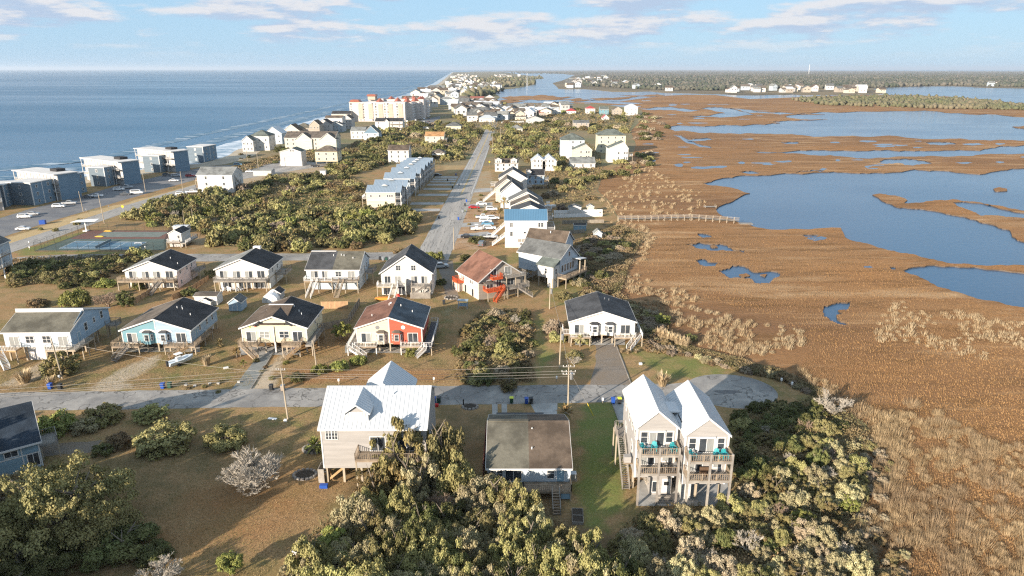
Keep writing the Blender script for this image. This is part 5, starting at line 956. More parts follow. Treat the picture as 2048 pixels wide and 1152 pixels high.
# ---- seaside hotel: white slab with stepped wings and red-roofed turrets
def hotel():
    p0, p1 = at(701, 243), at(811, 243); W = (p1 - p0).length; zt = hgt(206, p0.y)
    h = House('seaside_hotel', 'white seven-storey seaside hotel with red-roofed turrets', p0.x, p0.y, 0, 'hotel'); S_H = sid('hotel', (0.46, 0.375, 0.30)); S_H2 = sid('hotel_white', (0.60, 0.545, 0.50))
    h.part('wall', MB().box(0, W, 0, 22, 0, zt), S_H2); h.planes(0, W, 0, 22); h.part('parapet', MB().box(-0.3, W + 0.3, -0.3, 22.3, zt, zt + 0.8), S_H2)
    for k in range(5): h.part('bay_band', MB().box(W * (0.16 + k * 0.18), W * (0.16 + k * 0.18) + 5, -0.4, -0.02, 3, zt - 1), S_H)
    fl = 7; fh = zt / fl
    for i in range(fl):
        for j in range(9): h.win('F', W * (j + 0.5) / 9 + (1.6 if j % 2 else -1.6), fh * i + fh * 0.25, 1.7, 1.9, gm=M_CURT if (i + j) % 3 else M_GLASS)
    for j in range(3):
        x0 = W + 0.1 + j * 5.5; y0 = 14 + j * 26; h.part('wing', MB().box(x0 - 12, x0 + 5.5, y0, y0 + 24, 0, zt), S_H2)
        for i in range(fl): h.part('balcony', MB().box(x0 + 5.52, x0 + 6.8, y0 + 1, y0 + 23, fh * i + fh * 0.2, fh * i + fh * 0.5), M_WHITE)
        h.part('turret_roof', MB().cyl((x0, y0 + 4, zt), (x0, y0 + 4, zt + 5), 5.2, 0.3, 4), R_TERRA); h.part('turret_roof', MB().cyl((x0 - 12, y0 + 14, zt), (x0 - 12, y0 + 14, zt + 5), 5.2, 0.3, 4), R_TERRA)
    h.part('turret_roof', MB().prism([(0, zt + 0.8), (12, zt + 0.8), (10, zt + 3.5), (2, zt + 3.5)], -0.5, 12), R_TERRA, fix=True)
    h.part('tower', MB().box(W * 0.22, W * 0.5, 40, 56, 0, zt + 3), S_H2); h.part('tower', MB().box(W * 0.22, W * 0.36, 36, 48, zt + 2, zt + 6), S_H); h.part('tower_roof', MB().prism([(W * 0.2, zt + 6), (W * 0.38, zt + 6), (W * 0.36, zt + 8), (W * 0.22, zt + 8)], 35, 49), R_TERRA, fix=True)
    h.part('rear_wing', MB().box(W * 0.5, W * 1.25, 44, 70, 0, zt + 2), S_H2)
    for k in range(3): h.part('turret_roof', MB().cyl((W * (0.62 + k * 0.28), 52, zt + 2), (W * (0.62 + k * 0.28), 52, zt + 5.5), 5, 0.3, 4), R_TERRA)
    h.part('turret_roof', MB().cyl((W * 0.52, 12, zt + 0.8), (W * 0.52, 12, zt + 4.8), 5, 0.3, 4), R_TERRA)
hotel()
# ---- bungalows round the bend of the main road (listed from the photograph)
bung = [(945, 965, 228, 223, S_WHITE, R_MLBLUE), (962, 985, 236, 230, S_PBLUE, R_MWHITE), (935, 958, 240, 234, S_PINK, R_TERRA), (958, 990, 244, 237, S_WHITE, R_MGREY), (985, 1012, 236, 229, S_WHITE, R_LGREY), (928, 948, 226, 219, S_CREAM, R_LGREY), (1010, 1032, 231, 225, S_WHITE, R_MGREY), (1030, 1052, 240, 234, S_CREAM, R_TAUPE), (1052, 1088, 247, 239, S_GREY, R_GREY), (1022, 1045, 264, 257, S_CREAM, R_LGREY), (1078, 1098, 232, 226, S_TAN, R_TERRA), (1100, 1122, 229, 222, S_WHITE, R_LGREY), (1134, 1152, 228, 222, S_WHITE, R_RED), (1120, 1145, 220, 214, S_WHITE, R_GREY), (1088, 1103, 216, 211, S_WHITE, R_CHAR), (1172, 1190, 228, 217, S_WHITE, R_RED), (1200, 1217, 229, 219, S_TEAL, R_GREEN), (1226, 1244, 230, 220, S_TAN, R_BROWN), (1251, 1275, 231, 214, S_WHITE, R_MWHITE), (1147, 1178, 256, 246, S_TAN, R_GREY), (895, 915, 208, 200, S_CREAM, R_TAUPE), (915, 940, 204, 196, S_WHITE, R_TAUPE), (940, 968, 206, 197, S_CREAM, R_TERRA), (968, 990, 204, 196, S_WHITE, R_TAUPE), (880, 903, 210, 198, S_BLUEGREY, R_LGREY), (860, 880, 205, 193, S_WHITE, R_GREY), (1205, 1218, 240, 236, S_WHITE, R_RED)]
nm = {'siding_white': 'white', 'siding_paleblue': 'pale blue', 'siding_pink': 'pink', 'siding_cream': 'cream', 'siding_grey': 'grey', 'siding_tan': 'tan', 'siding_red': 'red', 'siding_teal': 'teal', 'siding_bluegrey': 'blue-grey'}
for i, (x0, x1, b, e, wm, rm) in enumerate(bung):
    where = 'left of the main road bend' if x1 < 950 else 'by the main road bend' if x1 < 1050 else 'beyond the wood right of the main road' if x1 < 1160 else 'near the marsh on the far neighbourhood edge'
    mid_house('distant %s bungalow with %s roof %s' % (nm[wm.name], rm.name.split('_')[1].replace('bluegrey', 'blue-grey').replace('lightgrey', 'light grey').replace('greygreen', 'grey-green'), where), x0, x1, b, e, e - 6, 13, wm, rm, 'hip' if i % 3 == 0 else ('x' if i % 3 == 1 else 'y'), 'bungalow', floors=2 if b - e > 8 else 1, nwin=3, group='distant bungalows', sidewin=0)
# ---- farthest houses: white cottages along the strand and across the sound
def cottage_mesh(kind):
    w = MB(); r = MB(); t = 0.15
    if kind % 2 == 0: w.prism([(-0.5, 0), (0.5, 0), (0.5, 0.7), (0, 1.0), (-0.5, 0.7)], -0.6, 0.6); r.prism([(0, 1.0), (0.56, 0.66), (0.56, 0.73), (0, 1.08), (-0.56, 0.73), (-0.56, 0.66)], -0.65, 0.65)
    else: w.prism([(-0.5, 0), (0.5, 0), (0.5, 0.7), (0, 0.98), (-0.5, 0.7)], -0.6, 0.6, 'x'); r.prism([(0, 0.98), (0.56, 0.66), (0.56, 0.73), (0, 1.06), (-0.56, 0.73), (-0.56, 0.66)], -0.65, 0.65, 'x')
    return w, r
CW = [S_WHITE, S_CREAM, S_PBLUE, S_TAN, S_GREY]; CRF = [R_LGREY, R_TAUPE, R_GREY, R_MWHITE, R_BROWN]
def cottage(px, py, label, group, s=11, g=random):
    p = at(px, py); e = empty('cottage', (p.x, p.y, 0), g.uniform(-0.3, 0.3)); e.scale = (s * g.uniform(0.8, 1.3), s * g.uniform(0.8, 1.2), s * g.uniform(0.75, 1.15)); k = g.randrange(2); a = g.choices(range(5), (5, 3, 2, 1, 1))[0]; b = g.randrange(5); tag(e, '%s walls and %s roof: %s' % (('white', 'cream', 'pale blue', 'tan', 'grey')[a], ('light grey', 'taupe', 'dark grey', 'white metal', 'brown')[b], label), 'house', group)
    link(cached(('cw', k, a), lambda: cottage_mesh(k)[0].mesh('wall', CW[a])), 'wall', e); link(cached(('cr', k, b), lambda: cottage_mesh(k)[1].mesh('roof', CRF[b])), 'roof', e)
    for u in (-0.25, 0.22): link(cached(('cwin', k), lambda: MB().box(-0.07, 0.07, -0.02, 0.0, 0, 0.14).mesh('window', M_GLASS)), 'window', e, (u, -0.5 if k else -0.6, 0.36))
gr = random.Random(3)
far_sets = [([(868, 186), (905, 178), (985, 176), (1000, 182), (930, 192), (905, 200)], 34, 13, 'cottage in the strand houses past hotel', 'strand cottages'), ([(893, 168), (930, 160), (960, 163), (945, 172), (900, 178)], 34, 13, 'cottage on narrow strand halfway to horizon', 'narrow strand cottages'), ([(902, 153), (925, 149), (960, 153), (930, 160), (905, 163)], 30, 14, 'tiny cottage where strand meets horizon', 'horizon strand cottages'), ([(975, 151), (1030, 150), (1045, 155), (985, 156)], 16, 15, 'tiny cottage at far end of island', 'island end cottages'), ([(925, 172), (985, 168), (1010, 176), (990, 181), (940, 183)], 14, 14, 'large house by creek past the hotel', 'creekside houses'),
            ([(1120, 176), (1150, 160), (1205, 152), (1215, 158), (1180, 177)], 30, 17, 'house on wooded point across the inlet', 'point houses'), ([(1440, 186), (1520, 184), (1620, 186), (1764, 186), (1740, 180), (1560, 177), (1500, 178)], 34, 15, 'waterfront house on far shore of sound', 'far shore houses'), ([(1225, 168), (1340, 175), (1370, 183), (1290, 181), (1230, 178)], 6, 16, 'lone house under the far shore woods', 'far shore woods houses'), ([(1975, 171), (1995, 171), (1995, 173), (1975, 173)], 2, 16, 'house on the far shore at right', 'right far shore houses'), ([(820, 198), (860, 185), (890, 180), (870, 195), (850, 206)], 16, 16, 'tall beach house beyond the hotel', 'beach houses past the hotel')]
far_sets += [([(930, 222), (1000, 215), (1010, 240), (985, 250), (940, 245)], 26, 11, 'bungalow crowding bend of main road', 'bungalows at the road bend'), ([(905, 215), (985, 207), (1005, 214), (985, 228), (915, 235)], 50, 12, 'bungalow along main road past hotel', 'crowded bungalows'), ([(1000, 228), (1120, 214), (1140, 222), (1030, 246)], 32, 11, 'bungalow in wood right of main road', 'wooded bungalows'), ([(812, 212), (868, 195), (885, 200), (860, 222), (830, 232)], 16, 16, 'large beach house behind the hotel', 'houses behind the hotel'), ([(900, 178), (985, 170), (1000, 180), (905, 196)], 26, 13, 'cottage packed between creek and beach', 'packed cottages')]
for poly, n, s, l, gname in far_sets:
    k = 0; xs = [p[0] for p in poly]; ys_ = [p[1] for p in poly]
    while k < n:
        x, y = gr.uniform(min(xs), max(xs)), gr.uniform(min(ys_), max(ys_))
        if bool(in_poly(np.array([x]), np.array([y]), poly)[0]): cottage(x, y, l, gname, s, gr); k += 1
# ---- radio masts on the far shore
for px, py, hh, l in ((1617, 150, 100, 'tall lattice mast rising over the mainland woods'), (1054, 174, 45, 'slender mast on the marsh island by the inlet')):
    p = at(px, py); e = empty('radio_mast', (p.x, p.y, 0)); tag(e, l, 'mast'); b = MB()
    r = 2.2 if hh > 90 else 1.1
    for k in range(3): a = k * 2.094; b.cyl((r * math.cos(a), r * math.sin(a), 0), (r * 0.4 * math.cos(a), r * 0.4 * math.sin(a), hh), 0.5 * r / 2.2 + 0.1, n=4)
    b.build('legs', M_PVC, e); c = MB()
    for j in range(14):
        z = hh * j / 14; f = 1 - 0.6 * j / 14
        for k in range(3): a, a2 = k * 2.094, (k + 1) * 2.094; c.cyl((r * f * math.cos(a), r * f * math.sin(a), z), (r * f * 0.95 * math.cos(a2), r * f * 0.95 * math.sin(a2), z + hh / 14), 0.15, n=3)
    c.build('lattice', M_PVC, e)
# ================================================================ VEHICLES, POLES, FENCES, SHEDS, YARD THINGS
def paint(name, c): return mat('paint_' + name, c, rough=0.28, spec=0.6)
P_WHITE, P_RED, P_BLUE, P_BLACK, P_SILVER, P_GREY = paint('white', (0.72, 0.72, 0.71)), paint('red', (0.32, 0.015, 0.02)), paint('blue', (0.10, 0.24, 0.36)), paint('black', (0.018, 0.02, 0.024)), paint('silver', (0.42, 0.43, 0.44)), paint('grey', (0.10, 0.11, 0.12))
M_TYRE = mat('tyre_rubber', (0.018, 0.018, 0.018), rough=0.9); M_RIM = mat('alloy_rim', (0.4, 0.4, 0.41), rough=0.35, metal=0.8); M_LAMP = mat('headlamp', (0.6, 0.6, 0.58), rough=0.2); M_TAIL = mat('tail_lamp', (0.35, 0.01, 0.01), rough=0.3)
def car(px, py, rot, kind, pm, label, group='parked vehicles'):
    """parked vehicle, long axis along local x"""
    p = at(px, py); e = empty('parked_' + {'pickup': 'truck'}.get(kind, 'van' if kind == 'van' else 'car'), (p.x, p.y, 0.02), R(rot)); tag(e, label, {'pickup': 'truck', 'van': 'van'}.get(kind, 'car'), group)
    L, hb = {'sedan': (4.7, 0.92), 'suv': (4.8, 1.08), 'pickup': (5.7, 1.1), 'van': (5.4, 1.25)}[kind]; a = L / 2
    body = {'sedan': [(-a, .35), (a, .35), (a, .72), (a - .25, .86), (1.0, .95), (-1.5, .98), (-a + .1, .92)], 'suv': [(-a, .4), (a, .4), (a, .85), (a - .2, 1.0), (1.1, 1.1), (-a, 1.12)], 'pickup': [(-a, .5), (a, .5), (a, 1.0), (a - .3, 1.12), (1.2, 1.18), (-a, 1.15)], 'van': [(-a, .4), (a, .4), (a, 1.0), (a - .5, 1.25), (-a, 1.3)]}[kind]
    cab = {'sedan': [(1.0, .95), (.25, 1.42), (-1.0, 1.44), (-1.75, .98)], 'suv': [(1.15, 1.1), (.5, 1.66), (-2.0, 1.70), (-2.35, 1.12)], 'pickup': [(1.25, 1.18), (.7, 1.8), (-.7, 1.82), (-1.0, 1.16)], 'van': [(a - .6, 1.25), (a - 1.3, 2.0), (-a + .1, 2.05), (-a, 1.3)]}[kind]
    sym = lambda prof, w: MB().prism(prof, -w, w)
    link(cached(('cb', kind, pm.name), lambda: sym(body, 0.92).mesh('body', pm)), 'body', e); c = link(cached(('cc', kind, pm.name), lambda: sym([(x, z) for x, z in cab], 0.80).mesh('cabin', pm)), 'cabin', e)
    cx = sum(q[0] for q in cab) / 4; cz = min(q[1] for q in cab); sh = [(cx + (x - cx) * 0.86, cz + 0.08 + (z - cz) * 0.78) for x, z in cab]
    for y in (-0.803, 0.803): link(cached(('cs', kind, y), lambda: MB().prism(sh, min(y, y + math.copysign(0.012, y)), max(y, y + math.copysign(0.012, y))).mesh('side_window', M_GLASS)), 'side_window', c)
    f0, f1 = cab[0], cab[1]; link(cached(('cf', kind), lambda: MB().hexa([(f0[0] + .01, -.7, f0[1] + .05), (f0[0] + .03, -.7, f0[1] + .05), (f0[0] + .03, .7, f0[1] + .05), (f0[0] + .01, .7, f0[1] + .05), (f1[0] + .01, -.64, f1[1] - .05), (f1[0] + .03, -.64, f1[1] - .05), (f1[0] + .03, .64, f1[1] - .05), (f1[0] + .01, .64, f1[1] - .05)]).mesh('windscreen', M_GLASS)), 'windscreen', c)
    if kind == 'pickup': link(cached(('bed',), lambda: MB().box(-a + .15, -1.05, -.72, .72, 1.152, 1.165).mesh('bed_liner', M_BLACK)), 'bed_liner', e)
    for x in (-a + 0.95, a - 0.95):
        for y in (-0.93, 0.75):
            w = link(cached(('wh',), lambda: MB().cyl((0, 0, 0), (0, 0.2, 0), 0.36, n=12).mesh('wheel', M_TYRE)), 'wheel', e, (x, y, 0.36)); link(cached(('rim', y > 0), lambda: MB().cyl((0, -0.01 if y < 0 else 0.19, 0), (0, 0.03 if y < 0 else 0.21, 0), 0.22, n=8).mesh('rim', M_RIM)), 'rim', w)
    for y in (-0.68, 0.68): link(cached(('hl',), lambda: MB().box(-.01, .03, -.18, .18, -.07, .07).mesh('headlight', M_LAMP)), 'headlight', e, (a, y, hb * .68)); link(cached(('tl',), lambda: MB().box(-.03, .01, -.14, .14, -.1, .1).mesh('tail_light', M_TAIL)), 'tail_light', e, (-a, y, hb * .75))
    return e
for q in ((948, 417, 2, 'sedan', P_RED, 'dark red car parked in the front yard beside the main road'), (963, 410, 2, 'sedan', P_WHITE, 'white car parked just behind the dark red car'), (983, 421, 3, 'suv', P_WHITE, 'white sport utility parked right of the red car'), (966, 437, 2, 'pickup', P_WHITE, 'white pickup truck parked on bare yard by main road'), (986, 439, 10, 'suv', P_WHITE, 'white sport utility parked against the white pickup'), (971, 445, 0, 'suv', P_WHITE, 'white vehicle parked behind the light blue car'), (975, 450, 1, 'sedan', P_BLUE, 'light blue car between two white vehicles'), (979, 459, 2, 'suv', P_WHITE, 'white sport utility nearest the stairs of blue-roofed house'), (935, 476, 0, 'sedan', P_BLACK, 'black car on the concrete drive beside main road'), (979, 477, 0, 'pickup', P_SILVER, 'silver pickup left of the blue-roofed white house'), (964, 491, 80, 'suv', P_GREY, 'dark car half hidden by the yard shrub'), (881, 536, 15, 'suv', P_SILVER, 'silver car right of the tall white gable house'), (1046, 556, 60, 'suv', P_WHITE, 'white car between rust-roofed house and stilt house'), (875, 352, 0, 'sedan', P_BLACK, 'black car on the last townhouse driveway'),
          (50, 436, 10, 'suv', P_WHITE, 'white car parked before nearest whole blue apartment wing'), (66, 430, 12, 'sedan', P_SILVER, 'silver car beside white car at the apartments'), (118, 415, 14, 'suv', P_WHITE, 'white sport utility in the middle of the apartment car park'), (139, 409, 14, 'pickup', P_SILVER, 'silver pickup beside white sport utility in car park'), (47, 460, 10, 'sedan', P_WHITE, 'white car alone on the near side of the car park'), (195, 394, 14, 'sedan', P_WHITE, 'white sedan at the foot of the third apartment wing'), (176, 396, 14, 'sedan', P_GREY, 'dark sedan next to the white sedan in car park'), (238, 381, 14, 'suv', P_WHITE, 'white sport utility under the fourth apartment wing'), (253, 377, 14, 'pickup', P_SILVER, 'silver truck under the fourth apartment wing'), (274, 388, 14, 'van', P_WHITE, 'tall white van in the car park'), (252, 390, 14, 'sedan', P_GREY, 'dark car beside the tall white van'), (348, 363, 14, 'sedan', P_WHITE, 'white car near tall white house, left one'), (352, 353, 14, 'suv', P_SILVER, 'silver car parked under the sixth apartment wing'), (335, 352, 14, 'suv', P_GREY, 'dark car parked under the sixth apartment wing'), (381, 354, 14, 'suv', P_RED, 'red car beside the tall white house'), (363, 390, 14, 'suv', P_WHITE, 'white car in front of the tall white house'), (385, 386, 10, 'pickup', P_WHITE, 'white truck against wall of the tall white house'), (476, 331, 10, 'suv', P_BLUE, 'blue car far along the beach car park'), (500, 345, 5, 'sedan', P_WHITE, 'white car on the sandy lot by the ocean road'), (631, 334, 0, 'suv', P_BLACK, 'black car below the yellow hip-roofed house'), (852, 258, 0, 'van', P_WHITE, 'white van in the hotel car park')):
    car(*q)
for i in range(12): car(815 + (i % 6) * 8.5, 244 + (i // 6) * 6 - (i % 6) * 1.2, 85, 'sedan' if i % 2 else 'suv', (P_WHITE, P_GREY, P_SILVER, P_BLACK)[i % 4], 'parked car in the hotel car park', 'cars at the hotel')
road('parking_lot', P((812, 252), (850, 238), (880, 232), (880, 238), (850, 256), (815, 262)), 0.006, M_LOT, 77)
# ---- boats
def boat(px, py, rot, L, label, hull=None):
    p = at(px, py); e = empty('boat', (p.x, p.y, 0.0), R(rot)); e.scale = (L / 6, L / 6, L / 6); tag(e, label, 'boat'); b = MB(); st = [(-3, 1.05, .55), (0, 1.15, .5), (1.8, .85, .55), (3, .05, .9)]
    for i, (x, w, z) in enumerate(st): b.v += [(x, -w, 1.35 + (0.2 if i > 1 else 0)), (x, -w * .6, z), (x, w * .6, z), (x, w, 1.35 + (0.2 if i > 1 else 0))]
    for i in range(3):
        for k in range(3): b.f.append((i * 4 + k, i * 4 + k + 1, i * 4 + k + 5, i * 4 + k + 4))
        b.f.append((i * 4, i * 4 + 4, i * 4 + 7, i * 4 + 3))
    b.f.append((0, 3, 2, 1)); b.build('hull', hull or M_PVC, e, fix=True); MB().box(-1.0, 0.2, -.4, .4, 1.36, 2.0).build('console', M_PVC, e); MB().box(-3.4, -3.0, -.25, .25, .6, 1.8).build('outboard_motor', M_BLACK, e); MB().box(-1.2, 0.4, -.7, .7, 2.7, 2.78).build('canopy', M_PVC, e)
    q = MB()
    for x in (-1.1, 0.3):
        for y in (-.6, .6): q.cyl((x, y, 1.4), (x, y, 2.7), .03, n=4)
    q.build('canopy_posts', M_STEEL, e)
    t = MB(); t.beam((-3, -.7, .45), (2.5, -.2, .45), .08).beam((-3, .7, .45), (2.5, .2, .45), .08).beam((2.5, 0, .45), (4.2, 0, .4), .08).build('trailer_frame', M_STEEL, e)
    for y in (-1.1, .92): link(cached(('wh',), lambda: None), 'wheel', e, (-1, y, .36))
boat(363, 728, 55, 5.2, 'small white boat on a trailer in the yard beside the teal duplex', mat('pale_hull', (0.60, 0.66, 0.70), rough=0.3)); boat(955, 461, 5, 5.0, 'white boat on a trailer among the parked cars'); boat(1098, 417, 3, 6.0, 'white boat at rear of the house behind blue metal roof')
# ---- wheelie bins
def bin_(px, py, body, lid, label, rot=0.0, group='wheelie bins'):
    p = at(px, py); e = empty('wheelie_bin', (p.x, p.y, 0.01), R(rot)); tag(e, label, 'bin', group)
    link(cached(('bin', body.name), lambda: MB().hexa([(-.27, -.28, .06), (.27, -.28, .06), (.27, .28, .06), (-.27, .28, .06), (-.33, -.36, 1.02), (.33, -.36, 1.02), (.33, .36, 1.02), (-.33, .36, 1.02)]).mesh('body', body)), 'body', e); link(cached(('lid', lid.name), lambda: MB().hexa([(-.36, -.40, 1.025), (.36, -.40, 1.025), (.36, .42, 1.025), (-.36, .42, 1.025), (-.33, -.36, 1.09), (.33, -.36, 1.09), (.33, .34, 1.14), (-.33, .34, 1.14)]).mesh('lid', lid)), 'lid', e); link(cached(('bhan',), lambda: MB().box(-.3, .3, .43, .48, .95, 1.0).mesh('handle', M_BLACK)), 'handle', e)
    for x in (-.3, .26): link(cached(('bwh',), lambda: MB().cyl((0, 0, 0), (.05, 0, 0), .12, n=8).mesh('wheel', M_BLACK)), 'wheel', e, (x, .32, .12))
C_BLUE = mat('bin_blue', (0.02, 0.075, 0.33), rough=0.45); C_GREEN = mat('bin_green', (0.02, 0.07, 0.05), rough=0.5); C_LIME = mat('bin_lime', (0.55, 0.60, 0.05), rough=0.5); C_DK = mat('bin_charcoal', (0.025, 0.027, 0.03), rough=0.5); C_GREY = mat('bin_grey', (0.22, 0.24, 0.26), rough=0.5)
for q in ((101, 778, C_BLUE, C_BLUE, 'blue bin beside small straw grass clump'), (121, 779, C_DK, C_DK, 'dark bin right of the blue bin by straw grass'), (326, 777, C_BLUE, C_BLUE, 'blue bin at roadside in front of teal duplex'), (340, 776, C_GREEN, C_GREEN, 'dark green bin at roadside beside the blue one'), (543, 780, C_DK, C_DK, 'dark bin at end of the grey driveway'), (566, 781, mat('bin_tan', (0.3, 0.25, 0.2), rough=0.6), C_GREY, 'tan bin at the foot of the utility pole'), (868, 806, C_BLUE, C_BLUE, 'blue bin beside right end of white metal roof'), (878, 806, C_GREEN, C_DK, 'dark green bin beside right end of white metal roof'), (1023, 806, C_GREEN, C_LIME, 'dark bin with lime lid before the low brown-roofed house'), (1053, 807, C_BLUE, C_BLUE, 'blue bin before the low brown-roofed house'), (1062, 807, C_DK, C_DK, 'dark bin right of blue bin before low brown-roofed house'), (1226, 807, C_BLUE, C_BLUE, 'blue bin at head of the green lawn'), (1239, 807, C_DK, C_LIME, 'dark bin with lime lid at head of the green lawn'), (760, 520, C_DK, C_DK, 'dark bin, leftmost of four on the cross street'), (766, 521, C_GREY, C_GREY, 'grey bin, second of four on the cross street'), (773, 521, C_GREEN, C_DK, 'green bin, third of four on the cross street'), (780, 521, C_GREY, C_GREY, 'grey bin, rightmost of four on the cross street'), (588, 706, C_BLUE, C_BLUE, 'blue bin under the right deck of yellow duplex'), (888, 609, C_DK, C_DK, 'black bin alone on the yard behind cream-red duplex')): bin_(*q)
for i, (x, y) in enumerate(((895, 362), (901, 368), (912, 351), (905, 376), (918, 372), (933, 404), (930, 412), (925, 425), (917, 440), (878, 437))): bin_(x, y, (C_DK, C_GREY, C_BLUE)[i % 3], (C_DK, C_GREY, C_BLUE)[i % 3], 'far wheelie bin standing along the main road', group='bins along the main road')
# ---- utility poles and wires
POLE_TOP = {}
def pole(key, base, h, label, arms=((-0.4, 2.4),), trans=False, lean=(0, 0), r=0.15, lamp=False):
    p = at(*base); e = empty('utility_pole', (p.x, p.y, 0)); tag(e, label, 'pole', 'utility poles'); top = Vector((lean[0], lean[1], h)); MB().cyl((0, 0, -.3), top, r, r * .7, 8).build('shaft', M_PILE, e); POLE_TOP[key] = (p + top, arms)
    for dz, w in arms:
        z = top + Vector((0, 0, dz)); a = MB().box(z.x - w/2, z.x + w/2, z.y - .16, z.y - .06, z.z - .06, z.z + .06).build('crossarm', M_GREYWOOD, e)
        for u in (-w/2 + .1, -w/6, w/6, w/2 - .1): MB().cyl((z.x + u, z.y - .11, z.z + .06), (z.x + u, z.y - .11, z.z + .28), .05, n=6).build('insulator', M_PVC, a)
    if trans: MB().cyl((.42, 0, h - 2.6), (.42, 0, h - 1.5), .28, n=10).build('transformer', M_STEEL, e)
    if lamp: b = MB().beam((0, 0, h - .3), (0, -1.6, h), .08).build('lamp_arm', M_STEEL, e); MB().box(-.15, .15, -2.1, -1.5, h - .06, h + .06).build('lamp_head', M_PVC, b)
    return e
pole('p1', (576, 838), 9.3, 'brown utility pole left of white-roofed house', ((-.35, 1.6),), lean=(-.35, .2)); pole('p2', (1136, 830), 9.3, 'tall double-arm utility pole with transformer before the low house', ((-.3, 2.0), (-1.2, 2.4), (-1.7, 2.0)), True, (-.1, 0)); pole('p3', (125, 757), 8.2, 'utility pole behind the dark juniper', (), lean=(-.5, 0)); pole('p4', (633, 733), 5.6, 'short pale pole in yard of the yellow duplex', (), lean=(-.2, 0)); pole('p5', (1119, 736), 8.6, 'pale utility pole left of the gravel drive', (), True, (.15, 0)); pole('p6', (1099, 618), 6.6, 'utility pole in front of the stilt house', (), True, (.1, 0))
pole('p7', (908, 500), 7.5, 'slim pole at the corner of main road and cross street', ()); pole('p8', (167, 424), 8.6, 'pole on verge of the ocean road car park', (), lean=(-.4, 0)); pole('p9', (209, 447), 11, 'tall slim pole beside the tennis courts', (), lean=(-.3, 0)); pole('p10', (291, 383), 8.5, 'pole on verge near the tall white van', ()); pole('p11', (366, 382), 9.5, 'pole left of the tall white house', ()); pole('p12', (371, 461), 7.5, 'slim pole beside small clubhouse, left of two', (), r=.1); pole('p13', (388, 454), 7.0, 'slim pole beside small clubhouse, right of two', (), r=.1); pole('p14', (495, 322), 12, 'pole by the beach houses, left of two', ()); pole('p15', (517, 338), 10, 'pole by the beach houses, right of two', ()); pole('p16', (675, 330), 11, 'pole beside yellow hip-roofed house', ()); pole('p17', (1001, 285), 12, 'pole among trees right of main road', ()); pole('p18', (985, 300), 12, 'pole at verge of the main road', ())
def wire(a, b, sag, label, r=0.022, m=None, n=14, group='overhead wires'):
    m = m or mat('wire', (0.30, 0.28, 0.25), rough=0.5); q = MB(); a, b = Vector(a), Vector(b); last = a
    for k in range(1, n + 1): t = k / n; c = a.lerp(b, t) - Vector((0, 0, 4 * sag * t * (1 - t))); q.cyl(last, c, r, n=4); last = c
    tag(q.build('overhead_wire', m), label, 'wire', group)
t1, t2 = POLE_TOP['p1'][0], POLE_TOP['p2'][0]; t3 = POLE_TOP['p3'][0]; t5 = POLE_TOP['p5'][0]; lf = Vector((-140, 88.5, 9.0))
for k, (u, dz, l) in enumerate(((-.8, -.2, 'highest'), (-.3, -1.1, 'second'), (.3, -1.6, 'third'), (.8, -2.1, 'lowest'))):
    wire(t1 + Vector((u * .6, 0, dz * .8)), t2 + Vector((u, 0, dz)), .5, l + ' overhead wire between the two roadside poles'); wire(lf + Vector((0, u, dz * .8)), t1 + Vector((u * .6, 0, dz * .8)), .7, l + ' overhead wire running left from the brown pole')
wire(t3 + Vector((0, 0, -.3)), t1 + Vector((0, 0, -1)), .8, 'wire from juniper pole to brown roadside pole'); wire(t2 + Vector((0, 0, -.5)), t5 + Vector((0, 0, -.3)), .3, 'wire from double-arm pole to pole by the gravel drive'); wire(t5 + Vector((0, 0, -.3)), POLE_TOP['p6'][0] + Vector((0, 0, -.3)), .4, 'wire from gravel drive pole to the stilt house pole')
g1 = at(1187, 832); wire(t2 + Vector((0, 0, -.8)), g1, 0.0, 'slanting guy wire of the double-arm pole', .02, n=2); q = MB().cyl(g1, g1.lerp(t2, .25), .05, n=6); tag(q.build('guy_guard', mat('guard_yellow', (0.75, 0.55, 0.02), rough=0.5)), 'yellow plastic guard on guy wire over the green lawn', 'guard')
# ---- sheds
def shed(label, px, py, W, D, ze, zr, wm, rm, rot=0.0, ax='y'):
    p = at(px, py); h = House('garden_shed', label, p.x, p.y, rot, 'shed')
    (h.gable_y(-W/2, W/2, 0, D, 0.1, ze, zr, wm, rm, oh=.2, ohf=.15, t=.08) if ax == 'y' else h.gable_x(-W/2, W/2, 0, D, .1, ze, ze, zr, D/2, wm, rm, oh=.2, ohs=.15, t=.08)); h.door('F', 0, .15, 1.1, 1.8, wm); return h
shed('small pale blue garden shed with dark gable roof', 471, 623, 3.0, 3.6, 2.3, 3.4, S_LBLUE, R_GREY); shed('long cream garden shed with flat tan roof', 413, 611, 5.6, 3.4, 2.4, 2.8, S_WHITE, R_TAUPE, ax='x'); shed('low dark-roofed shed before the cream shed', 410, 614, 3.0, 2.6, 1.4, 2.1, S_WHITE, R_DARK)
p = at(540, 606); h = House('garden_shed', 'white round-roofed shed behind the yellow duplex', p.x, p.y, 0, 'shed'); pts = [(1.9 * math.cos(t), .6 + 1.7 * math.sin(t)) for t in [math.pi * k / 12 for k in range(13)]]; h.part('roof', MB().prism([(1.9, 0)] + pts + [(-1.9, 0)], 0, 4.5), M_PVC, fix=True); h.part('end_wall', MB().prism([(1.7, .02)] + [(a * .9, b * .95) for a, b in pts] + [(-1.7, .02)], -.03, -.002), S_WHITE, fix=True); h.planes(-1, 1, -.03, 4); h.door('F', 0, .1, 1.2, 1.8, M_PVC)
p = at(527, 600); shed('dark gable shed beside the round-roofed shed', 552, 600, 2.6, 3.0, 1.8, 2.7, S_GREY, R_DARK)
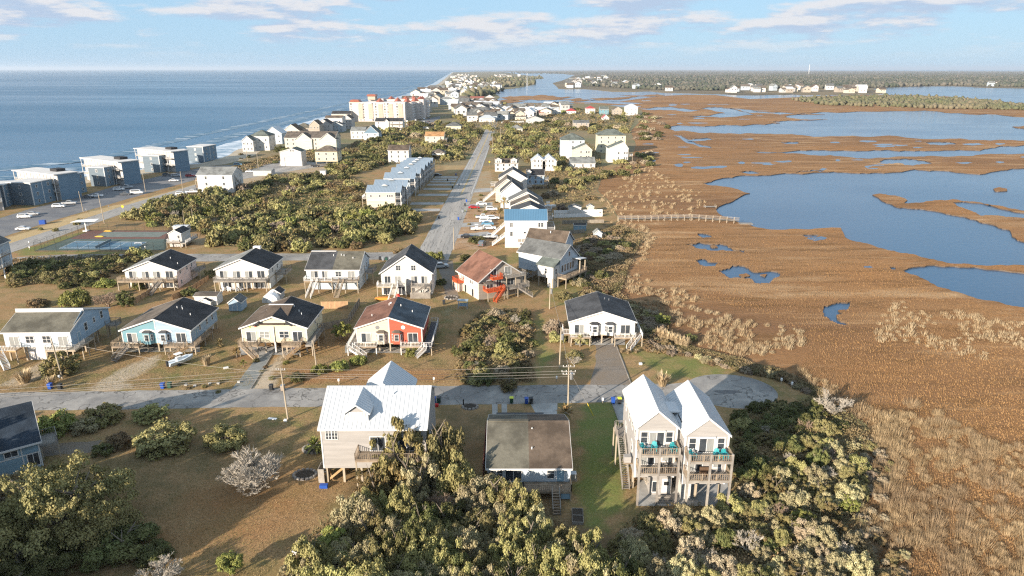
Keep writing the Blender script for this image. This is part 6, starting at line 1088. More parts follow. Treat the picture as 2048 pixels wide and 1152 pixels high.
h = shed('small white clubhouse with dark roof and ramp by the tennis courts', 353, 494, 4.2, 6.5, 4.6, 5.7, S_WHITE, R_DARK); h.deck(-2.4, 2.2, -1.6, -.05, 1.9, M_WOOD, 'FLR', rm=M_WHITE); h.deck(2.15, 4.0, -1.6, 7.5, 1.7, M_GREYWOOD, 'RB', rm=M_WHITE); h.win('F', 1.2, 2.9, .7, 1.0)
shed('flat white utility shed behind the small clubhouse', 361, 466, 5.0, 3.0, 2.3, 2.5, S_WHITE, R_MWHITE, ax='x'); shed('white shed behind the stepped gable houses', 1150, 428, 4.8, 4.0, 2.6, 3.4, S_WHITE, R_GREY); shed('small white hut beside the boardwalk fence', 1181, 425, 2.8, 2.6, 2.4, 3.2, S_CREAM, R_LGREY); shed('dark blue hut in the fenced yard by boardwalk', 1160, 462, 4.4, 2.6, 2.2, 2.5, S_MBLUE, R_DARK, ax='x'); shed('barrel-roofed hut at the marsh edge', 1196, 478, 2.6, 3.2, 2.0, 3.1, S_PBLUE, R_LGREY); shed('white roadside hut by the ocean road', 646, 351, 3.0, 2.6, 2.6, 3.0, S_WHITE, R_LGREY, ax='x'); shed('grey flat-roofed pavilion beside ocean road', 525, 352, 10, 6, 2.8, 3.6, S_GREY, R_LGREY, ax='x')
# ---- fences made of single boards
def board_fence(label, pts, h, m, group=None, gap=.02, bw=.3, name='wooden_fence', post=None):
    w = [at(*p) for p in pts]; e = empty(name, w[0]); tag(e, label, 'fence', group); k = 0; me = MB().box(0, bw - gap, -.015, .015, .05, h).mesh('board', m); ps = MB().box(-.06, .06, .02, .14, 0, h + .05).mesh('post', post or m)
    for a, b in zip(w, w[1:]):
        d = b - a; L = d.length; rz = math.atan2(d.y, d.x); n = max(1, int(L / bw))
        for i in range(n): link(me, 'board', e, a + d * (i / n) - w[0], rz)
        for i in range(int(L / 2.4) + 1): link(ps, 'post', e, a + d * min(1, i * 2.4 / L) - w[0], rz)
        q = MB()
        for z in (.35, h - .3): q.beam((a - w[0]) + Vector((0, .05, z)), (b - w[0]) + Vector((0, .05, z)), .04, .09)
        q.build('rail', m, e)
    return e
M_FNEW = mat('cedar_boards', (0.42, 0.27, 0.15), (0.34, 0.21, 0.115), scale=1.2, rough=0.85, objvar=0.1); M_FGREY = mat('grey_boards', (0.28, 0.24, 0.19), (0.22, 0.19, 0.15), scale=1.2, rough=0.9, objvar=0.12)
board_fence('lit cedar board fence behind the yellow duplex', ((643, 618), (697, 617)), 1.9, M_FNEW); board_fence('grey board fence between yellow and cream-red duplexes', ((719, 611), (697, 648)), 1.9, M_FGREY); board_fence('cedar fence beside the pink-sided house stairs', ((302, 588), (272, 606)), 1.5, M_FNEW); board_fence('cedar fence behind black-roofed white house', ((417, 560), (384, 582), (345, 600)), 1.4, M_FNEW); board_fence('grey fence at rear of the yellow duplex yard', ((648, 660), (697, 650)), 1.7, M_FGREY)
board_fence('long white fence along the yards by the boardwalk, nearer one', ((1108, 436), (1205, 433)), 1.5, M_PVC, bw=.6, name='white_fence'); board_fence('long white fence along the yards by the boardwalk, farther one', ((1108, 428), (1205, 426)), 1.5, M_PVC, bw=.6, name='white_fence'); board_fence('weathered board fence closing the yard by the boardwalk', ((1125, 448), (1208, 446)), 1.4, M_FGREY, bw=.6); board_fence('low weathered fence in the shaded yard', ((1118, 470), (1170, 466)), 1.4, M_FGREY, bw=.6)
board_fence('long white fence near the far bungalows', ((1003, 247), (1048, 245)), 1.8, M_PVC, bw=1.5, name='white_fence')
# ---- boardwalk over the marsh
def boardwalk():
    a, b, c = at(1236, 443), at(1384, 440), at(1478, 447); e = empty('boardwalk', (a.x, a.y, 0)); tag(e, 'long grey timber boardwalk crossing the marsh to the bay', 'boardwalk'); me = MB().box(-.24, .24, -.8, .8, -.03, .03).mesh('plank', M_GREYWOOD); q = MB(); z = 1.1; segs = ((a, b), (b, c)); tot = 0
    for s, t in segs:
        d = t - s; L = d.length; n = int(L / .5); rz = math.atan2(d.y, d.x); side = Vector((-math.sin(rz), math.cos(rz), 0)) * .78
        for i in range(n):
            if tot < 290: link(me, 'plank', e, s + d * ((i + .5) / n) - a + Vector((0, 0, z)), rz); tot += 1
        for sg in (-1, 1):
            for hh in (.55, 1.0): q.beam(s - a + side * sg + Vector((0, 0, z + hh)), t - a + side * sg + Vector((0, 0, z + hh)), .06, .1)
            for i in range(int(L / 2.6) + 1): p = s + d * min(1, i * 2.6 / L) - a + side * sg; link(cached(('bwp',), lambda: MB().box(-.08, .08, -.08, .08, -1.5, 1.1).mesh('post', M_PILE)), 'post', e, p + Vector((0, 0, z)))
    q.build('railing', M_GREYWOOD, e); f = MB().box(0, 5, -1.2, 1.2, -.1, .12).build('floating_dock', M_GREYWOOD, e); f.location = at(1478, 447) - a
boardwalk()
p = at(1420, 415); e = empty('small_dock', (p.x, p.y, 0)); tag(e, 'short grey dock on the bay shore beyond the boardwalk', 'dock'); MB().box(-2.6, 2.6, -1, 1, .35, .5).build('deck', M_GREYWOOD, e)
for x in (-2.3, 2.3):
    for y in (-.9, .9): MB().cyl((x, y, -1), (x, y, 1.2), .1, n=6).build('piling', M_PILE, e)
# ---- tennis courts with chain-link fence
M_COURT = mat('court_green', (0.060, 0.095, 0.085), (0.085, 0.12, 0.105), scale=.6, rough=.9, c3=(.10, .12, .10), s3=.1); M_CBLUE = mat('court_blue', (0.085, 0.17, 0.24), (0.11, 0.195, 0.26), scale=.5, rough=.85); M_CRED = mat('court_red', (0.17, 0.075, 0.055), (0.13, 0.08, 0.065), scale=.3, rough=.9); M_CWORN = mat('court_worn', (0.13, 0.155, 0.135), (0.18, 0.195, 0.175), scale=.4, rough=.9)
road('court_surface', P((70, 501), (330, 500), (345, 462), (180, 462)), .012, M_COURT, 51, .02); road('court_surface', P((140, 478), (345, 478), (345, 461), (180, 461)), .018, M_CRED, 52, .02); road('court_surface', P((188, 474), (318, 474), (338, 464), (208, 464)), .024, M_CWORN, 53, .02); road('court_surface', P((118, 497), (266, 499), (294, 484), (152, 482)), .024, M_CBLUE, 54, .02)
lm = MB(); A_, B_, C_, D_ = (at(*q) for q in ((118, 497), (266, 499), (294, 484), (152, 482)))
def ln(a, b, w=.09): d = (b - a).normalized(); n = Vector((-d.y, d.x, 0)) * w; lm.poly([(a - n).to_tuple()[:2] + (.03,), (b - n).to_tuple()[:2] + (.03,), (b + n).to_tuple()[:2] + (.03,), (a + n).to_tuple()[:2] + (.03,)])
for a, b in ((A_, B_), (B_, C_), (C_, D_), (D_, A_), (A_.lerp(D_, .15), B_.lerp(C_, .15)), (A_.lerp(D_, .85), B_.lerp(C_, .85)), (A_.lerp(B_, .27), D_.lerp(C_, .27)), (A_.lerp(B_, .73), D_.lerp(C_, .73)), (A_.lerp(D_, .5).lerp(B_.lerp(C_, .5), .27), A_.lerp(D_, .5).lerp(B_.lerp(C_, .5), .73))): ln(a, b)
tag(lm.build('court_lines', M_WLINE), kind='structure')
n0, n1 = A_.lerp(B_, .5), D_.lerp(C_, .5); e = empty('tennis_net', n0); tag(e, 'low net across the blue tennis court', 'net'); MB().beam((0, 0, .5), n1 - n0 + Vector((0, 0, .5)), .02, .8).build('mesh', mat('net_cord', (.14, .19, .21), rough=.9), e); MB().beam((0, 0, .96), n1 - n0 + Vector((0, 0, .96)), .03, .08).build('band', M_WHITE, e)
for c in (Vector((0, 0, 0)), n1 - n0): MB().cyl(c, c + Vector((0, 0, 1.05)), .05, n=6).build('post', M_BLACK, e)
def chainlink(label, pts, h=3.0):
    w = [at(*p) for p in pts]; e = empty('chain_link_fence', w[0]); tag(e, label, 'fence'); m = mat('fence_black', (.03, .035, .035), rough=.6)
    for a, b in zip(w, w[1:]):
        d = b - a; L = d.length; n = max(1, int(L / 3.2)); q = MB()
        for i in range(n + 1): link(cached(('clp',), lambda: MB().cyl((0, 0, 0), (0, 0, 3.0), .05, n=6).mesh('post', m)), 'post', e, a + d * (i / n) - w[0])
        for z in (.1, 1.5, h): q.cyl(a - w[0] + Vector((0, 0, z)), b - w[0] + Vector((0, 0, z)), .03, n=4)
        for i in range(int(L / .6)): t = i * .6 / L; c = a + d * t - w[0]; q.cyl(c, c + d * min(.6 / L * 5, 1 - t) + Vector((0, 0, h)), .008, n=3); q.cyl(c + Vector((0, 0, h)), c + d * min(.6 / L * 5, 1 - t), .008, n=3)
        q.build('mesh', m, e)
chainlink('black chain-link fence round the tennis courts', ((70, 503), (330, 502), (345, 462), (180, 461), (70, 503)))
p = at(173, 462); e = empty('shade_canopy', (p.x, p.y, 0)); tag(e, 'white cantilever shade canopy at corner of tennis courts', 'canopy'); MB().hexa([(-4, -2, 3.6), (4.6, -1.2, 3.8), (4.0, 2.4, 3.9), (-3.4, 1.6, 3.7), (-4, -2, 3.68), (4.6, -1.2, 3.88), (4.0, 2.4, 4.05), (-3.4, 1.6, 3.82)]).build('roof', M_PVC, e); MB().box(-.15, .15, -.15, .15, 0, 3.6).build('post', M_PVC, e); MB().box(-.8, .8, -1, .6, 0, .35).build('base', M_PVC, e)
for k, (x, y, l) in enumerate(((216, 463, 'yellow kayak lying on the worn court, farther one'), (199, 474, 'yellow kayak lying on the worn court, nearer one'))):
    p = at(x, y); tag(MB().prism([(-1.6, .15), (-.9, .02), (.9, .02), (1.6, .15), (.9, .4), (-.9, .4)], -.35, .35).build('kayak', mat('kayak_yellow', (.55, .33, .04), rough=.5), fix=True), l, 'kayak').location = (p.x, p.y, .03)
p = at(277, 488); tag(MB().box(-1.2, 1.2, -.3, .3, .35, .45).box(-1.1, -1, -.25, .25, 0, .35).box(1, 1.1, -.25, .25, 0, .35).build('court_bench', M_PVC), 'white bench beside the blue tennis court', 'bench').location = (p.x, p.y, .03)
# ---- adirondack chairs on the twin-gable decks
TURQ = mat('turquoise_paint', (0.02, 0.30, 0.32), (.03, .25, .28), scale=3, rough=.5)
def adirondack(x, y, z, rot, label, m=None, group='turquoise deck chairs'):
    e = empty('adirondack_chair', (x, y, z), R(rot)); tag(e, label, 'chair', group); m = m or TURQ
    link(cached(('ads', m.name), lambda: MB().hexa([(-.3, -.4, .36), (.3, -.4, .36), (.3, .15, .26), (-.3, .15, .26), (-.3, -.4, .40), (.3, -.4, .40), (.3, .15, .30), (-.3, .15, .30)]).mesh('seat', m)), 'seat', e)
    def back():
        q = MB()
        for k in range(5): u = -.26 + k * .13; t = .95 + .08 * (2 - abs(k - 2)); q.hexa([(u - .055, .12, .28), (u + .055, .12, .28), (u + .055, .15, .28), (u - .055, .15, .28), (u - .055, .42, t), (u + .055, .42, t), (u + .055, .45, t), (u - .055, .45, t)])
        return q.mesh('backrest', m)
    link(cached(('adb', m.name), back), 'backrest', e)
    for s in (-1, 1): link(cached(('ada', m.name), lambda: MB().box(-.08, .08, -.45, .35, .56, .60).mesh('armrest', m)), 'armrest', e, (s * .37, 0, 0)); link(cached(('adl', m.name), lambda: MB().box(-.04, .04, -.42, -.34, 0, .56).mesh('leg', m)), 'leg', e, (s * .34, 0, 0)); link(cached(('adr', m.name), lambda: MB().hexa([(-.03, -.2, .2), (.03, -.2, .2), (.03, .5, 0), (-.03, .5, 0), (-.03, -.2, .34), (.03, -.2, .34), (.03, .5, .12), (-.03, .5, .12)]).mesh('leg', m)), 'leg', e, (s * .33, 0, 0))
for x, y, z, r, l in ((17.4, 79.7, 7.72, 30, 'turquoise chair at left rail of left top deck'), (18.9, 80.0, 7.72, -15, 'turquoise chair left of the sliding door on left top deck'), (21.4, 79.8, 7.72, 15, 'turquoise chair at right of left top deck'), (23.5, 78.0, 7.72, 40, 'turquoise chair at left rail of right top deck'), (26.7, 78.2, 7.72, -10, 'turquoise chair left of yellow stool on right top deck'), (27.7, 78.1, 7.72, 10, 'turquoise chair right of yellow stool on right top deck')): adirondack(x, y, z, r, l)
def stool(x, y, z, m, label): e = empty('side_table', (x, y, z)); tag(e, label, 'table'); MB().cyl((0, 0, .45), (0, 0, .5), .25, n=12).build('top', m, e); [MB().cyl((.18 * math.cos(a), .18 * math.sin(a), 0), (.15 * math.cos(a), .15 * math.sin(a), .45), .03, n=5).build('leg', m, e) for a in (0, 2.1, 4.2)]
stool(27.2, 78.1, 7.72, mat('stool_yellow', (.5, .33, .03), rough=.5), 'yellow side table between two turquoise chairs'); stool(18.2, 80.1, 7.72, M_PVC, 'white side table between turquoise chairs on left top deck'); stool(20.9, 79.3, 4.92, M_BLACK, 'round dark table on left middle deck')
for x, y, r, l in ((20.2, 79.5, 60, 'dark metal chair left of round dark table'), (21.6, 79.6, -60, 'dark metal chair right of round dark table')): adirondack(x, y, 4.92, r, l, mat('chair_grey', (.12, .12, .12), rough=.5), 'dark deck chairs')
tag(MB().box(24.9, 26.1, 78.1, 78.9, 4.92, 5.4).box(24.9, 26.1, 78.8, 78.95, 5.4, 5.8).build('wicker_sofa', mat('wicker', (.12, .07, .04), (.08, .05, .03), scale=4, rough=.8)), 'brown wicker sofa on right middle deck', 'sofa')
# white garden chairs under the black-roofed house
for k in range(6): adirondack(-76.5 + k * 0.95, 171.6 + (k % 2) * .6, 0.02, -20 + 15 * k, 'white garden chair on the patio of black-roofed house', M_PVC, 'white patio chairs')
# ---- small yard things
def box_thing(name, label, cat, px, py, dims, m, z=0.0, rot=0): p = at(px, py); o = MB().box(-dims[0]/2, dims[0]/2, -dims[1]/2, dims[1]/2, 0, dims[2]).build(name, m); o.location = (p.x, p.y, z); o.rotation_euler = (0, 0, R(rot)); return tag(o, label, cat)
def post_thing(px, py, label, h=1.0, m=None, head=None, name='utility_pedestal', cat='pedestal', dims=(.3, .3, .45)):
    p = at(px, py); e = empty(name, (p.x, p.y, 0)); tag(e, label, cat); MB().box(-.05, .05, -.05, .05, 0, h).build('post', m or M_PILE, e); MB().box(-dims[0]/2, dims[0]/2, -dims[1]/2, dims[1]/2, h - dims[2] * .6, h + dims[2] * .4).build('box', head or M_PVC, e)
for q in ((1205, 808, 'white utility pedestal at roadside left of the lawn bins'), (678, 769, 'white mailbox on post above the white metal roof'), (868, 766, 'white mailbox beside the overgrown lot'), (1113, 764, 'pale mailbox in shade by the overgrown lot'), (120, 762, 'pale marker post beside the straw grass'), (1562, 768, 'white sign post behind the cul-de-sac, left of two'), (1583, 776, 'white sign post behind the cul-de-sac, right of two'), (59, 489, 'white sign on the tennis court corner, right of two'), (60, 500, 'white sign low on tennis court lawn'), (291, 499, 'round white sign before the tennis courts'), (218, 417, 'white box on post on car park verge'), (173, 423, 'white cabinet beside pole on car park verge')): post_thing(*q)
p = at(247, 424); e = empty('road_sign', (p.x, p.y, 0)); tag(e, 'yellow diamond warning sign on the ocean road bend', 'sign'); MB().box(-.04, .04, -.04, .04, 0, 2.4).build('post', M_STEEL, e); MB().prism([(0, 1.6), (.65, 2.3), (0, 3.0), (-.65, 2.3)], -.1, -.05).build('panel', mat('sign_yellow', (.8, .5, .02), rough=.4), e, fix=True)
p = at(979, 331); e = empty('road_sign', (p.x, p.y, 0)); tag(e, 'yellow sign beside the main road by the far houses', 'sign'); MB().box(-.04, .04, -.04, .04, 0, 2.4).build('post', M_STEEL, e); MB().prism([(0, 1.6), (.6, 2.2), (0, 2.8), (-.6, 2.2)], -.1, -.05).build('panel', mat('sign_yellow', (.8, .5, .02)), e, fix=True)
p = at(930, 424); e = empty('fire_hydrant', (p.x, p.y, 0)); tag(e, 'lime-yellow fire hydrant at the main road kerb', 'hydrant'); MB().cyl((0, 0, 0), (0, 0, .75), .16, n=8).build('barrel', C_LIME, e); MB().cyl((0, 0, .75), (0, 0, .95), .18, .05, 8).build('bonnet', C_LIME, e); MB().cyl((-.28, 0, .5), (.28, 0, .5), .08, n=6).build('nozzles', C_LIME, e)
# garden swing seat
p = at(926, 616); e = empty('garden_swing', (p.x, p.y, 0), R(-5)); tag(e, 'pale blue-grey garden swing seat behind the overgrown lot', 'swing')
for s in (-1, 1): MB().beam((s * 1.1, -.7, 0), (s * 1.1, 0, 2.0), .1).beam((s * 1.1, .7, 0), (s * 1.1, 0, 2.0), .1).build('frame', S_LBLUE, e)
MB().box(-.9, .9, -.3, .3, .55, .62).build('seat', S_LBLUE, e); MB().box(-.9, .9, .3, .36, .55, 1.2).build('backrest', S_LBLUE, e); MB().prism([(-1.3, 2.0), (1.3, 2.0), (1.3, 2.1), (-1.3, 2.1)], -.8, .8).build('roof', S_BLUEGREY, e)
# stone rings
def stone_ring(px, py, r, label, n=16):
    p = at(px, py); e = empty('stone_ring', (p.x, p.y, 0)); tag(e, label, 'stone ring'); m = mat('ring_stone', (.30, .27, .24), (.2, .18, .16), scale=3, rough=.95, objvar=.2); me = MB().hexa([(-.28, -.2, 0), (.26, -.22, 0), (.3, .2, 0), (-.25, .24, 0), (-.2, -.14, .3), (.2, -.16, .26), (.2, .14, .3), (-.18, .16, .27)]).mesh('stone', m)
    for k in range(n): a = 6.283 * k / n; link(me, 'stone', e, (r * math.cos(a), r * .8 * math.sin(a), 0), a + 1.57)
    MB().cyl((0, 0, 0), (0, 0, .1), r * .8, n=16).build('soil', mat('soil', (.05, .04, .03), rough=1), e)
stone_ring(629, 898, 1.7, 'stone ring round the spiky yucca'); stone_ring(610, 950, 1.6, 'stone ring with low plants beside the carport'); stone_ring(902, 596, 1.6, 'stone fire ring beside the rust-roofed house', 12); stone_ring(940, 814, 1.3, 'dark stone bed with post at the roadside', 12)
p = at(927, 812); tag(MB().box(-.1, .1, -.1, .1, 0, 1.3).build('garden_post', M_BLACK), 'dark post beside the stone bed at roadside', 'post').location = (p.x, p.y, 0)
p = at(592, 1104, .4); e = empty('globe_lamp', (p.x, p.y, 0)); tag(e, 'white globe beside a dark mat on the lower lawn', 'lamp'); s_ = bmesh.new(); bmesh.ops.create_uvsphere(s_, u_segments=14, v_segments=10, radius=.48); me = bpy.data.meshes.new('globe'); s_.to_mesh(me); s_.free(); me.materials.append(M_PVC); link(me, 'globe', e, (0, 0, .55)); MB().cyl((0, 0, 0), (0, 0, .12), .25, n=8).build('base', M_BLACK, e)
q = MB(); c = at(613, 1104)
for k in range(7): q.box(c.x - 1.4 + k * .4, c.x - 1.06 + k * .4, c.y - .7, c.y + .7, .01, .08)
tag(q.build('dark_mat', mat('mat_black', (.02, .02, .022), (.035, .035, .04), scale=4, rough=.9)), 'dark slatted mat on the lawn beside white globe', 'mat')
p = at(1155, 1035); e = empty('raised_bed', (p.x, p.y, 0), R(-4)); tag(e, 'two-cell raised garden bed below the low house stairs', 'garden bed')
for a in ((-.75, .75, -1.5, -1.42), (-.75, .75, -.04, .04), (-.75, .75, 1.42, 1.5), (-.75, -.68, -1.42, 1.42), (.68, .75, -1.42, 1.42)): MB().box(a[0], a[1], a[2], a[3], 0, .4).build('board', M_GREYWOOD, e)
MB().box(-.67, .67, -1.41, 1.41, 0, .3).build('soil', mat('soil', (.05, .04, .03)), e)
box_thing('storage_box', 'blue storage box beside the carport brace', 'box', 648, 975, (1.1, .6, .5), C_BLUE); box_thing('cooler', 'red and white cooler on lawn below the roadside bins', 'cooler', 873, 813, (.7, .45, .5), mat('cooler_red', (.5, .02, .02), rough=.4)); box_thing('street_light_box', 'white weathered panel lying on the shaded lawn', 'panel', 545, 838, (1.5, .5, .12), M_PVC, rot=-10); box_thing('white_bucket', 'small white bucket at foot of the brown utility pole', 'bucket', 571, 843, (.5, .4, .4), M_PVC); box_thing('dumpster', 'blue dumpster beside the ocean road car park', 'dumpster', 86, 448, (2.0, 1.4, 1.5), C_BLUE, rot=12)
p = at(768, 600); tag(MB().prism([(-2.3, .5), (-1.6, .1), (1.6, .1), (2.3, .6), (1.6, .75), (-1.6, .75)], -.5, .5).build('kayak', mat('kayak_orange', (.6, .24, .04), rough=.45), fix=True), 'orange kayak leaning under deck of tall white gable house', 'kayak').location = (p.x, p.y, .02)
box_thing('red_cart', 'red cart under the stairs of tall white gable house', 'cart', 796, 594, (.9, .6, .8), mat('cart_red', (.5, .02, .02)))
box_thing('fire_pit', 'small pale stone in the lawn left of the grass plume', 'stone', 1281, 729, (.6, .5, .35), M_PVC); box_thing('garden_statue', 'white garden ornament by the fallen branches', 'ornament', 452, 737, (.9, .4, .3), M_PVC, rot=30)
for i, (x, y) in enumerate(((420, 768), (437, 768), (390, 773), (478, 765), (372, 771))): box_thing('garden_stone', 'pale stone edging the planting bed by the grey driveway', 'stone', x, y, (.5, .4, .3), M_CONC)['group'] = 'bed edging stones'
# kerb of timbers along the drives
for a, b, l in (((548, 704), (502, 778), 'timber edging of the grey driveway'), ((1232, 690), (1262, 768), 'timber edging of the gravel drive'), ((1224, 806), (1240, 850), 'timber edging beside the green lawn')):
    A2_, B2_ = at(*a), at(*b); tag(MB().beam(A2_ + Vector((0, 0, .08)), B2_ + Vector((0, 0, .08)), .16, .16).build('edging_timber', M_GREYWOOD), l, 'edging')
# ================================================================ VEGETATION
def leaf_mat(name, c1, c2, c3=None, var=0.28, trans=0.12):
    return mat('leaf_' + name, c1, c2, scale=2.6, rough=0.7, spec=0.25, coord='obj', lo=0.32, hi=0.68, c3=c3, s3=0.9, objvar=var, trans=trans)
L_OAK = leaf_mat('oak', (0.177, 0.176, 0.067), (0.391, 0.349, 0.149), (0.237, 0.205, 0.081))
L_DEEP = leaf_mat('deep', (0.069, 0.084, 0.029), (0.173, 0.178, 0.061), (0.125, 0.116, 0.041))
L_SAGE = leaf_mat('sage', (0.242, 0.226, 0.118), (0.493, 0.432, 0.249), (0.319, 0.270, 0.149))
L_CEDAR = leaf_mat('cedar', (0.115, 0.108, 0.038), (0.265, 0.220, 0.095), (0.199, 0.140, 0.061))
L_YEL = leaf_mat('yellowgreen', (0.149, 0.171, 0.035), (0.303, 0.299, 0.086), (0.187, 0.186, 0.056))
L_DRY = leaf_mat('dry', (0.255, 0.205, 0.140), (0.430, 0.355, 0.255), (0.290, 0.220, 0.150))
L_RUSSET = leaf_mat('russet', (0.185, 0.125, 0.065), (0.320, 0.225, 0.120), (0.165, 0.130, 0.060))
L_PALM = leaf_mat('palm', (0.182, 0.161, 0.047), (0.387, 0.306, 0.119), (0.495, 0.337, 0.158))
M_BARK = mat('bark', (0.13, 0.105, 0.08), (0.22, 0.185, 0.145), scale=3, rough=0.95, coord='obj')
M_BARE = mat('bare_twigs', (0.31, 0.275, 0.225), (0.44, 0.395, 0.33), scale=3, rough=0.95, coord='obj')
M_BARE2 = mat('brown_twigs', (0.253, 0.178, 0.127), (0.356, 0.265, 0.190), scale=3, rough=0.95, coord='obj')
M_STRAW = mat('straw', (0.27, 0.19, 0.105), (0.45, 0.345, 0.21), scale=1.4, rough=0.9, c3=(0.38, 0.30, 0.19), s3=0.12, trans=0.1)
M_PLUME = mat('plume', (0.46, 0.34, 0.19), (0.62, 0.50, 0.33), scale=2, rough=0.9, coord='obj', trans=0.15)
M_MGRASS = mat('cordgrass_blades', (0.215, 0.122, 0.051), (0.34, 0.205, 0.090), scale=0.5, rough=0.9, c3=(0.205, 0.130, 0.066), s3=0.03, trans=0.1)

def quads(pos, nrm, size, asp, g):
    """leaf quads at pos facing roughly nrm"""
    n = len(pos); r = g.normal(size=(n, 3)); t = np.cross(nrm, r); t /= np.linalg.norm(t, axis=1, keepdims=True) + 1e-9; b = np.cross(nrm, t); b /= np.linalg.norm(b, axis=1, keepdims=True) + 1e-9
    s = size[:, None]; a = t * s * asp; b = b * s
    bend = nrm * s * 0.35
    v = np.stack([pos - a - b, pos + a - b + bend, pos + a + b, pos - a + b + bend], 1).reshape(-1, 3)
    return v, np.arange(n * 4).reshape(n, 4)
def cloud(seed, nclump, nleaf, hz, lsize, flat=0.0, spread=0.62, crad=(0.24, 0.42), drop=0.0, asp=0.6, inner=0.12):
    """unit crown: radius 1 round the stem, height hz, base at z=0"""
    g = np.random.default_rng(seed); C = []
    for k in range(nclump):
        a = g.uniform(0, 2 * np.pi); rr = spread * math.sqrt(g.uniform(0.0, 1)) * 1.08; zt = (1 - (rr / 1.15) ** 2) ** 0.5
        lo = drop; z = hz * (lo + (zt * (1 - 0.18 * g.random()) - lo) * (g.uniform(0.25, 1) if g.random() < 0.65 else g.uniform(0.02, 0.5)))
        C.append((rr * math.cos(a), rr * math.sin(a), z, g.uniform(*crad)))
    C = np.array(C); C[:, 2] = np.maximum(C[:, 2] - C[:, 3] * hz * 0.5, C[:, 3] * 0.4)
    w = C[:, 3] ** 2; idx = g.choice(len(C), nleaf * 2, p=w / w.sum()); d = g.normal(size=(nleaf * 2, 3)); d /= np.linalg.norm(d, axis=1, keepdims=True); d[:, 2] = np.where(d[:, 2] < -0.3, -d[:, 2], d[:, 2])
    rad = C[idx, 3] * g.choice([1.0, 0.6], nleaf * 2, p=[1 - inner, inner]) * (0.6 + 0.75 * g.beta(2.2, 2.6, nleaf * 2))
    p = C[idx, :3] + d * rad[:, None] * np.array([1, 1, 0.85])
    dist = np.linalg.norm(p[:, None, :] - C[None, :, :3], axis=2) / C[None, :, 3]; dist[np.arange(len(p)), idx] = 9
    keep = (dist.min(1) > 0.6) & (p[:, 2] > 0.01); p = p[keep][:nleaf]; d = d[keep][:nleaf]
    nr = d + g.normal(size=d.shape) * 0.55; nr[:, 2] += 0.15; nr /= np.linalg.norm(nr, axis=1, keepdims=True)
    return quads(p, nr, lsize * g.uniform(0.6, 1.35, len(p)), asp, g)
def trunk_mesh(seed, hz, stems=3, r=0.06, reach=0.7):
    rr = random.Random(seed); b = MB()
    for k in range(stems):
        a = rr.uniform(0, 6.28); m = Vector((math.cos(a) * 0.12, math.sin(a) * 0.12, hz * 0.35)); e = Vector((math.cos(a) * reach * rr.uniform(0.5, 1), math.sin(a) * reach * rr.uniform(0.5, 1), hz * rr.uniform(0.6, 0.85)))
        b.cyl((0, 0, -0.05), m, r, r * 0.7, 5); b.cyl(m, e, r * 0.7, r * 0.25, 5)
        for j in range(2): c = m.lerp(e, 0.5 + 0.2 * j); b.cyl(c, c + Vector((rr.uniform(-0.4, 0.4), rr.uniform(-0.4, 0.4), rr.uniform(0.1, 0.3) * hz)), r * 0.35, r * 0.1, 4)
    return b.mesh('trunk', M_BARK)
def branchy(seed, hz, m, levels=4, n0=5, r0=0.045, ln=0.5, spread=0.75, twig=0.006):
    """bare tree: recursive limbs down to twigs"""
    rr = random.Random(seed); b = MB()
    def grow(p, d, l, r, lv):
        q = p + d * l; b.cyl(p, q, r, r * 0.62, 5 if lv > 2 else 3)
        if lv == 0: return
        for k in range(3 if lv > 1 else 4):
            nd = (d + Vector((rr.uniform(-1, 1), rr.uniform(-1, 1), rr.uniform(-0.35, 0.65))) * spread).normalized()
            grow(p.lerp(q, rr.uniform(0.55, 1.0)), nd, l * rr.uniform(0.6, 0.85), max(r * 0.55, twig), lv - 1)
    for k in range(n0):
        a = 6.283 * k / n0 + rr.uniform(-0.4, 0.4); grow(Vector((0, 0, 0)), Vector((math.cos(a) * spread, math.sin(a) * spread, 1.0 * hz)).normalized(), ln, r0, levels)
    return b.mesh('branches', m)
def tuft_mesh(seed, n, hz, m, lean=0.5, w=0.035, plume=0.0, name='blades'):
    g = np.random.default_rng(seed); a = g.uniform(0, 2*np.pi, n); r = g.uniform(0.02, 0.35, n); base = np.stack([r * np.cos(a), r * np.sin(a), np.zeros(n)], 1)
    ln = g.uniform(0.2, lean, n); tip = base + np.stack([ln * np.cos(a), ln * np.sin(a), hz * g.uniform(0.6, 1.05, n)], 1); t = np.stack([-np.sin(a), np.cos(a), np.zeros(n)], 1) * w
    mid = base * 0.5 + tip * 0.5 + np.array([0, 0, hz * 0.14]); v = np.stack([base - t, base + t, mid + t, mid - t, tip], 1).reshape(-1, 3)
    k = np.arange(n)[:, None] * 5; f = np.concatenate([k + [0, 1, 2], k + [0, 2, 3], k + [3, 2, 4]], 0); return np_mesh(name, v, f, 3, m)
PROTO = {}
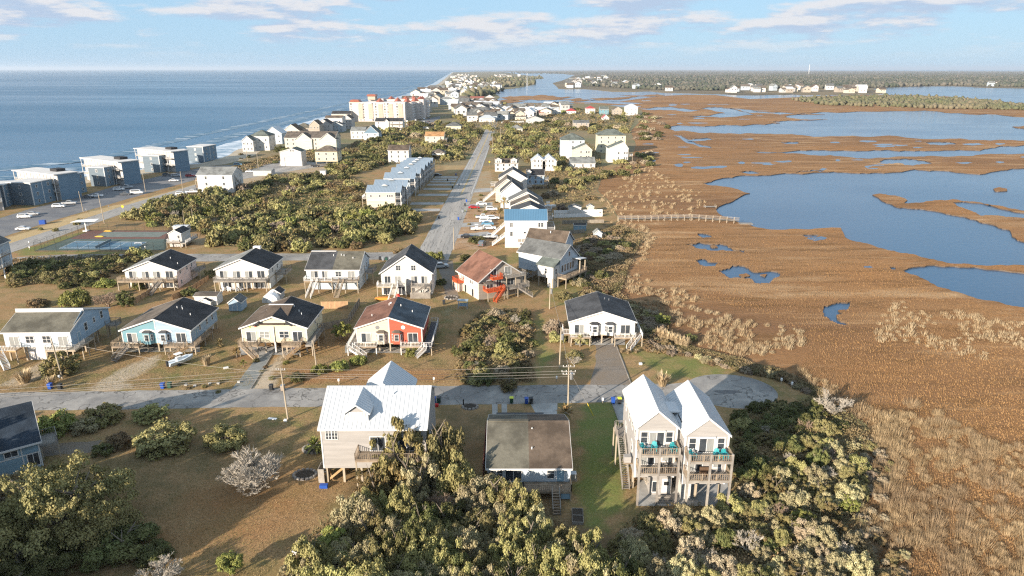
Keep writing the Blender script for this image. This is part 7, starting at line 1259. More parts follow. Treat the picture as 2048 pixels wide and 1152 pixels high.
def proto(kind, leaf, lod, var):
    key = (kind, leaf.name, lod, var)
    if key in PROTO: return PROTO[key]
    sd = 100 * var + {'oak': 1, 'shrub': 2, 'cedar': 3, 'pine': 4, 'flat': 5, 'big': 6}[kind]
    spec = {'oak': dict(nclump=75, hz=0.95, crad=(0.10, 0.25), drop=0.08, spread=0.78), 'shrub': dict(nclump=60, hz=0.95, crad=(0.11, 0.27), drop=0.03, spread=0.76), 'cedar': dict(nclump=80, hz=1.25, crad=(0.07, 0.19), drop=0.05, spread=0.8), 'pine': dict(nclump=46, hz=1.6, crad=(0.09, 0.20), drop=0.35, spread=0.62), 'big': dict(nclump=260, hz=0.75, crad=(0.045, 0.125), drop=0.05, spread=0.86), 'flat': dict(nclump=26, hz=0.6, crad=(0.2, 0.36), drop=0.25, spread=0.75)}[kind]
    nl, ls = {0: (10000, 0.028), 1: (3600, 0.044), 2: (1000, 0.082)}[lod] if kind != 'big' else (36000, 0.0115)
    v, f = cloud(sd, nleaf=nl, lsize=ls, **spec); me = np_mesh('crown', v, f, 4, leaf)
    tr = cached(('trunk', kind, var), lambda: trunk_mesh(sd, spec['hz'], 3 if kind != 'pine' else 2)); PROTO[key] = (me, tr); return PROTO[key]
def tree(name, kind, leaf, pos, r, h, label, group=None, cat='tree', lod=None, var=None, sx=1.0):
    d = math.hypot(pos[0], pos[1]); lod = lod if lod is not None else (0 if d < 105 else 1 if d < 230 else 2)
    me, tr = proto(kind, leaf, lod, random.randrange(4) if var is None else var)
    base = {'oak': 0.95, 'shrub': 0.95, 'cedar': 1.25, 'pine': 1.6, 'flat': 0.6, 'big': 0.75}[kind]
    e = empty(name, (pos[0], pos[1], 0), random.uniform(0, 6.28)); e.scale = (r * sx, r / sx, h / base); tag(e, label, cat, group)
    link(me, 'crown', e); link(tr, 'trunk', e); return e
def px_tree(name, kind, leaf, px, py, rpx, label, hr=1.0, group=None, cat='tree', **k):
    """crown centred on a photo pixel, radius in photo pixels; hr = height / radius"""
    p = at(px, py, 2.0)
    for _ in range(3):
        dep = p.y * math.cos(PITCH) + (CAM_H - p.z) * math.sin(PITCH); r = rpx * dep / FPX; p = at(px, py, r * hr * 0.5)
    return tree(name, kind, leaf, p, r, r * hr * 1.05, label, group, cat, **k)
def bare(px, py, rpx, label, hr=1.0, m=None, seed=1, name='bare_tree', group=None, dense=4, n0=6):
    p = at(px, py, 2.0)
    for _ in range(3):
        dep = p.y * math.cos(PITCH) + (CAM_H - p.z) * math.sin(PITCH); r = rpx * dep / FPX; p = at(px, py, r * hr * 0.5)
    e = empty(name, (p.x, p.y, 0), seed * 1.3); e.scale = (r * 1.15, r * 1.15, r * hr * 1.1); tag(e, label, 'tree', group)
    link(cached(('bare', seed % 4, (m or M_BARE).name, dense, n0), lambda: branchy(seed % 4 + 5, 1.0, m or M_BARE, dense, n0, ln=0.36, spread=0.7, r0=0.032, twig=0.0055)), 'branches', e); return e
def tuft(px, py, r, h, label, name='grass_clump', group=None, m=None, n=260, plume=True, seed=None):
    p = at(px, py, 0.3); e = empty(name, (p.x, p.y, 0), random.uniform(0, 6)); e.scale = (r, r, h); tag(e, label, 'grass clump', group); v = seed if seed is not None else random.randrange(3)
    link(cached(('tuft', v, n, (m or M_STRAW).name), lambda: tuft_mesh(40 + v, n, 1.0, m or M_STRAW, 0.75, 0.03)), 'blades', e)
    if plume: link(cached(('plm', v), lambda: tuft_mesh(80 + v, 60, 1.25, M_PLUME, 0.6, 0.06)), 'plumes', e)
    return e
used = []        # crowns already standing, so scattered shrubs keep their distance
def free(p, r, f=0.75):
    for q, s in used:
        if (p.x - q[0]) ** 2 + (p.y - q[1]) ** 2 < ((r + s) * f) ** 2: return False
    return True
def keep(e, r=None): used.append(((e.location.x, e.location.y), r or (e.scale[0] + e.scale[1]) / 2)); return e
LOOK = {'leaf_oak': 'olive', 'leaf_deep': 'dark green', 'leaf_sage': 'silvery olive', 'leaf_cedar': 'brownish green', 'leaf_yellowgreen': 'yellow-green', 'leaf_dry': 'tawny', 'leaf_russet': 'russet', 'leaf_palm': 'straw green'}
def scatter(poly, n, name, mix, rad, hr, label, group, cat='shrub', pack=0.62, seed=1, tries=40, avoid=(), lod=None, zref=1.5):
    """individual shrubs filling a patch outlined in the photograph"""
    g = random.Random(seed); xs = [p[0] for p in poly]; ys = [p[1] for p in poly]; W = [(at(x, y, zref).x, at(x, y, zref).y) for x, y in rough_edge(poly, 0.05, seed, 1)]
    bx = (min(w[0] for w in W), max(w[0] for w in W), min(w[1] for w in W), max(w[1] for w in W)); made = 0
    for k in range(n * tries * 2):
        if made >= n: break
        x, y = g.uniform(bx[0], bx[1]), g.uniform(bx[2], bx[3])
        if not bool(in_poly(np.array([x]), np.array([y]), W)[0]): continue
        r = g.uniform(*rad); p = Vector((x, y, 0))
        if not free(p, r, pack): continue
        kind, leaf = g.choices([m[0] for m in mix], [m[1] for m in mix])[0]; hh = r * g.uniform(*hr)
        fx, fy = (x - bx[0]) / (bx[1] - bx[0]), (y - bx[2]) / (bx[3] - bx[2]); size = 'small' if r < rad[0] + (rad[1] - rad[0]) * .3 else 'large' if r > rad[0] + (rad[1] - rad[0]) * .72 else 'middling'
        place = ('near ' if fy < .33 else 'far ' if fy > .67 else '') + ('left' if fx < .33 else 'right' if fx > .67 else 'middle')
        keep(tree(name, kind, leaf, p, r, hh, '%s %s %s, %s part of %s' % (size, LOOK[leaf.name], 'cedar' if kind == 'cedar' else cat, place, label), group, cat, sx=g.uniform(0.85, 1.18), lod=lod), r); made += 1
    return made
# ---- named trees and shrubs of the near yards
T = lambda *a, **k: keep(px_tree(*a, **k))
def B(name, kind, leaf, px, py, r, h, label, cat='tree', **k): return keep(tree(name, kind, leaf, at(px, py), r, h, label, None, cat, **k), r)
B('cedar_tree', 'cedar', L_CEDAR, 800, 974, 4.2, 11.6, 'tall dark cedar overlapping the white metal roof')
B('cedar_tree', 'oak', L_OAK, 888, 960, 3.2, 10.4, 'round olive tree at right end of the white metal roof')
B('cedar_tree', 'cedar', L_SAGE, 838, 1000, 3.4, 8.4, 'silvery grey-green cedar below the white-roofed house')
B('cedar_tree', 'cedar', L_CEDAR, 752, 1000, 3.0, 5.6, 'brown-green cedar beside the carport of white-roofed house')
B('live_oak', 'oak', L_OAK, 915, 1000, 3.0, 7.5, 'olive tree between silvery cedar and low brown-roofed house')
T('live_oak', 'oak', L_SAGE, 960, 985, 62, 'pale olive tree left of the low brown-roofed house', 1.1)
T('pine_tree', 'pine', L_YEL, 662, 1082, 42, 'bright yellow-green young pine at edge of the bottom thicket', 1.7)
T('pine_tree', 'pine', L_YEL, 462, 1128, 36, 'small yellow-green pine at bottom edge of the photo', 1.5)
T('live_oak', 'big', L_OAK, 112, 1005, 150, 'huge spreading live oak mound at lower left', 1.05, lod=0)
T('live_oak', 'big', L_SAGE, 20, 985, 75, 'grey-green oak beside the blue house at lower left', 0.85)
T('live_oak', 'big', L_DEEP, 40, 1130, 110, 'dark shaded oak under the copyright corner', 0.7)  # shadow over this corner is put into the dark leaf colour
T('live_oak', 'oak', L_DEEP, 235, 1080, 75, 'dark shaded shrub at foot of the huge live oak', 0.7, cat='shrub')  # darker leaves: the shade lying here is put into their colour
T('yaupon_shrub', 'shrub', L_YEL, 112, 845, 42, 'wide yellow-green shrub near the blue house, leftmost of roadside shrubs', 0.85, cat='shrub')
T('yaupon_shrub', 'shrub', L_CEDAR, 205, 828, 38, 'brownish green shrub beside the near road', 0.9, cat='shrub')
T('yaupon_shrub', 'shrub', L_SAGE, 170, 850, 30, 'grey twiggy shrub between two green roadside shrubs', 0.8, cat='shrub')
T('pine_tree', 'cedar', L_OAK, 302, 822, 36, 'dark topped evergreen beside the near road', 0.9)
T('live_oak', 'shrub', L_OAK, 330, 872, 62, 'broad olive oak on the shaded lawn below the road', 0.7)
T('live_oak', 'shrub', L_OAK, 450, 872, 44, 'round olive oak standing alone on the shaded lawn', 0.85)
T('yaupon_shrub', 'shrub', L_RUSSET, 236, 882, 28, 'russet shrub left of the broad olive oak', 0.9, cat='shrub')
T('yaupon_shrub', 'shrub', L_DEEP, 205, 898, 24, 'small dark shrub beside the sandy side drive', 0.8, cat='shrub')
T('yaupon_shrub', 'shrub', L_YEL, 38, 833, 12, 'small bright shrub behind slate roof at left edge', 1.0, cat='shrub')
keep(bare(505, 952, 80, 'pale bare round tree on the shaded lawn', 0.85, seed=1, dense=5, n0=12)); keep(bare(318, 1150, 58, 'pale bare tree cut by the bottom edge', 0.8, seed=2, dense=5, n0=7)); keep(bare(885, 1018, 44, 'brown bare shrub amid the bottom thicket', 1.0, M_BARE2, 3, dense=5, n0=7))
keep(bare(1298, 962, 32, 'dead bleached shrub in front of twin-gable duplex', 0.8, seed=0)); keep(bare(1668, 812, 44, 'large bleached bare tree at marsh edge past the cul-de-sac', 1.0, seed=1, dense=5)); keep(bare(1495, 1085, 42, 'bare forked tree in the bottom right thicket', 1.1, seed=2)); keep(bare(1310, 1125, 36, 'pale bare shrub at bottom right of the green lawn', 0.8, seed=3)); keep(bare(1655, 945, 26, 'bleached dead branches amid the marsh-side thicket', 1.0, seed=1)); keep(bare(1690, 1100, 30, 'bleached dead tree near bottom right corner of thicket', 1.1, seed=3)); keep(bare(1148, 722, 22, 'small bare shrub beside the gravel drive', 0.7, seed=2)); keep(bare(1580, 915, 18, 'dead snag in the shaded thicket right of twin-gable duplex', 1.1, seed=3)); keep(bare(1505, 935, 20, 'dead branches beside the twin-gable duplex deck', 0.8, seed=0))
keep(bare(214, 601, 36, 'dome-shaped bare tan tree behind the clerestory house', 0.75, M_BARE2, 2, dense=5, n0=7))
# beyond the road
T('juniper_tree', 'cedar', L_CEDAR, 120, 726, 40, 'dark juniper in front of the light blue clerestory house', 1.1)
T('pine_tree', 'pine', L_YEL, 684, 660, 25, 'leaning yellow-green pine left of the cream and red duplex', 1.6)
T('myrtle_shrub', 'shrub', L_YEL, 825, 703, 17, 'round clipped green shrub in front of red duplex half', 1.0, cat='shrub'); T('myrtle_shrub', 'shrub', L_DEEP, 596, 753, 17, 'dark green shrub beside utility pole at roadside', 0.9, cat='shrub')
for i, (x, y, r, l) in enumerate(((640, 738, 17, 'windswept flat-topped pine, leftmost of three in brown yard'), (678, 732, 19, 'windswept flat-topped pine, middle of three in brown yard'), (716, 720, 17, 'windswept flat-topped pine, rightmost of three in brown yard'))): T('pine_tree', 'flat', L_YEL, x, y, r, l, 0.8)
T('yaupon_shrub', 'shrub', L_RUSSET, 76, 605, 23, 'rust-brown shrub behind the clerestory house', 0.7, cat='shrub'); T('pine_tree', 'flat', L_YEL, 146, 598, 31, 'yellow-green spreading tree behind the clerestory house', 0.8); T('juniper_tree', 'cedar', L_DEEP, 250, 596, 18, 'dark narrow juniper behind the teal duplex', 1.9); T('yaupon_shrub', 'shrub', L_YEL, 211, 564, 22, 'bright green shrub left of the pink-sided house deck', 0.8, cat='shrub'); T('yaupon_shrub', 'shrub', L_YEL, 277, 570, 14, 'green shrub against the pink-sided house deck', 1.1, cat='shrub')
T('yaupon_shrub', 'shrub', L_DEEP, 377, 582, 18, 'round dark shrub behind the teal duplex roof', 0.9, cat='shrub'); T('yaupon_shrub', 'shrub', L_OAK, 424, 545, 15, 'olive shrub at corner of black-roofed white house', 1.1, cat='shrub'); T('live_oak', 'oak', L_YEL, 868, 511, 20, 'round yellow-green tree at end of the main road', 0.95); T('live_oak', 'oak', L_RUSSET, 800, 500, 16, 'russet shrub behind the tall white gable house', 0.7, cat='shrub'); T('yaupon_shrub', 'shrub', L_DEEP, 882, 562, 12, 'dark shrub right of tall white gable house', 1.0, cat='shrub'); T('yaupon_shrub', 'shrub', L_DEEP, 934, 516, 16, 'dark shrub left of the rust-roofed house', 1.0, cat='shrub'); T('yaupon_shrub', 'shrub', L_DEEP, 953, 478, 18, 'dark shrub in the parking yard of blue-roofed house', 0.8, cat='shrub')
T('live_oak', 'shrub', L_OAK, 1128, 590, 20, 'olive tree behind left corner of white duplex', 0.9); T('live_oak', 'shrub', L_DRY, 1108, 650, 24, 'tan and green shrub left of white duplex', 1.1, cat='shrub'); T('live_oak', 'shrub', L_OAK, 1116, 672, 20, 'olive shrub below the tan shrub by white duplex', 1.0, cat='shrub'); T('yaupon_shrub', 'shrub', L_OAK, 1140, 668, 15, 'green shrub at left stair of white duplex', 1.0, cat='shrub'); T('yaupon_shrub', 'shrub', L_OAK, 1168, 678, 18, 'dense green shrub under left deck of white duplex', 0.7, cat='shrub'); T('yaupon_shrub', 'shrub', L_YEL, 1325, 638, 18, 'yellow-green shrub right of white duplex', 1.0, cat='shrub'); T('yaupon_shrub', 'shrub', L_DEEP, 1382, 675, 14, 'small green shrub behind pale grass hedge', 0.9, cat='shrub'); T('yaupon_shrub', 'shrub', L_OAK, 1150, 707, 20, 'green shrub beside the gravel drive', 0.8, cat='shrub'); T('yaupon_shrub', 'shrub', L_DEEP, 1062, 535, 0.1 + 9, 'dark shrub between rust-roofed house and stilt house', 1.0, cat='shrub')
# dry ornamental grasses
G = lambda *a, **k: keep(tuft(*a, **k), 0.8)
G(49, 762, 2.2, 2.2, 'large plumed straw-coloured grass clump by the light blue house'); G(100, 768, 1.6, 1.6, 'smaller straw grass clump beside the blue bin'); G(1325, 768, 1.9, 2.2, 'plumed straw grass clump on lawn by the cul-de-sac'); G(413, 728, 1.4, 2.2, 'upright straw grass clump left of the grey driveway', plume=False)
for k in range(7): G(1318 + k * 9, 672 + k * 3.5, 1.3, 2.0, 'pale plumed grass in a hedge beside white duplex lawn', group='pale grass hedge')
for k, (x, y) in enumerate(((1243, 702), (1256, 704), (1272, 703))): G(x, y, 0.8, 0.8, 'low russet grass tuft at foot of white duplex stairs', group='tufts by the stairs', plume=False)
# palms: yucca and palmetto fans
def palm(px, py, r, h, label, m=None, trunk=0.35, group=None):
    p = at(px, py, 0.3); e = empty('palmetto', (p.x, p.y, 0), random.uniform(0, 6)); e.scale = (r, r, r); tag(e, label, 'palm', group)
    def fan():
        g = random.Random(5); b = MB()
        for k in range(46):
            a = g.uniform(0, 6.283); el = g.uniform(-0.5, 1.3); d = Vector((math.cos(a) * math.cos(el), math.sin(a) * math.cos(el), math.sin(el))); s = Vector((-math.sin(a), math.cos(a), 0)) * 0.11; c = d * 0.55; t = d * g.uniform(0.85, 1.1) - Vector((0, 0, 0.12))
            b.poly([d * 0.08, c - s, t]); b.poly([d * 0.08, t, c + s])
        return b.mesh('fronds', m or L_PALM)
    f = link(cached(('fan', (m or L_PALM).name), fan), 'fronds', e, (0, 0, h / r)); link(cached(('ptr', round(h / r, 1)), lambda: MB().cyl((0, 0, -0.05), (0, 0, h / r), 0.14, 0.10, 7).mesh('trunk', M_BARK)), 'trunk', e); return keep(e, r)
palm(1131, 842, 1.9, 1.9, 'shaggy palmetto at foot of the utility pole'); palm(1160, 690, 1.6, 1.6, 'silvery palmetto beside gravel drive', L_SAGE); palm(474, 712, 1.2, 1.3, 'small palm below left deck of yellow duplex'); palm(487, 730, 0.9, 0.8, 'low yucca beside the grey driveway', L_YEL)
palm(629, 900, 1.8, 1.0, 'spiky pale yucca in a stone ring beside white-roofed house', L_YEL); palm(1008, 421, 2.4, 4.2, 'tall palm behind the blue metal roof'); palm(1000, 436, 2.0, 3.0, 'palm left of the blue metal roof'); palm(440, 692, 1.3, 0.9, 'russet palm clump near yellow duplex', L_RUSSET); palm(1200, 430, 1.0, 0.8, 'green palm beside the boardwalk fence', L_YEL)
for i, (x, y, r, hh) in enumerate(((-61, 53, 5.5, 14), (-67, 60.5, 5.5, 14), (-73, 68, 5.5, 14), (-80, 76, 5.5, 13), (-69, 46, 5.5, 13), (-76, 52, 5.5, 13), (-64, 39, 5.5, 11.5), (-36, 37, 4.5, 7.5), (-28, 34, 4.5, 7.5))):
    keep(tree('live_oak', 'oak', L_OAK, Vector((x, y, 0)), r, hh, 'oak beyond the lower left edge, known by its long shadow on the lawn', 'oaks beyond the edge'), r)
# ---- thickets of countable shrubs
EV = [(('shrub', L_OAK), 3.5), (('oak', L_OAK), 3), (('shrub', L_SAGE), 3.5), (('oak', L_SAGE), 2), (('oak', L_DEEP), 0.6), (('cedar', L_CEDAR), 0.8)]
DK = [(('shrub', L_DEEP), 4), (('oak', L_DEEP), 3), (('shrub', L_OAK), 2), (('cedar', L_CEDAR), 1.5)]
MX = [(('shrub', L_OAK), 4), (('oak', L_OAK), 2), (('oak', L_DEEP), 4), (('cedar', L_CEDAR), 1.6), (('shrub', L_RUSSET), 0.5), (('shrub', L_YEL), 0.35), (('shrub', L_DRY), 0.25)]
SC = [(('shrub', L_SAGE), 5), (('shrub', L_DRY), 2), (('shrub', L_OAK), 3), (('cedar', L_CEDAR), 1.2), (('cedar', L_YEL), 0.5), (('shrub', L_DEEP), 1.5)]
DR = [(('shrub', L_DRY), 5), (('shrub', L_RUSSET), 2.5), (('shrub', L_SAGE), 1.5), (('shrub', L_OAK), 1)]
scatter([(600, 1090), (720, 990), (860, 1000), (985, 965), (1060, 985), (1110, 1040), (1180, 1075), (1250, 1130), (1270, 1300), (480, 1300), (540, 1150)], 150, 'wax_myrtle', EV, (1.5, 2.9), (1.7, 2.5), 'dense bottom centre thicket', 'thicket below the houses', pack=0.38, seed=3, zref=4.2)
scatter([(160, 1130), (300, 1060), (330, 1110), (260, 1300), (-100, 1300), (-100, 1080)], 16, 'wax_myrtle', DK, (1.6, 2.6), (0.8, 1.1), 'lower left corner thicket', 'lower left thicket', pack=0.5, seed=4)  # dark leaf mix holds the corner's shade in its colour
scatter([(1240, 1060), (1300, 1010), (1420, 1015), (1480, 960), (1600, 900), (1690, 870), (1735, 930), (1700, 1000), (1730, 1090), (1800, 1300), (1260, 1300)], 190, 'marsh_shrub', SC, (0.9, 2.0), (1.1, 1.9), 'thicket between twin-gable duplex and marsh', 'marsh-side thicket', zref=2.2, pack=0.38, seed=5)
scatter([(1470, 810), (1560, 800), (1640, 790), (1700, 850), (1620, 900), (1500, 960), (1475, 900)], 48, 'shade_shrub', DK, (1.2, 2.2), (0.9, 1.3), 'shaded thicket right of twin-gable duplex', 'shaded thicket past the duplex', pack=0.42, seed=6)  # the thicket's shade is put into this darker leaf mix
scatter([(930, 660), (960, 625), (1000, 615), (1060, 622), (1072, 660), (1060, 720), (1075, 765), (920, 770), (912, 720)], 62, 'lot_shrub', [(('shrub', L_OAK), 4), (('shrub', L_DEEP), 2), (('shrub', L_RUSSET), 2), (('cedar', L_CEDAR), 1.5), (('shrub', L_DRY), 1)], (1.2, 2.4), (0.9, 1.3), 'overgrown lot behind the near road', 'overgrown lot', pack=0.42, seed=7)
scatter([(25, 520), (110, 518), (230, 512), (250, 520), (200, 552), (180, 572), (60, 566), (15, 560)], 46, 'yaupon_shrub', DK, (1.6, 2.8), (0.9, 1.2), 'thicket below tennis court lane', 'thicket below the tennis court', pack=0.5, seed=8)
scatter([(240, 500), (300, 500), (330, 510), (280, 528), (230, 540)], 10, 'yaupon_shrub', MX, (1.6, 2.6), (0.9, 1.2), 'clump behind pink-sided house', 'shrubs by the pink-sided house', pack=0.5, seed=9)
scatter([(245, 430), (330, 400), (430, 385), (520, 395), (600, 420), (730, 425), (790, 405), (832, 425), (825, 460), (760, 485), (640, 492), (560, 500), (440, 490), (400, 450), (300, 445)], 230, 'live_oak', MX, (2.2, 4.4), (1.0, 1.4), 'wood between tennis courts and townhouses', 'wood beside the townhouses', 'tree', pack=0.45, seed=10)
scatter([(440, 380), (500, 365), (560, 350), (690, 345), (720, 370), (700, 400), (640, 380), (560, 395)], 40, 'clearing_tree', MX, (2.4, 4.2), (0.85, 1.15), 'wood behind the green clearing', 'wood beside the townhouses', 'tree', pack=0.58, seed=11)
scatter([(640, 320), (700, 290), (760, 270), (840, 280), (780, 300), (770, 330), (720, 345), (660, 340)], 50, 'wood_tree', MX, (3.0, 5.0), (0.8, 1.1), 'wood behind the townhouse row', 'wood behind the townhouses', 'tree', pack=0.58, seed=12)
scatter([(830, 262), (900, 255), (968, 262), (940, 300), (900, 330), (880, 300), (830, 300)], 40, 'roadside_tree', MX, (3.0, 5.0), (0.85, 1.15), 'wood left of far main road', 'trees beside the main road', 'tree', pack=0.58, seed=13)
scatter([(985, 270), (1060, 255), (1130, 265), (1128, 300), (1110, 325), (1060, 312), (990, 322)], 60, 'wood_tree', MX, (3.0, 5.0), (0.85, 1.15), 'wood right of far main road', 'wood right of the main road', 'tree', pack=0.56, seed=14)
scatter([(1085, 350), (1130, 335), (1205, 345), (1230, 320), (1300, 300), (1310, 330), (1210, 360), (1190, 400), (1120, 415), (1085, 395)], 42, 'salt_shrub', [(('shrub', L_OAK), 3), (('oak', L_DEEP), 2), (('shrub', L_DRY), 2), (('shrub', L_RUSSET), 1)], (2.0, 3.8), (0.8, 1.1), 'marsh-edge scrub behind white gables', 'marsh edge shrubs', pack=0.55, seed=15)
scatter([(1120, 510), (1175, 470), (1240, 460), (1260, 490), (1200, 540), (1230, 590), (1190, 600), (1150, 560)], 62, 'scrub_bush', DR + [(('shrub', L_DEEP), 3)], (1.4, 2.6), (0.7, 1.0), 'scrub beside the stilt house', 'scrub beside the stilt house', pack=0.55, seed=16)
scatter([(1200, 600), (1280, 605), (1320, 620), (1340, 680), (1420, 715), (1560, 745), (1640, 780), (1540, 735), (1400, 700), (1300, 690), (1280, 640)], 110, 'scrub_bush', DR, (0.7, 1.6), (0.7, 1.0), 'marsh-edge scrub right of white duplex', 'tawny marsh-edge shrubs', pack=0.42, seed=17)
scatter([(1270, 225), (1330, 232), (1345, 262), (1320, 290), (1270, 285)], 30, 'salt_shrub', [(('shrub', L_DRY), 3), (('shrub', L_DEEP), 3), (('shrub', L_SAGE), 2)], (3, 5.5), (0.6, 0.9), 'marsh point by pale yellow block', 'marsh point scrub', pack=0.6, seed=18)
scatter([(740, 300), (810, 262), (840, 258), (800, 290)], 16, 'wood_tree', MX, (3, 5), (0.8, 1.1), 'wood behind tall white house', 'wood behind the townhouses', 'tree', pack=0.58, seed=19)
scatter([(905, 232), (985, 225), (1040, 235), (1120, 228), (1160, 240), (1240, 235), (1250, 262), (1130, 258), (1050, 250), (985, 262), (950, 250)], 50, 'far_tree', MX, (3.5, 6.0), (0.7, 1.0), 'woods among the far bungalows', 'far neighbourhood trees', 'tree', pack=0.58, seed=20)
scatter([(540, 300), (640, 290), (690, 300), (660, 325), (560, 318)], 16, 'far_tree', MX, (2.5, 4.2), (0.8, 1.1), 'clump by the cream apartments', 'trees by the seaside apartments', 'tree', pack=0.6, seed=21)
scatter([(700, 255), (790, 250), (860, 245), (830, 260), (740, 275)], 20, 'far_tree', MX, (3.5, 6.0), (0.8, 1.1), 'wood below the seaside hotel', 'trees below the hotel', 'tree', pack=0.58, seed=22)
scatter([(5, 470), (120, 432), (200, 420), (230, 425), (120, 452), (30, 485)], 5, 'roadside_shrub', MX, (0.9, 1.5), (0.9, 1.3), 'ocean road verge', 'verge shrubs', pack=0.9, seed=23)
scatter([(640, 755), (560, 700), (420, 730), (330, 760), (470, 775)], 12, 'garden_shrub', [(('shrub', L_OAK), 3), (('shrub', L_RUSSET), 1), (('shrub', L_YEL), 1)], (0.35, 0.8), (0.7, 1.0), 'yard between teal and yellow duplexes', 'low garden shrubs', pack=1.0, seed=24)
scatter([(905, 480), (990, 440), (1000, 395), (960, 380), (940, 430)], 12, 'garden_shrub', [(('shrub', L_DEEP), 2), (('shrub', L_RUSSET), 2), (('shrub', L_YEL), 1)], (0.6, 1.2), (0.7, 1.0), 'front yards beside main road', 'front yard shrubs', pack=1.0, seed=25)
scatter([(690, 345), (770, 330), (775, 300), (720, 300), (640, 345)], 26, 'wood_tree', MX, (2.6, 4.4), (0.9, 1.2), 'wood left of the townhouse row', 'wood left of the townhouses', 'tree', pack=0.5, seed=31)
scatter([(560, 385), (610, 372), (720, 395), (712, 430), (640, 425), (560, 420)], 14, 'clearing_tree', MX, (1.5, 2.8), (0.9, 1.2), 'rim of the green clearing', 'trees round the clearing', 'tree', pack=1.2, seed=32)
scatter([(820, 330), (900, 300), (940, 280), (960, 262), (930, 262), (860, 292), (815, 305)], 30, 'roadside_tree', MX + [(('shrub', L_DRY), 2)], (2.4, 4.2), (0.9, 1.2), 'wood behind the brown hip-roofed house', 'wood behind the hip-roofed house', 'tree', pack=0.5, seed=33)
scatter([(1030, 318), (1130, 300), (1135, 330), (1085, 350), (1105, 330)], 20, 'wood_tree', MX, (2.2, 3.8), (0.9, 1.2), 'wood behind the white twin-gabled cottages', 'wood behind the twin-gabled cottages', 'tree', pack=0.5, seed=34)
scatter([(985, 262), (1140, 240), (1250, 258), (1240, 275), (1130, 268), (990, 280)], 40, 'far_tree', MX, (3.2, 5.2), (0.8, 1.1), 'wood before the far bungalows', 'wood before the far bungalows', 'tree', pack=0.5, seed=35)
scatter([(1690, 880), (1740, 860), (1790, 900), (1770, 980), (1800, 1060), (1850, 1152), (1830, 1250), (1760, 1250), (1720, 1080), (1700, 980)], 46, 'scrub_bush', DR + [(('cedar', L_SAGE), 1.5)], (0.5, 1.3), (0.8, 1.3), 'rim where thicket meets reeds', 'rim scrub by the reeds', pack=0.6, seed=44)
scatter([(480, 300), (560, 290), (610, 305), (520, 330), (440, 335)], 12, 'dune_shrub', DK, (1.2, 2.2), (0.6, 0.9), 'dunes behind the beach houses', 'dune shrubs', pack=0.7, seed=26)

# bare twiggy brush standing in the thickets
for i, (x, y, r, w) in enumerate(((690, 1040, 22, 'bottom centre thicket, far left'), (780, 1090, 24, 'bottom centre thicket, left of middle'), (960, 1060, 22, 'bottom centre thicket, middle'), (1090, 1110, 22, 'bottom centre thicket, right'), (1180, 1140, 20, 'bottom centre thicket, far right'), (1400, 1060, 20, 'thicket below twin-gable duplex'), (1560, 1030, 22, 'marsh-side thicket, middle'), (1600, 1120, 24, 'marsh-side thicket, near bottom edge'), (1420, 1120, 22, 'marsh-side thicket, bottom left'), (1610, 860, 20, 'shaded thicket, right end'), (1530, 870, 16, 'shaded thicket, middle'), (1700, 930, 18, 'marsh-side thicket, right rim'), (985, 690, 18, 'overgrown lot, middle'), (1030, 650, 16, 'overgrown lot, far right'), (950, 740, 14, 'overgrown lot, near left'), (600, 450, 16, 'wood beside the townhouses, middle'), (350, 440, 14, 'wood beside the tennis courts'))):
    bare(x, y - 10, r, 'bare twiggy shrub in the ' + w, 1.3, M_BARE if i % 3 else M_BARE2, i, 'bare_shrub', 'bare brush in the thickets')
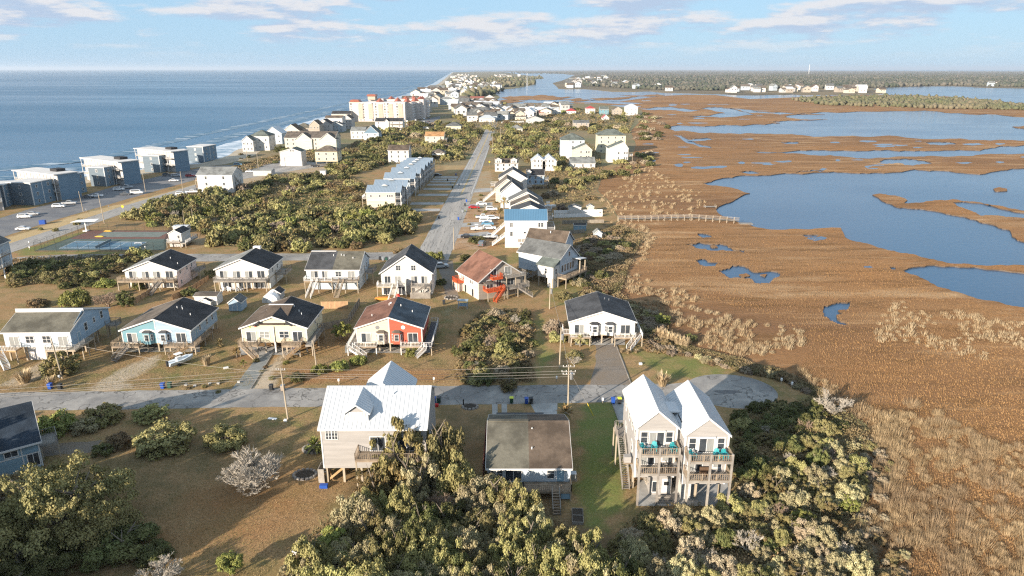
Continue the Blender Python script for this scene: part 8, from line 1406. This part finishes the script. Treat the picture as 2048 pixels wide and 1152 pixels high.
# ---- stuff: reeds, cordgrass, far woods
def blades_field(name, label, poly, n, hgt, w, m, seed, clump=0, spread=0.6, avoid=True, zb=-0.06, tall=None, dens=-0.2, gapm=0.0):
    g = np.random.default_rng(seed); W = [(p.x, p.y) for p in gpoly(poly, 0)]; xs = [p[0] for p in W]; ys = [p[1] for p in W]
    # sample evenly in the photograph's own spacing so that near and far read alike
    pts = []; 
    while sum(len(p) for p in pts) < n:
        px = g.uniform(min(p[0] for p in poly), max(p[0] for p in poly), n); py = g.uniform(min(p[1] for p in poly), max(p[1] for p in poly), n); ok = in_poly(px, py, poly)
        for q in pond_px: ok &= ~in_poly(px, py, q)
        if clump:
            uu = (px - 1024) / FPX; vv = (576 - py) / FPX; tt = -CAM_H / (-math.sin(PITCH) + vv * math.cos(PITCH)); wx = uu * tt; wy = (math.cos(PITCH) + vv * math.sin(PITCH)) * tt
            f = np.sin(wx * .33 + 1.3 * np.sin(wy * .21 + seed) + seed) + np.sin(wy * .47 + 1.1 * np.sin(wx * .29) + 2 * seed) + .8 * np.sin(wx * 1.1 + wy * .9 + seed) * np.sin(wy * 1.3 - wx * .5)
            ok &= f > dens + g.normal(0, .35, len(px))
        pts.append(np.stack([px[ok], py[ok]], 1))
    q = np.concatenate(pts)[:n]; u = (q[:, 0] - 1024) / FPX; v = (576 - q[:, 1]) / FPX; dy = math.cos(PITCH) + v * math.sin(PITCH); dz = -math.sin(PITCH) + v * math.cos(PITCH); t = -CAM_H / dz; c = np.stack([u * t, dy * t], 1)
    if clump and gapm:      # tussocks keep apart, leaving dark lanes between them
        cells = {}; ok_ = []
        for i_, (x_, y_) in enumerate(c):
            kx, ky = int(x_ // gapm), int(y_ // gapm)
            if all((x_ - X) ** 2 + (y_ - Y) ** 2 > gapm ** 2 for ax in (-1, 0, 1) for ay in (-1, 0, 1) for X, Y in cells.get((kx + ax, ky + ay), ())): cells.setdefault((kx, ky), []).append((x_, y_)); ok_.append(i_)
        q = q[ok_]; c = c[ok_]
    if clump:
        k = clump; c = np.repeat(c, k, 0); ncl = len(q); s = np.repeat(g.uniform(0.5, 1.5, ncl), k); a = g.uniform(0, 2*np.pi, len(c)); rr = spread * np.sqrt(g.uniform(0, 1, len(c))) * s; c = c + np.stack([rr * np.cos(a), rr * np.sin(a)], 1); hh = hgt * s * (1.1 - 0.55 * rr / (spread * s)) * g.uniform(0.7, 1.1, len(c)); la = a
    else: hh = hgt * g.uniform(0.5, 1.2, len(c)); la = g.uniform(0, 2*np.pi, len(c))
    N_ = len(c); z = np.full(N_, zb); ln = hh * g.uniform(0.1, 0.55, N_); tx = -np.sin(la + g.normal(0, 0.6, N_)) * w; ty = np.cos(la + g.normal(0, 0.6, N_)) * w
    b0 = np.stack([c[:, 0] - tx, c[:, 1] - ty, z], 1); b1 = np.stack([c[:, 0] + tx, c[:, 1] + ty, z], 1); tp = np.stack([c[:, 0] + ln * np.cos(la) + tx * 0.4, c[:, 1] + ln * np.sin(la) + ty * 0.4, z + hh], 1)
    v = np.stack([b0, b1, tp], 1).reshape(-1, 3); tag(link(np_mesh(name, v, np.arange(N_ * 3), 3, m), name), label, 'grass', kind='stuff')
    return
near_marsh = [(1740, 860), (1660, 790), (1590, 750), (1620, 700), (1560, 640), (1420, 600), (1300, 560), (1250, 520), (1320, 470), (1500, 465), (1690, 480), (1800, 545), (1900, 590), (2048, 630), (2150, 700), (2150, 1300), (1800, 1300), (1700, 1040)]
blades_field('cordgrass', 'rust-brown cordgrass covering the near marsh', near_marsh, 90000, 0.34, 0.05, M_MGRASS, 1)
M_REED = mat('tan_reed', (0.225, 0.15, 0.075), (0.53, 0.405, 0.24), scale=0.45, rough=0.9, c3=(0.30, 0.215, 0.13), s3=0.07, trans=0.12, lo=0.3, hi=0.7)
blades_field('reeds', 'tan tussocky reeds filling the marsh at lower right', [(1745, 870), (1800, 800), (1880, 830), (1960, 880), (2060, 900), (2150, 1000), (2150, 1300), (1810, 1300), (1720, 1080), (1700, 980)], 9000, 1.25, 0.017, M_REED, 2, clump=300, spread=0.95, dens=-0.5, gapm=1.7)
blades_field('reeds', 'pale straw reeds in tufts on the marsh plain', [(1760, 640), (1800, 600), (1850, 610), (1990, 640), (2150, 660), (2150, 730), (2000, 690), (1960, 720), (1880, 700), (1780, 700), (1740, 670)], 2000, 0.9, 0.05, M_STRAW, 3, clump=60, spread=0.9, dens=0.2, gapm=1.9)
blades_field('reeds', 'tawny reeds ringing the marsh beside the white duplex', [(1290, 600), (1360, 610), (1480, 640), (1600, 660), (1605, 690), (1560, 705), (1480, 715), (1400, 690), (1330, 670), (1270, 625)], 3000, 0.95, 0.04, M_STRAW, 4, clump=80, spread=0.75, dens=-0.1, gapm=1.5)
blades_field('reeds', 'tawny reeds between the boardwalk and the stilt house', [(1210, 440), (1290, 450), (1310, 480), (1290, 520), (1250, 540), (1400, 600), (1330, 610), (1200, 560), (1230, 500), (1190, 480)], 2500, 1.0, 0.06, M_STRAW, 5, clump=60, spread=0.9, dens=0.0, gapm=1.9)
blades_field('reeds', 'tawny reeds beyond the boardwalk', [(1180, 420), (1240, 360), (1300, 330), (1340, 360), (1420, 395), (1380, 430), (1250, 430)], 1500, 1.0, 0.09, M_STRAW, 6, clump=36, spread=1.0, dens=0.9, gapm=2.6)
blades_field('reeds', 'brown reeds along the marsh edge past the cul-de-sac', [(1600, 745), (1660, 770), (1760, 830), (1840, 870), (1800, 890), (1730, 850), (1640, 800)], 2000, 1.2, 0.035, M_REED, 7, clump=110, spread=0.9, dens=-0.5, gapm=1.4)

def blob_wood(name, label, polys, n, r, m, seed, per=4):
    """far wood: uneven leafy heads, too far off to count"""
    g = np.random.default_rng(seed); V, F_ = [], []; base = bmesh.new(); bmesh.ops.create_icosphere(base, subdivisions=1, radius=1); bv = np.array([v.co[:] for v in base.verts]); bf = np.array([[v.index for v in f.verts] for f in base.faces]); base.free(); off = 0
    for poly, share in polys:
        k = int(n * share); px = []; xs = [p[0] for p in poly]; ys = [p[1] for p in poly]
        while len(px) < k:
            a = g.uniform(min(xs), max(xs), k); b = g.uniform(min(ys), max(ys), k); ok = in_poly(a, b, poly); px += list(zip(a[ok], b[ok]))
        for a, b in px[:k]:
            p = at(a, b, 0); rr = r * g.uniform(0.6, 1.3); jit = 1 + g.normal(0, 0.22, (len(bv), 1)); sc = np.array([rr * g.uniform(0.8, 1.2), rr * g.uniform(0.8, 1.2), rr * g.uniform(0.7, 1.3)])
            V.append(bv * jit * sc + np.array([p.x, p.y, sc[2] * 0.65])); F_.append(bf + off); off += len(bv)
    tag(link(np_mesh(name, np.concatenate(V), np.concatenate(F_), 3, m), name), label, 'wood', kind='stuff')
M_FARW = mat('far_wood', (0.030, 0.042, 0.028), (0.075, 0.083, 0.055), scale=0.05, rough=0.95, c3=(0.125, 0.112, 0.088), s3=0.005)
M_FARG = mat('far_wood_olive', (0.052, 0.062, 0.028), (0.120, 0.122, 0.058), scale=0.1, rough=0.95, c3=(0.155, 0.130, 0.08), s3=0.012)
blob_wood('woodland', 'hazy dark woodland of the mainland across the sound', [([(1170, 172), (1300, 179), (1420, 181), (1560, 178), (1740, 176), (1880, 171), (2048, 174), (2200, 176), (2200, 160), (1160, 160)], 0.55), ([(1160, 160), (2200, 160), (2300, 148), (1160, 151)], 0.30), ([(1000, 148), (2300, 147), (2300, 144), (1000, 144.5)], 0.15)], 13000, 6.0, M_FARW, 1)
blob_wood('woodland', 'olive scrub wood on the marsh peninsula at right', [([(1580, 200), (1660, 195), (1780, 192), (1900, 197), (1980, 205), (2060, 214), (2200, 222), (2200, 228), (2040, 220), (1900, 218), (1760, 214), (1640, 210)], 1.0)], 1500, 3.3, M_FARG, 2)
blob_wood('woodland', 'dark scrub wood on far end of the barrier island', [([(940, 158), (1080, 154), (1085, 157), (1050, 161), (960, 165)], 0.5), ([(990, 168), (1070, 164), (1070, 169), (1040, 173), (990, 175)], 0.3), ([(920, 182), (1010, 181), (985, 190), (930, 200)], 0.2)], 420, 7.0, M_FARG, 3)
scatter([(905, 215), (985, 205), (1100, 212), (1270, 222), (1260, 245), (1100, 235), (960, 240)], 45, 'far_tree', MX, (3.0, 5.0), (0.75, 1.0), 'gardens of the far bungalows', 'garden trees of the far bungalows', 'tree', pack=0.6, seed=41)
scatter([(690, 290), (820, 252), (930, 240), (960, 255), (900, 275), (720, 310)], 55, 'far_tree', MX, (2.8, 4.8), (0.8, 1.1), 'wood between hotel and townhouses', 'wood between hotel and townhouses', 'tree', pack=0.52, seed=42)

def undergrowth(name, label, poly, n, h, size, m, seed):
    """low leafy ground cover and twigs between the shrubs"""
    g = np.random.default_rng(seed); W = np.array([(p.x, p.y) for p in gpoly(poly, 0)]); lo, hi = W.min(0), W.max(0); got = []
    while sum(len(a) for a in got) < n:
        c = g.uniform(lo, hi, (n, 2)); got.append(c[in_poly(c[:, 0], c[:, 1], W)])
    c = np.concatenate(got)[:n]; f = np.sin(c[:, 0] * .7 + np.sin(c[:, 1] * .5)) * np.sin(c[:, 1] * .8 + np.sin(c[:, 0] * .6)); z = h * (0.35 + 0.65 * (f * .5 + .5)) * g.uniform(0.15, 1, n)
    nr = g.normal(size=(n, 3)) * .7; nr[:, 2] += .8; nr /= np.linalg.norm(nr, axis=1, keepdims=True); v, fa = quads(np.column_stack([c, z]), nr, size * g.uniform(.6, 1.4, n), .55, g)
    tag(link(np_mesh(name, v, fa, 4, m), name), label, 'undergrowth', kind='stuff')
U_MIX = mat('undergrowth_mix', (0.10, 0.095, 0.038), (0.21, 0.175, 0.085), scale=.5, rough=.85, c3=(0.235, 0.165, 0.085), s3=.11, trans=.1)
U_DRY = mat('undergrowth_dry', (0.20, 0.14, 0.07), (0.33, 0.24, 0.135), scale=.5, rough=.9, c3=(0.13, 0.115, 0.05), s3=.12, trans=.1)
undergrowth('undergrowth', 'low tangled undergrowth of the bottom thicket', [(600, 1090), (720, 990), (860, 1000), (985, 965), (1060, 985), (1110, 1040), (1250, 1130), (1270, 1300), (480, 1300)], 26000, 1.6, .12, U_MIX, 1)
undergrowth('undergrowth', 'low tangled undergrowth between duplex and marsh', [(1240, 1060), (1300, 1015), (1460, 1015), (1470, 830), (1560, 815), (1640, 795), (1740, 860), (1720, 960), (1740, 1090), (1800, 1300), (1260, 1300)], 34000, 1.3, .12, U_MIX, 2)
undergrowth('undergrowth', 'low tangled undergrowth of the overgrown lot', [(930, 660), (960, 625), (1060, 622), (1072, 660), (1060, 720), (1075, 765), (920, 770), (912, 720)], 14000, 1.2, .14, U_MIX, 3)
undergrowth('undergrowth', 'scrubby undergrowth of the wood beside the tennis courts', [(240, 440), (330, 400), (430, 385), (560, 350), (690, 342), (735, 372), (720, 400), (790, 405), (832, 430), (825, 462), (760, 488), (560, 500), (440, 492), (400, 450)], 30000, 1.1, .28, U_MIX, 4)
undergrowth('undergrowth', 'scrubby undergrowth right of the far main road', [(985, 275), (1060, 258), (1130, 262), (1200, 300), (1205, 345), (1180, 400), (1110, 415), (1085, 350), (1040, 318), (990, 325)], 16000, 1.3, .35, U_MIX, 5)
undergrowth('undergrowth', 'scrubby undergrowth behind the townhouse row', [(640, 322), (700, 290), (790, 255), (960, 255), (965, 275), (930, 320), (880, 330), (770, 330), (700, 345)], 18000, 1.4, .4, U_MIX, 6)
undergrowth('undergrowth', 'dry scrub along the marsh edge by the stilt house', [(1120, 510), (1175, 470), (1240, 450), (1290, 470), (1260, 530), (1240, 590), (1330, 640), (1350, 690), (1280, 640), (1200, 600), (1150, 560)], 30000, 1.0, .16, U_DRY, 7)
undergrowth('undergrowth', 'dry scrub along the marsh edge behind white duplex lawn', [(1290, 650), (1400, 700), (1570, 745), (1650, 785), (1640, 800), (1560, 760), (1480, 745), (1330, 690)], 20000, .8, .13, U_DRY, 8)
undergrowth('undergrowth', 'scrub among the distant bungalows', [(905, 228), (985, 215), (1130, 215), (1275, 225), (1260, 262), (1130, 262), (985, 265)], 12000, 1.6, .6, U_MIX, 9)
undergrowth('undergrowth', 'dune scrub behind the beach houses', [(430, 345), (520, 318), (620, 300), (690, 300), (650, 325), (560, 322), (470, 350)], 8000, .9, .35, U_DRY, 10)
undergrowth('undergrowth', 'dark undergrowth of the hedge below the tennis court lane', [(25, 520), (230, 512), (250, 520), (200, 560), (60, 570), (15, 560)], 9000, 1.2, .2, U_MIX, 11)

M_LAWN = mat('dry_lawn_blades', (0.19, 0.125, 0.06), (0.43, 0.32, 0.18), scale=1.1, rough=.9, c3=(0.20, 0.19, 0.07), s3=.12, trans=.1)
for k, (poly_, n_, l_) in enumerate((([(-60, 830), (640, 822), (640, 960), (720, 960), (600, 1080), (480, 1200), (-60, 1200)], 60000, 'dry lawn grass at lower left'), ([(560, 690), (905, 600), (912, 765), (540, 772)], 30000, 'dry lawn grass round the cream-red duplex'), ([(0, 720), (240, 690), (460, 700), (520, 772), (0, 782)], 30000, 'dry lawn grass before the blue houses'), ([(300, 590), (900, 585), (900, 620), (660, 690), (430, 680), (330, 620)], 26000, 'dry lawn grass between the two house rows'))):
    blades_field('dry_grass', l_, poly_, n_, 0.14, 0.03, M_LAWN, 30 + k, zb=0.0)
# ================================================================ AIR: thin sea haze round the whole scene
hz = MB().box(-62000, 62000, -4000, 62000, -2.0, 170.0).build('haze', None); tag(hz, 'thin pale sea haze over the whole view', 'haze', kind='stuff')
hm = bpy.data.materials.new('sea_haze'); hm.use_nodes = True; nt = hm.node_tree; nt.nodes.clear(); ho = nt.nodes.new('ShaderNodeOutputMaterial'); pv = nt.nodes.new('ShaderNodeVolumePrincipled')
pv.inputs['Color'].default_value = (0.76, 0.87, 1.0, 1); pv.inputs['Density'].default_value = 4.0e-5; pv.inputs['Anisotropy'].default_value = 0.2
nt.links.new(pv.outputs[0], ho.inputs['Volume']); hz.data.materials.append(hm)
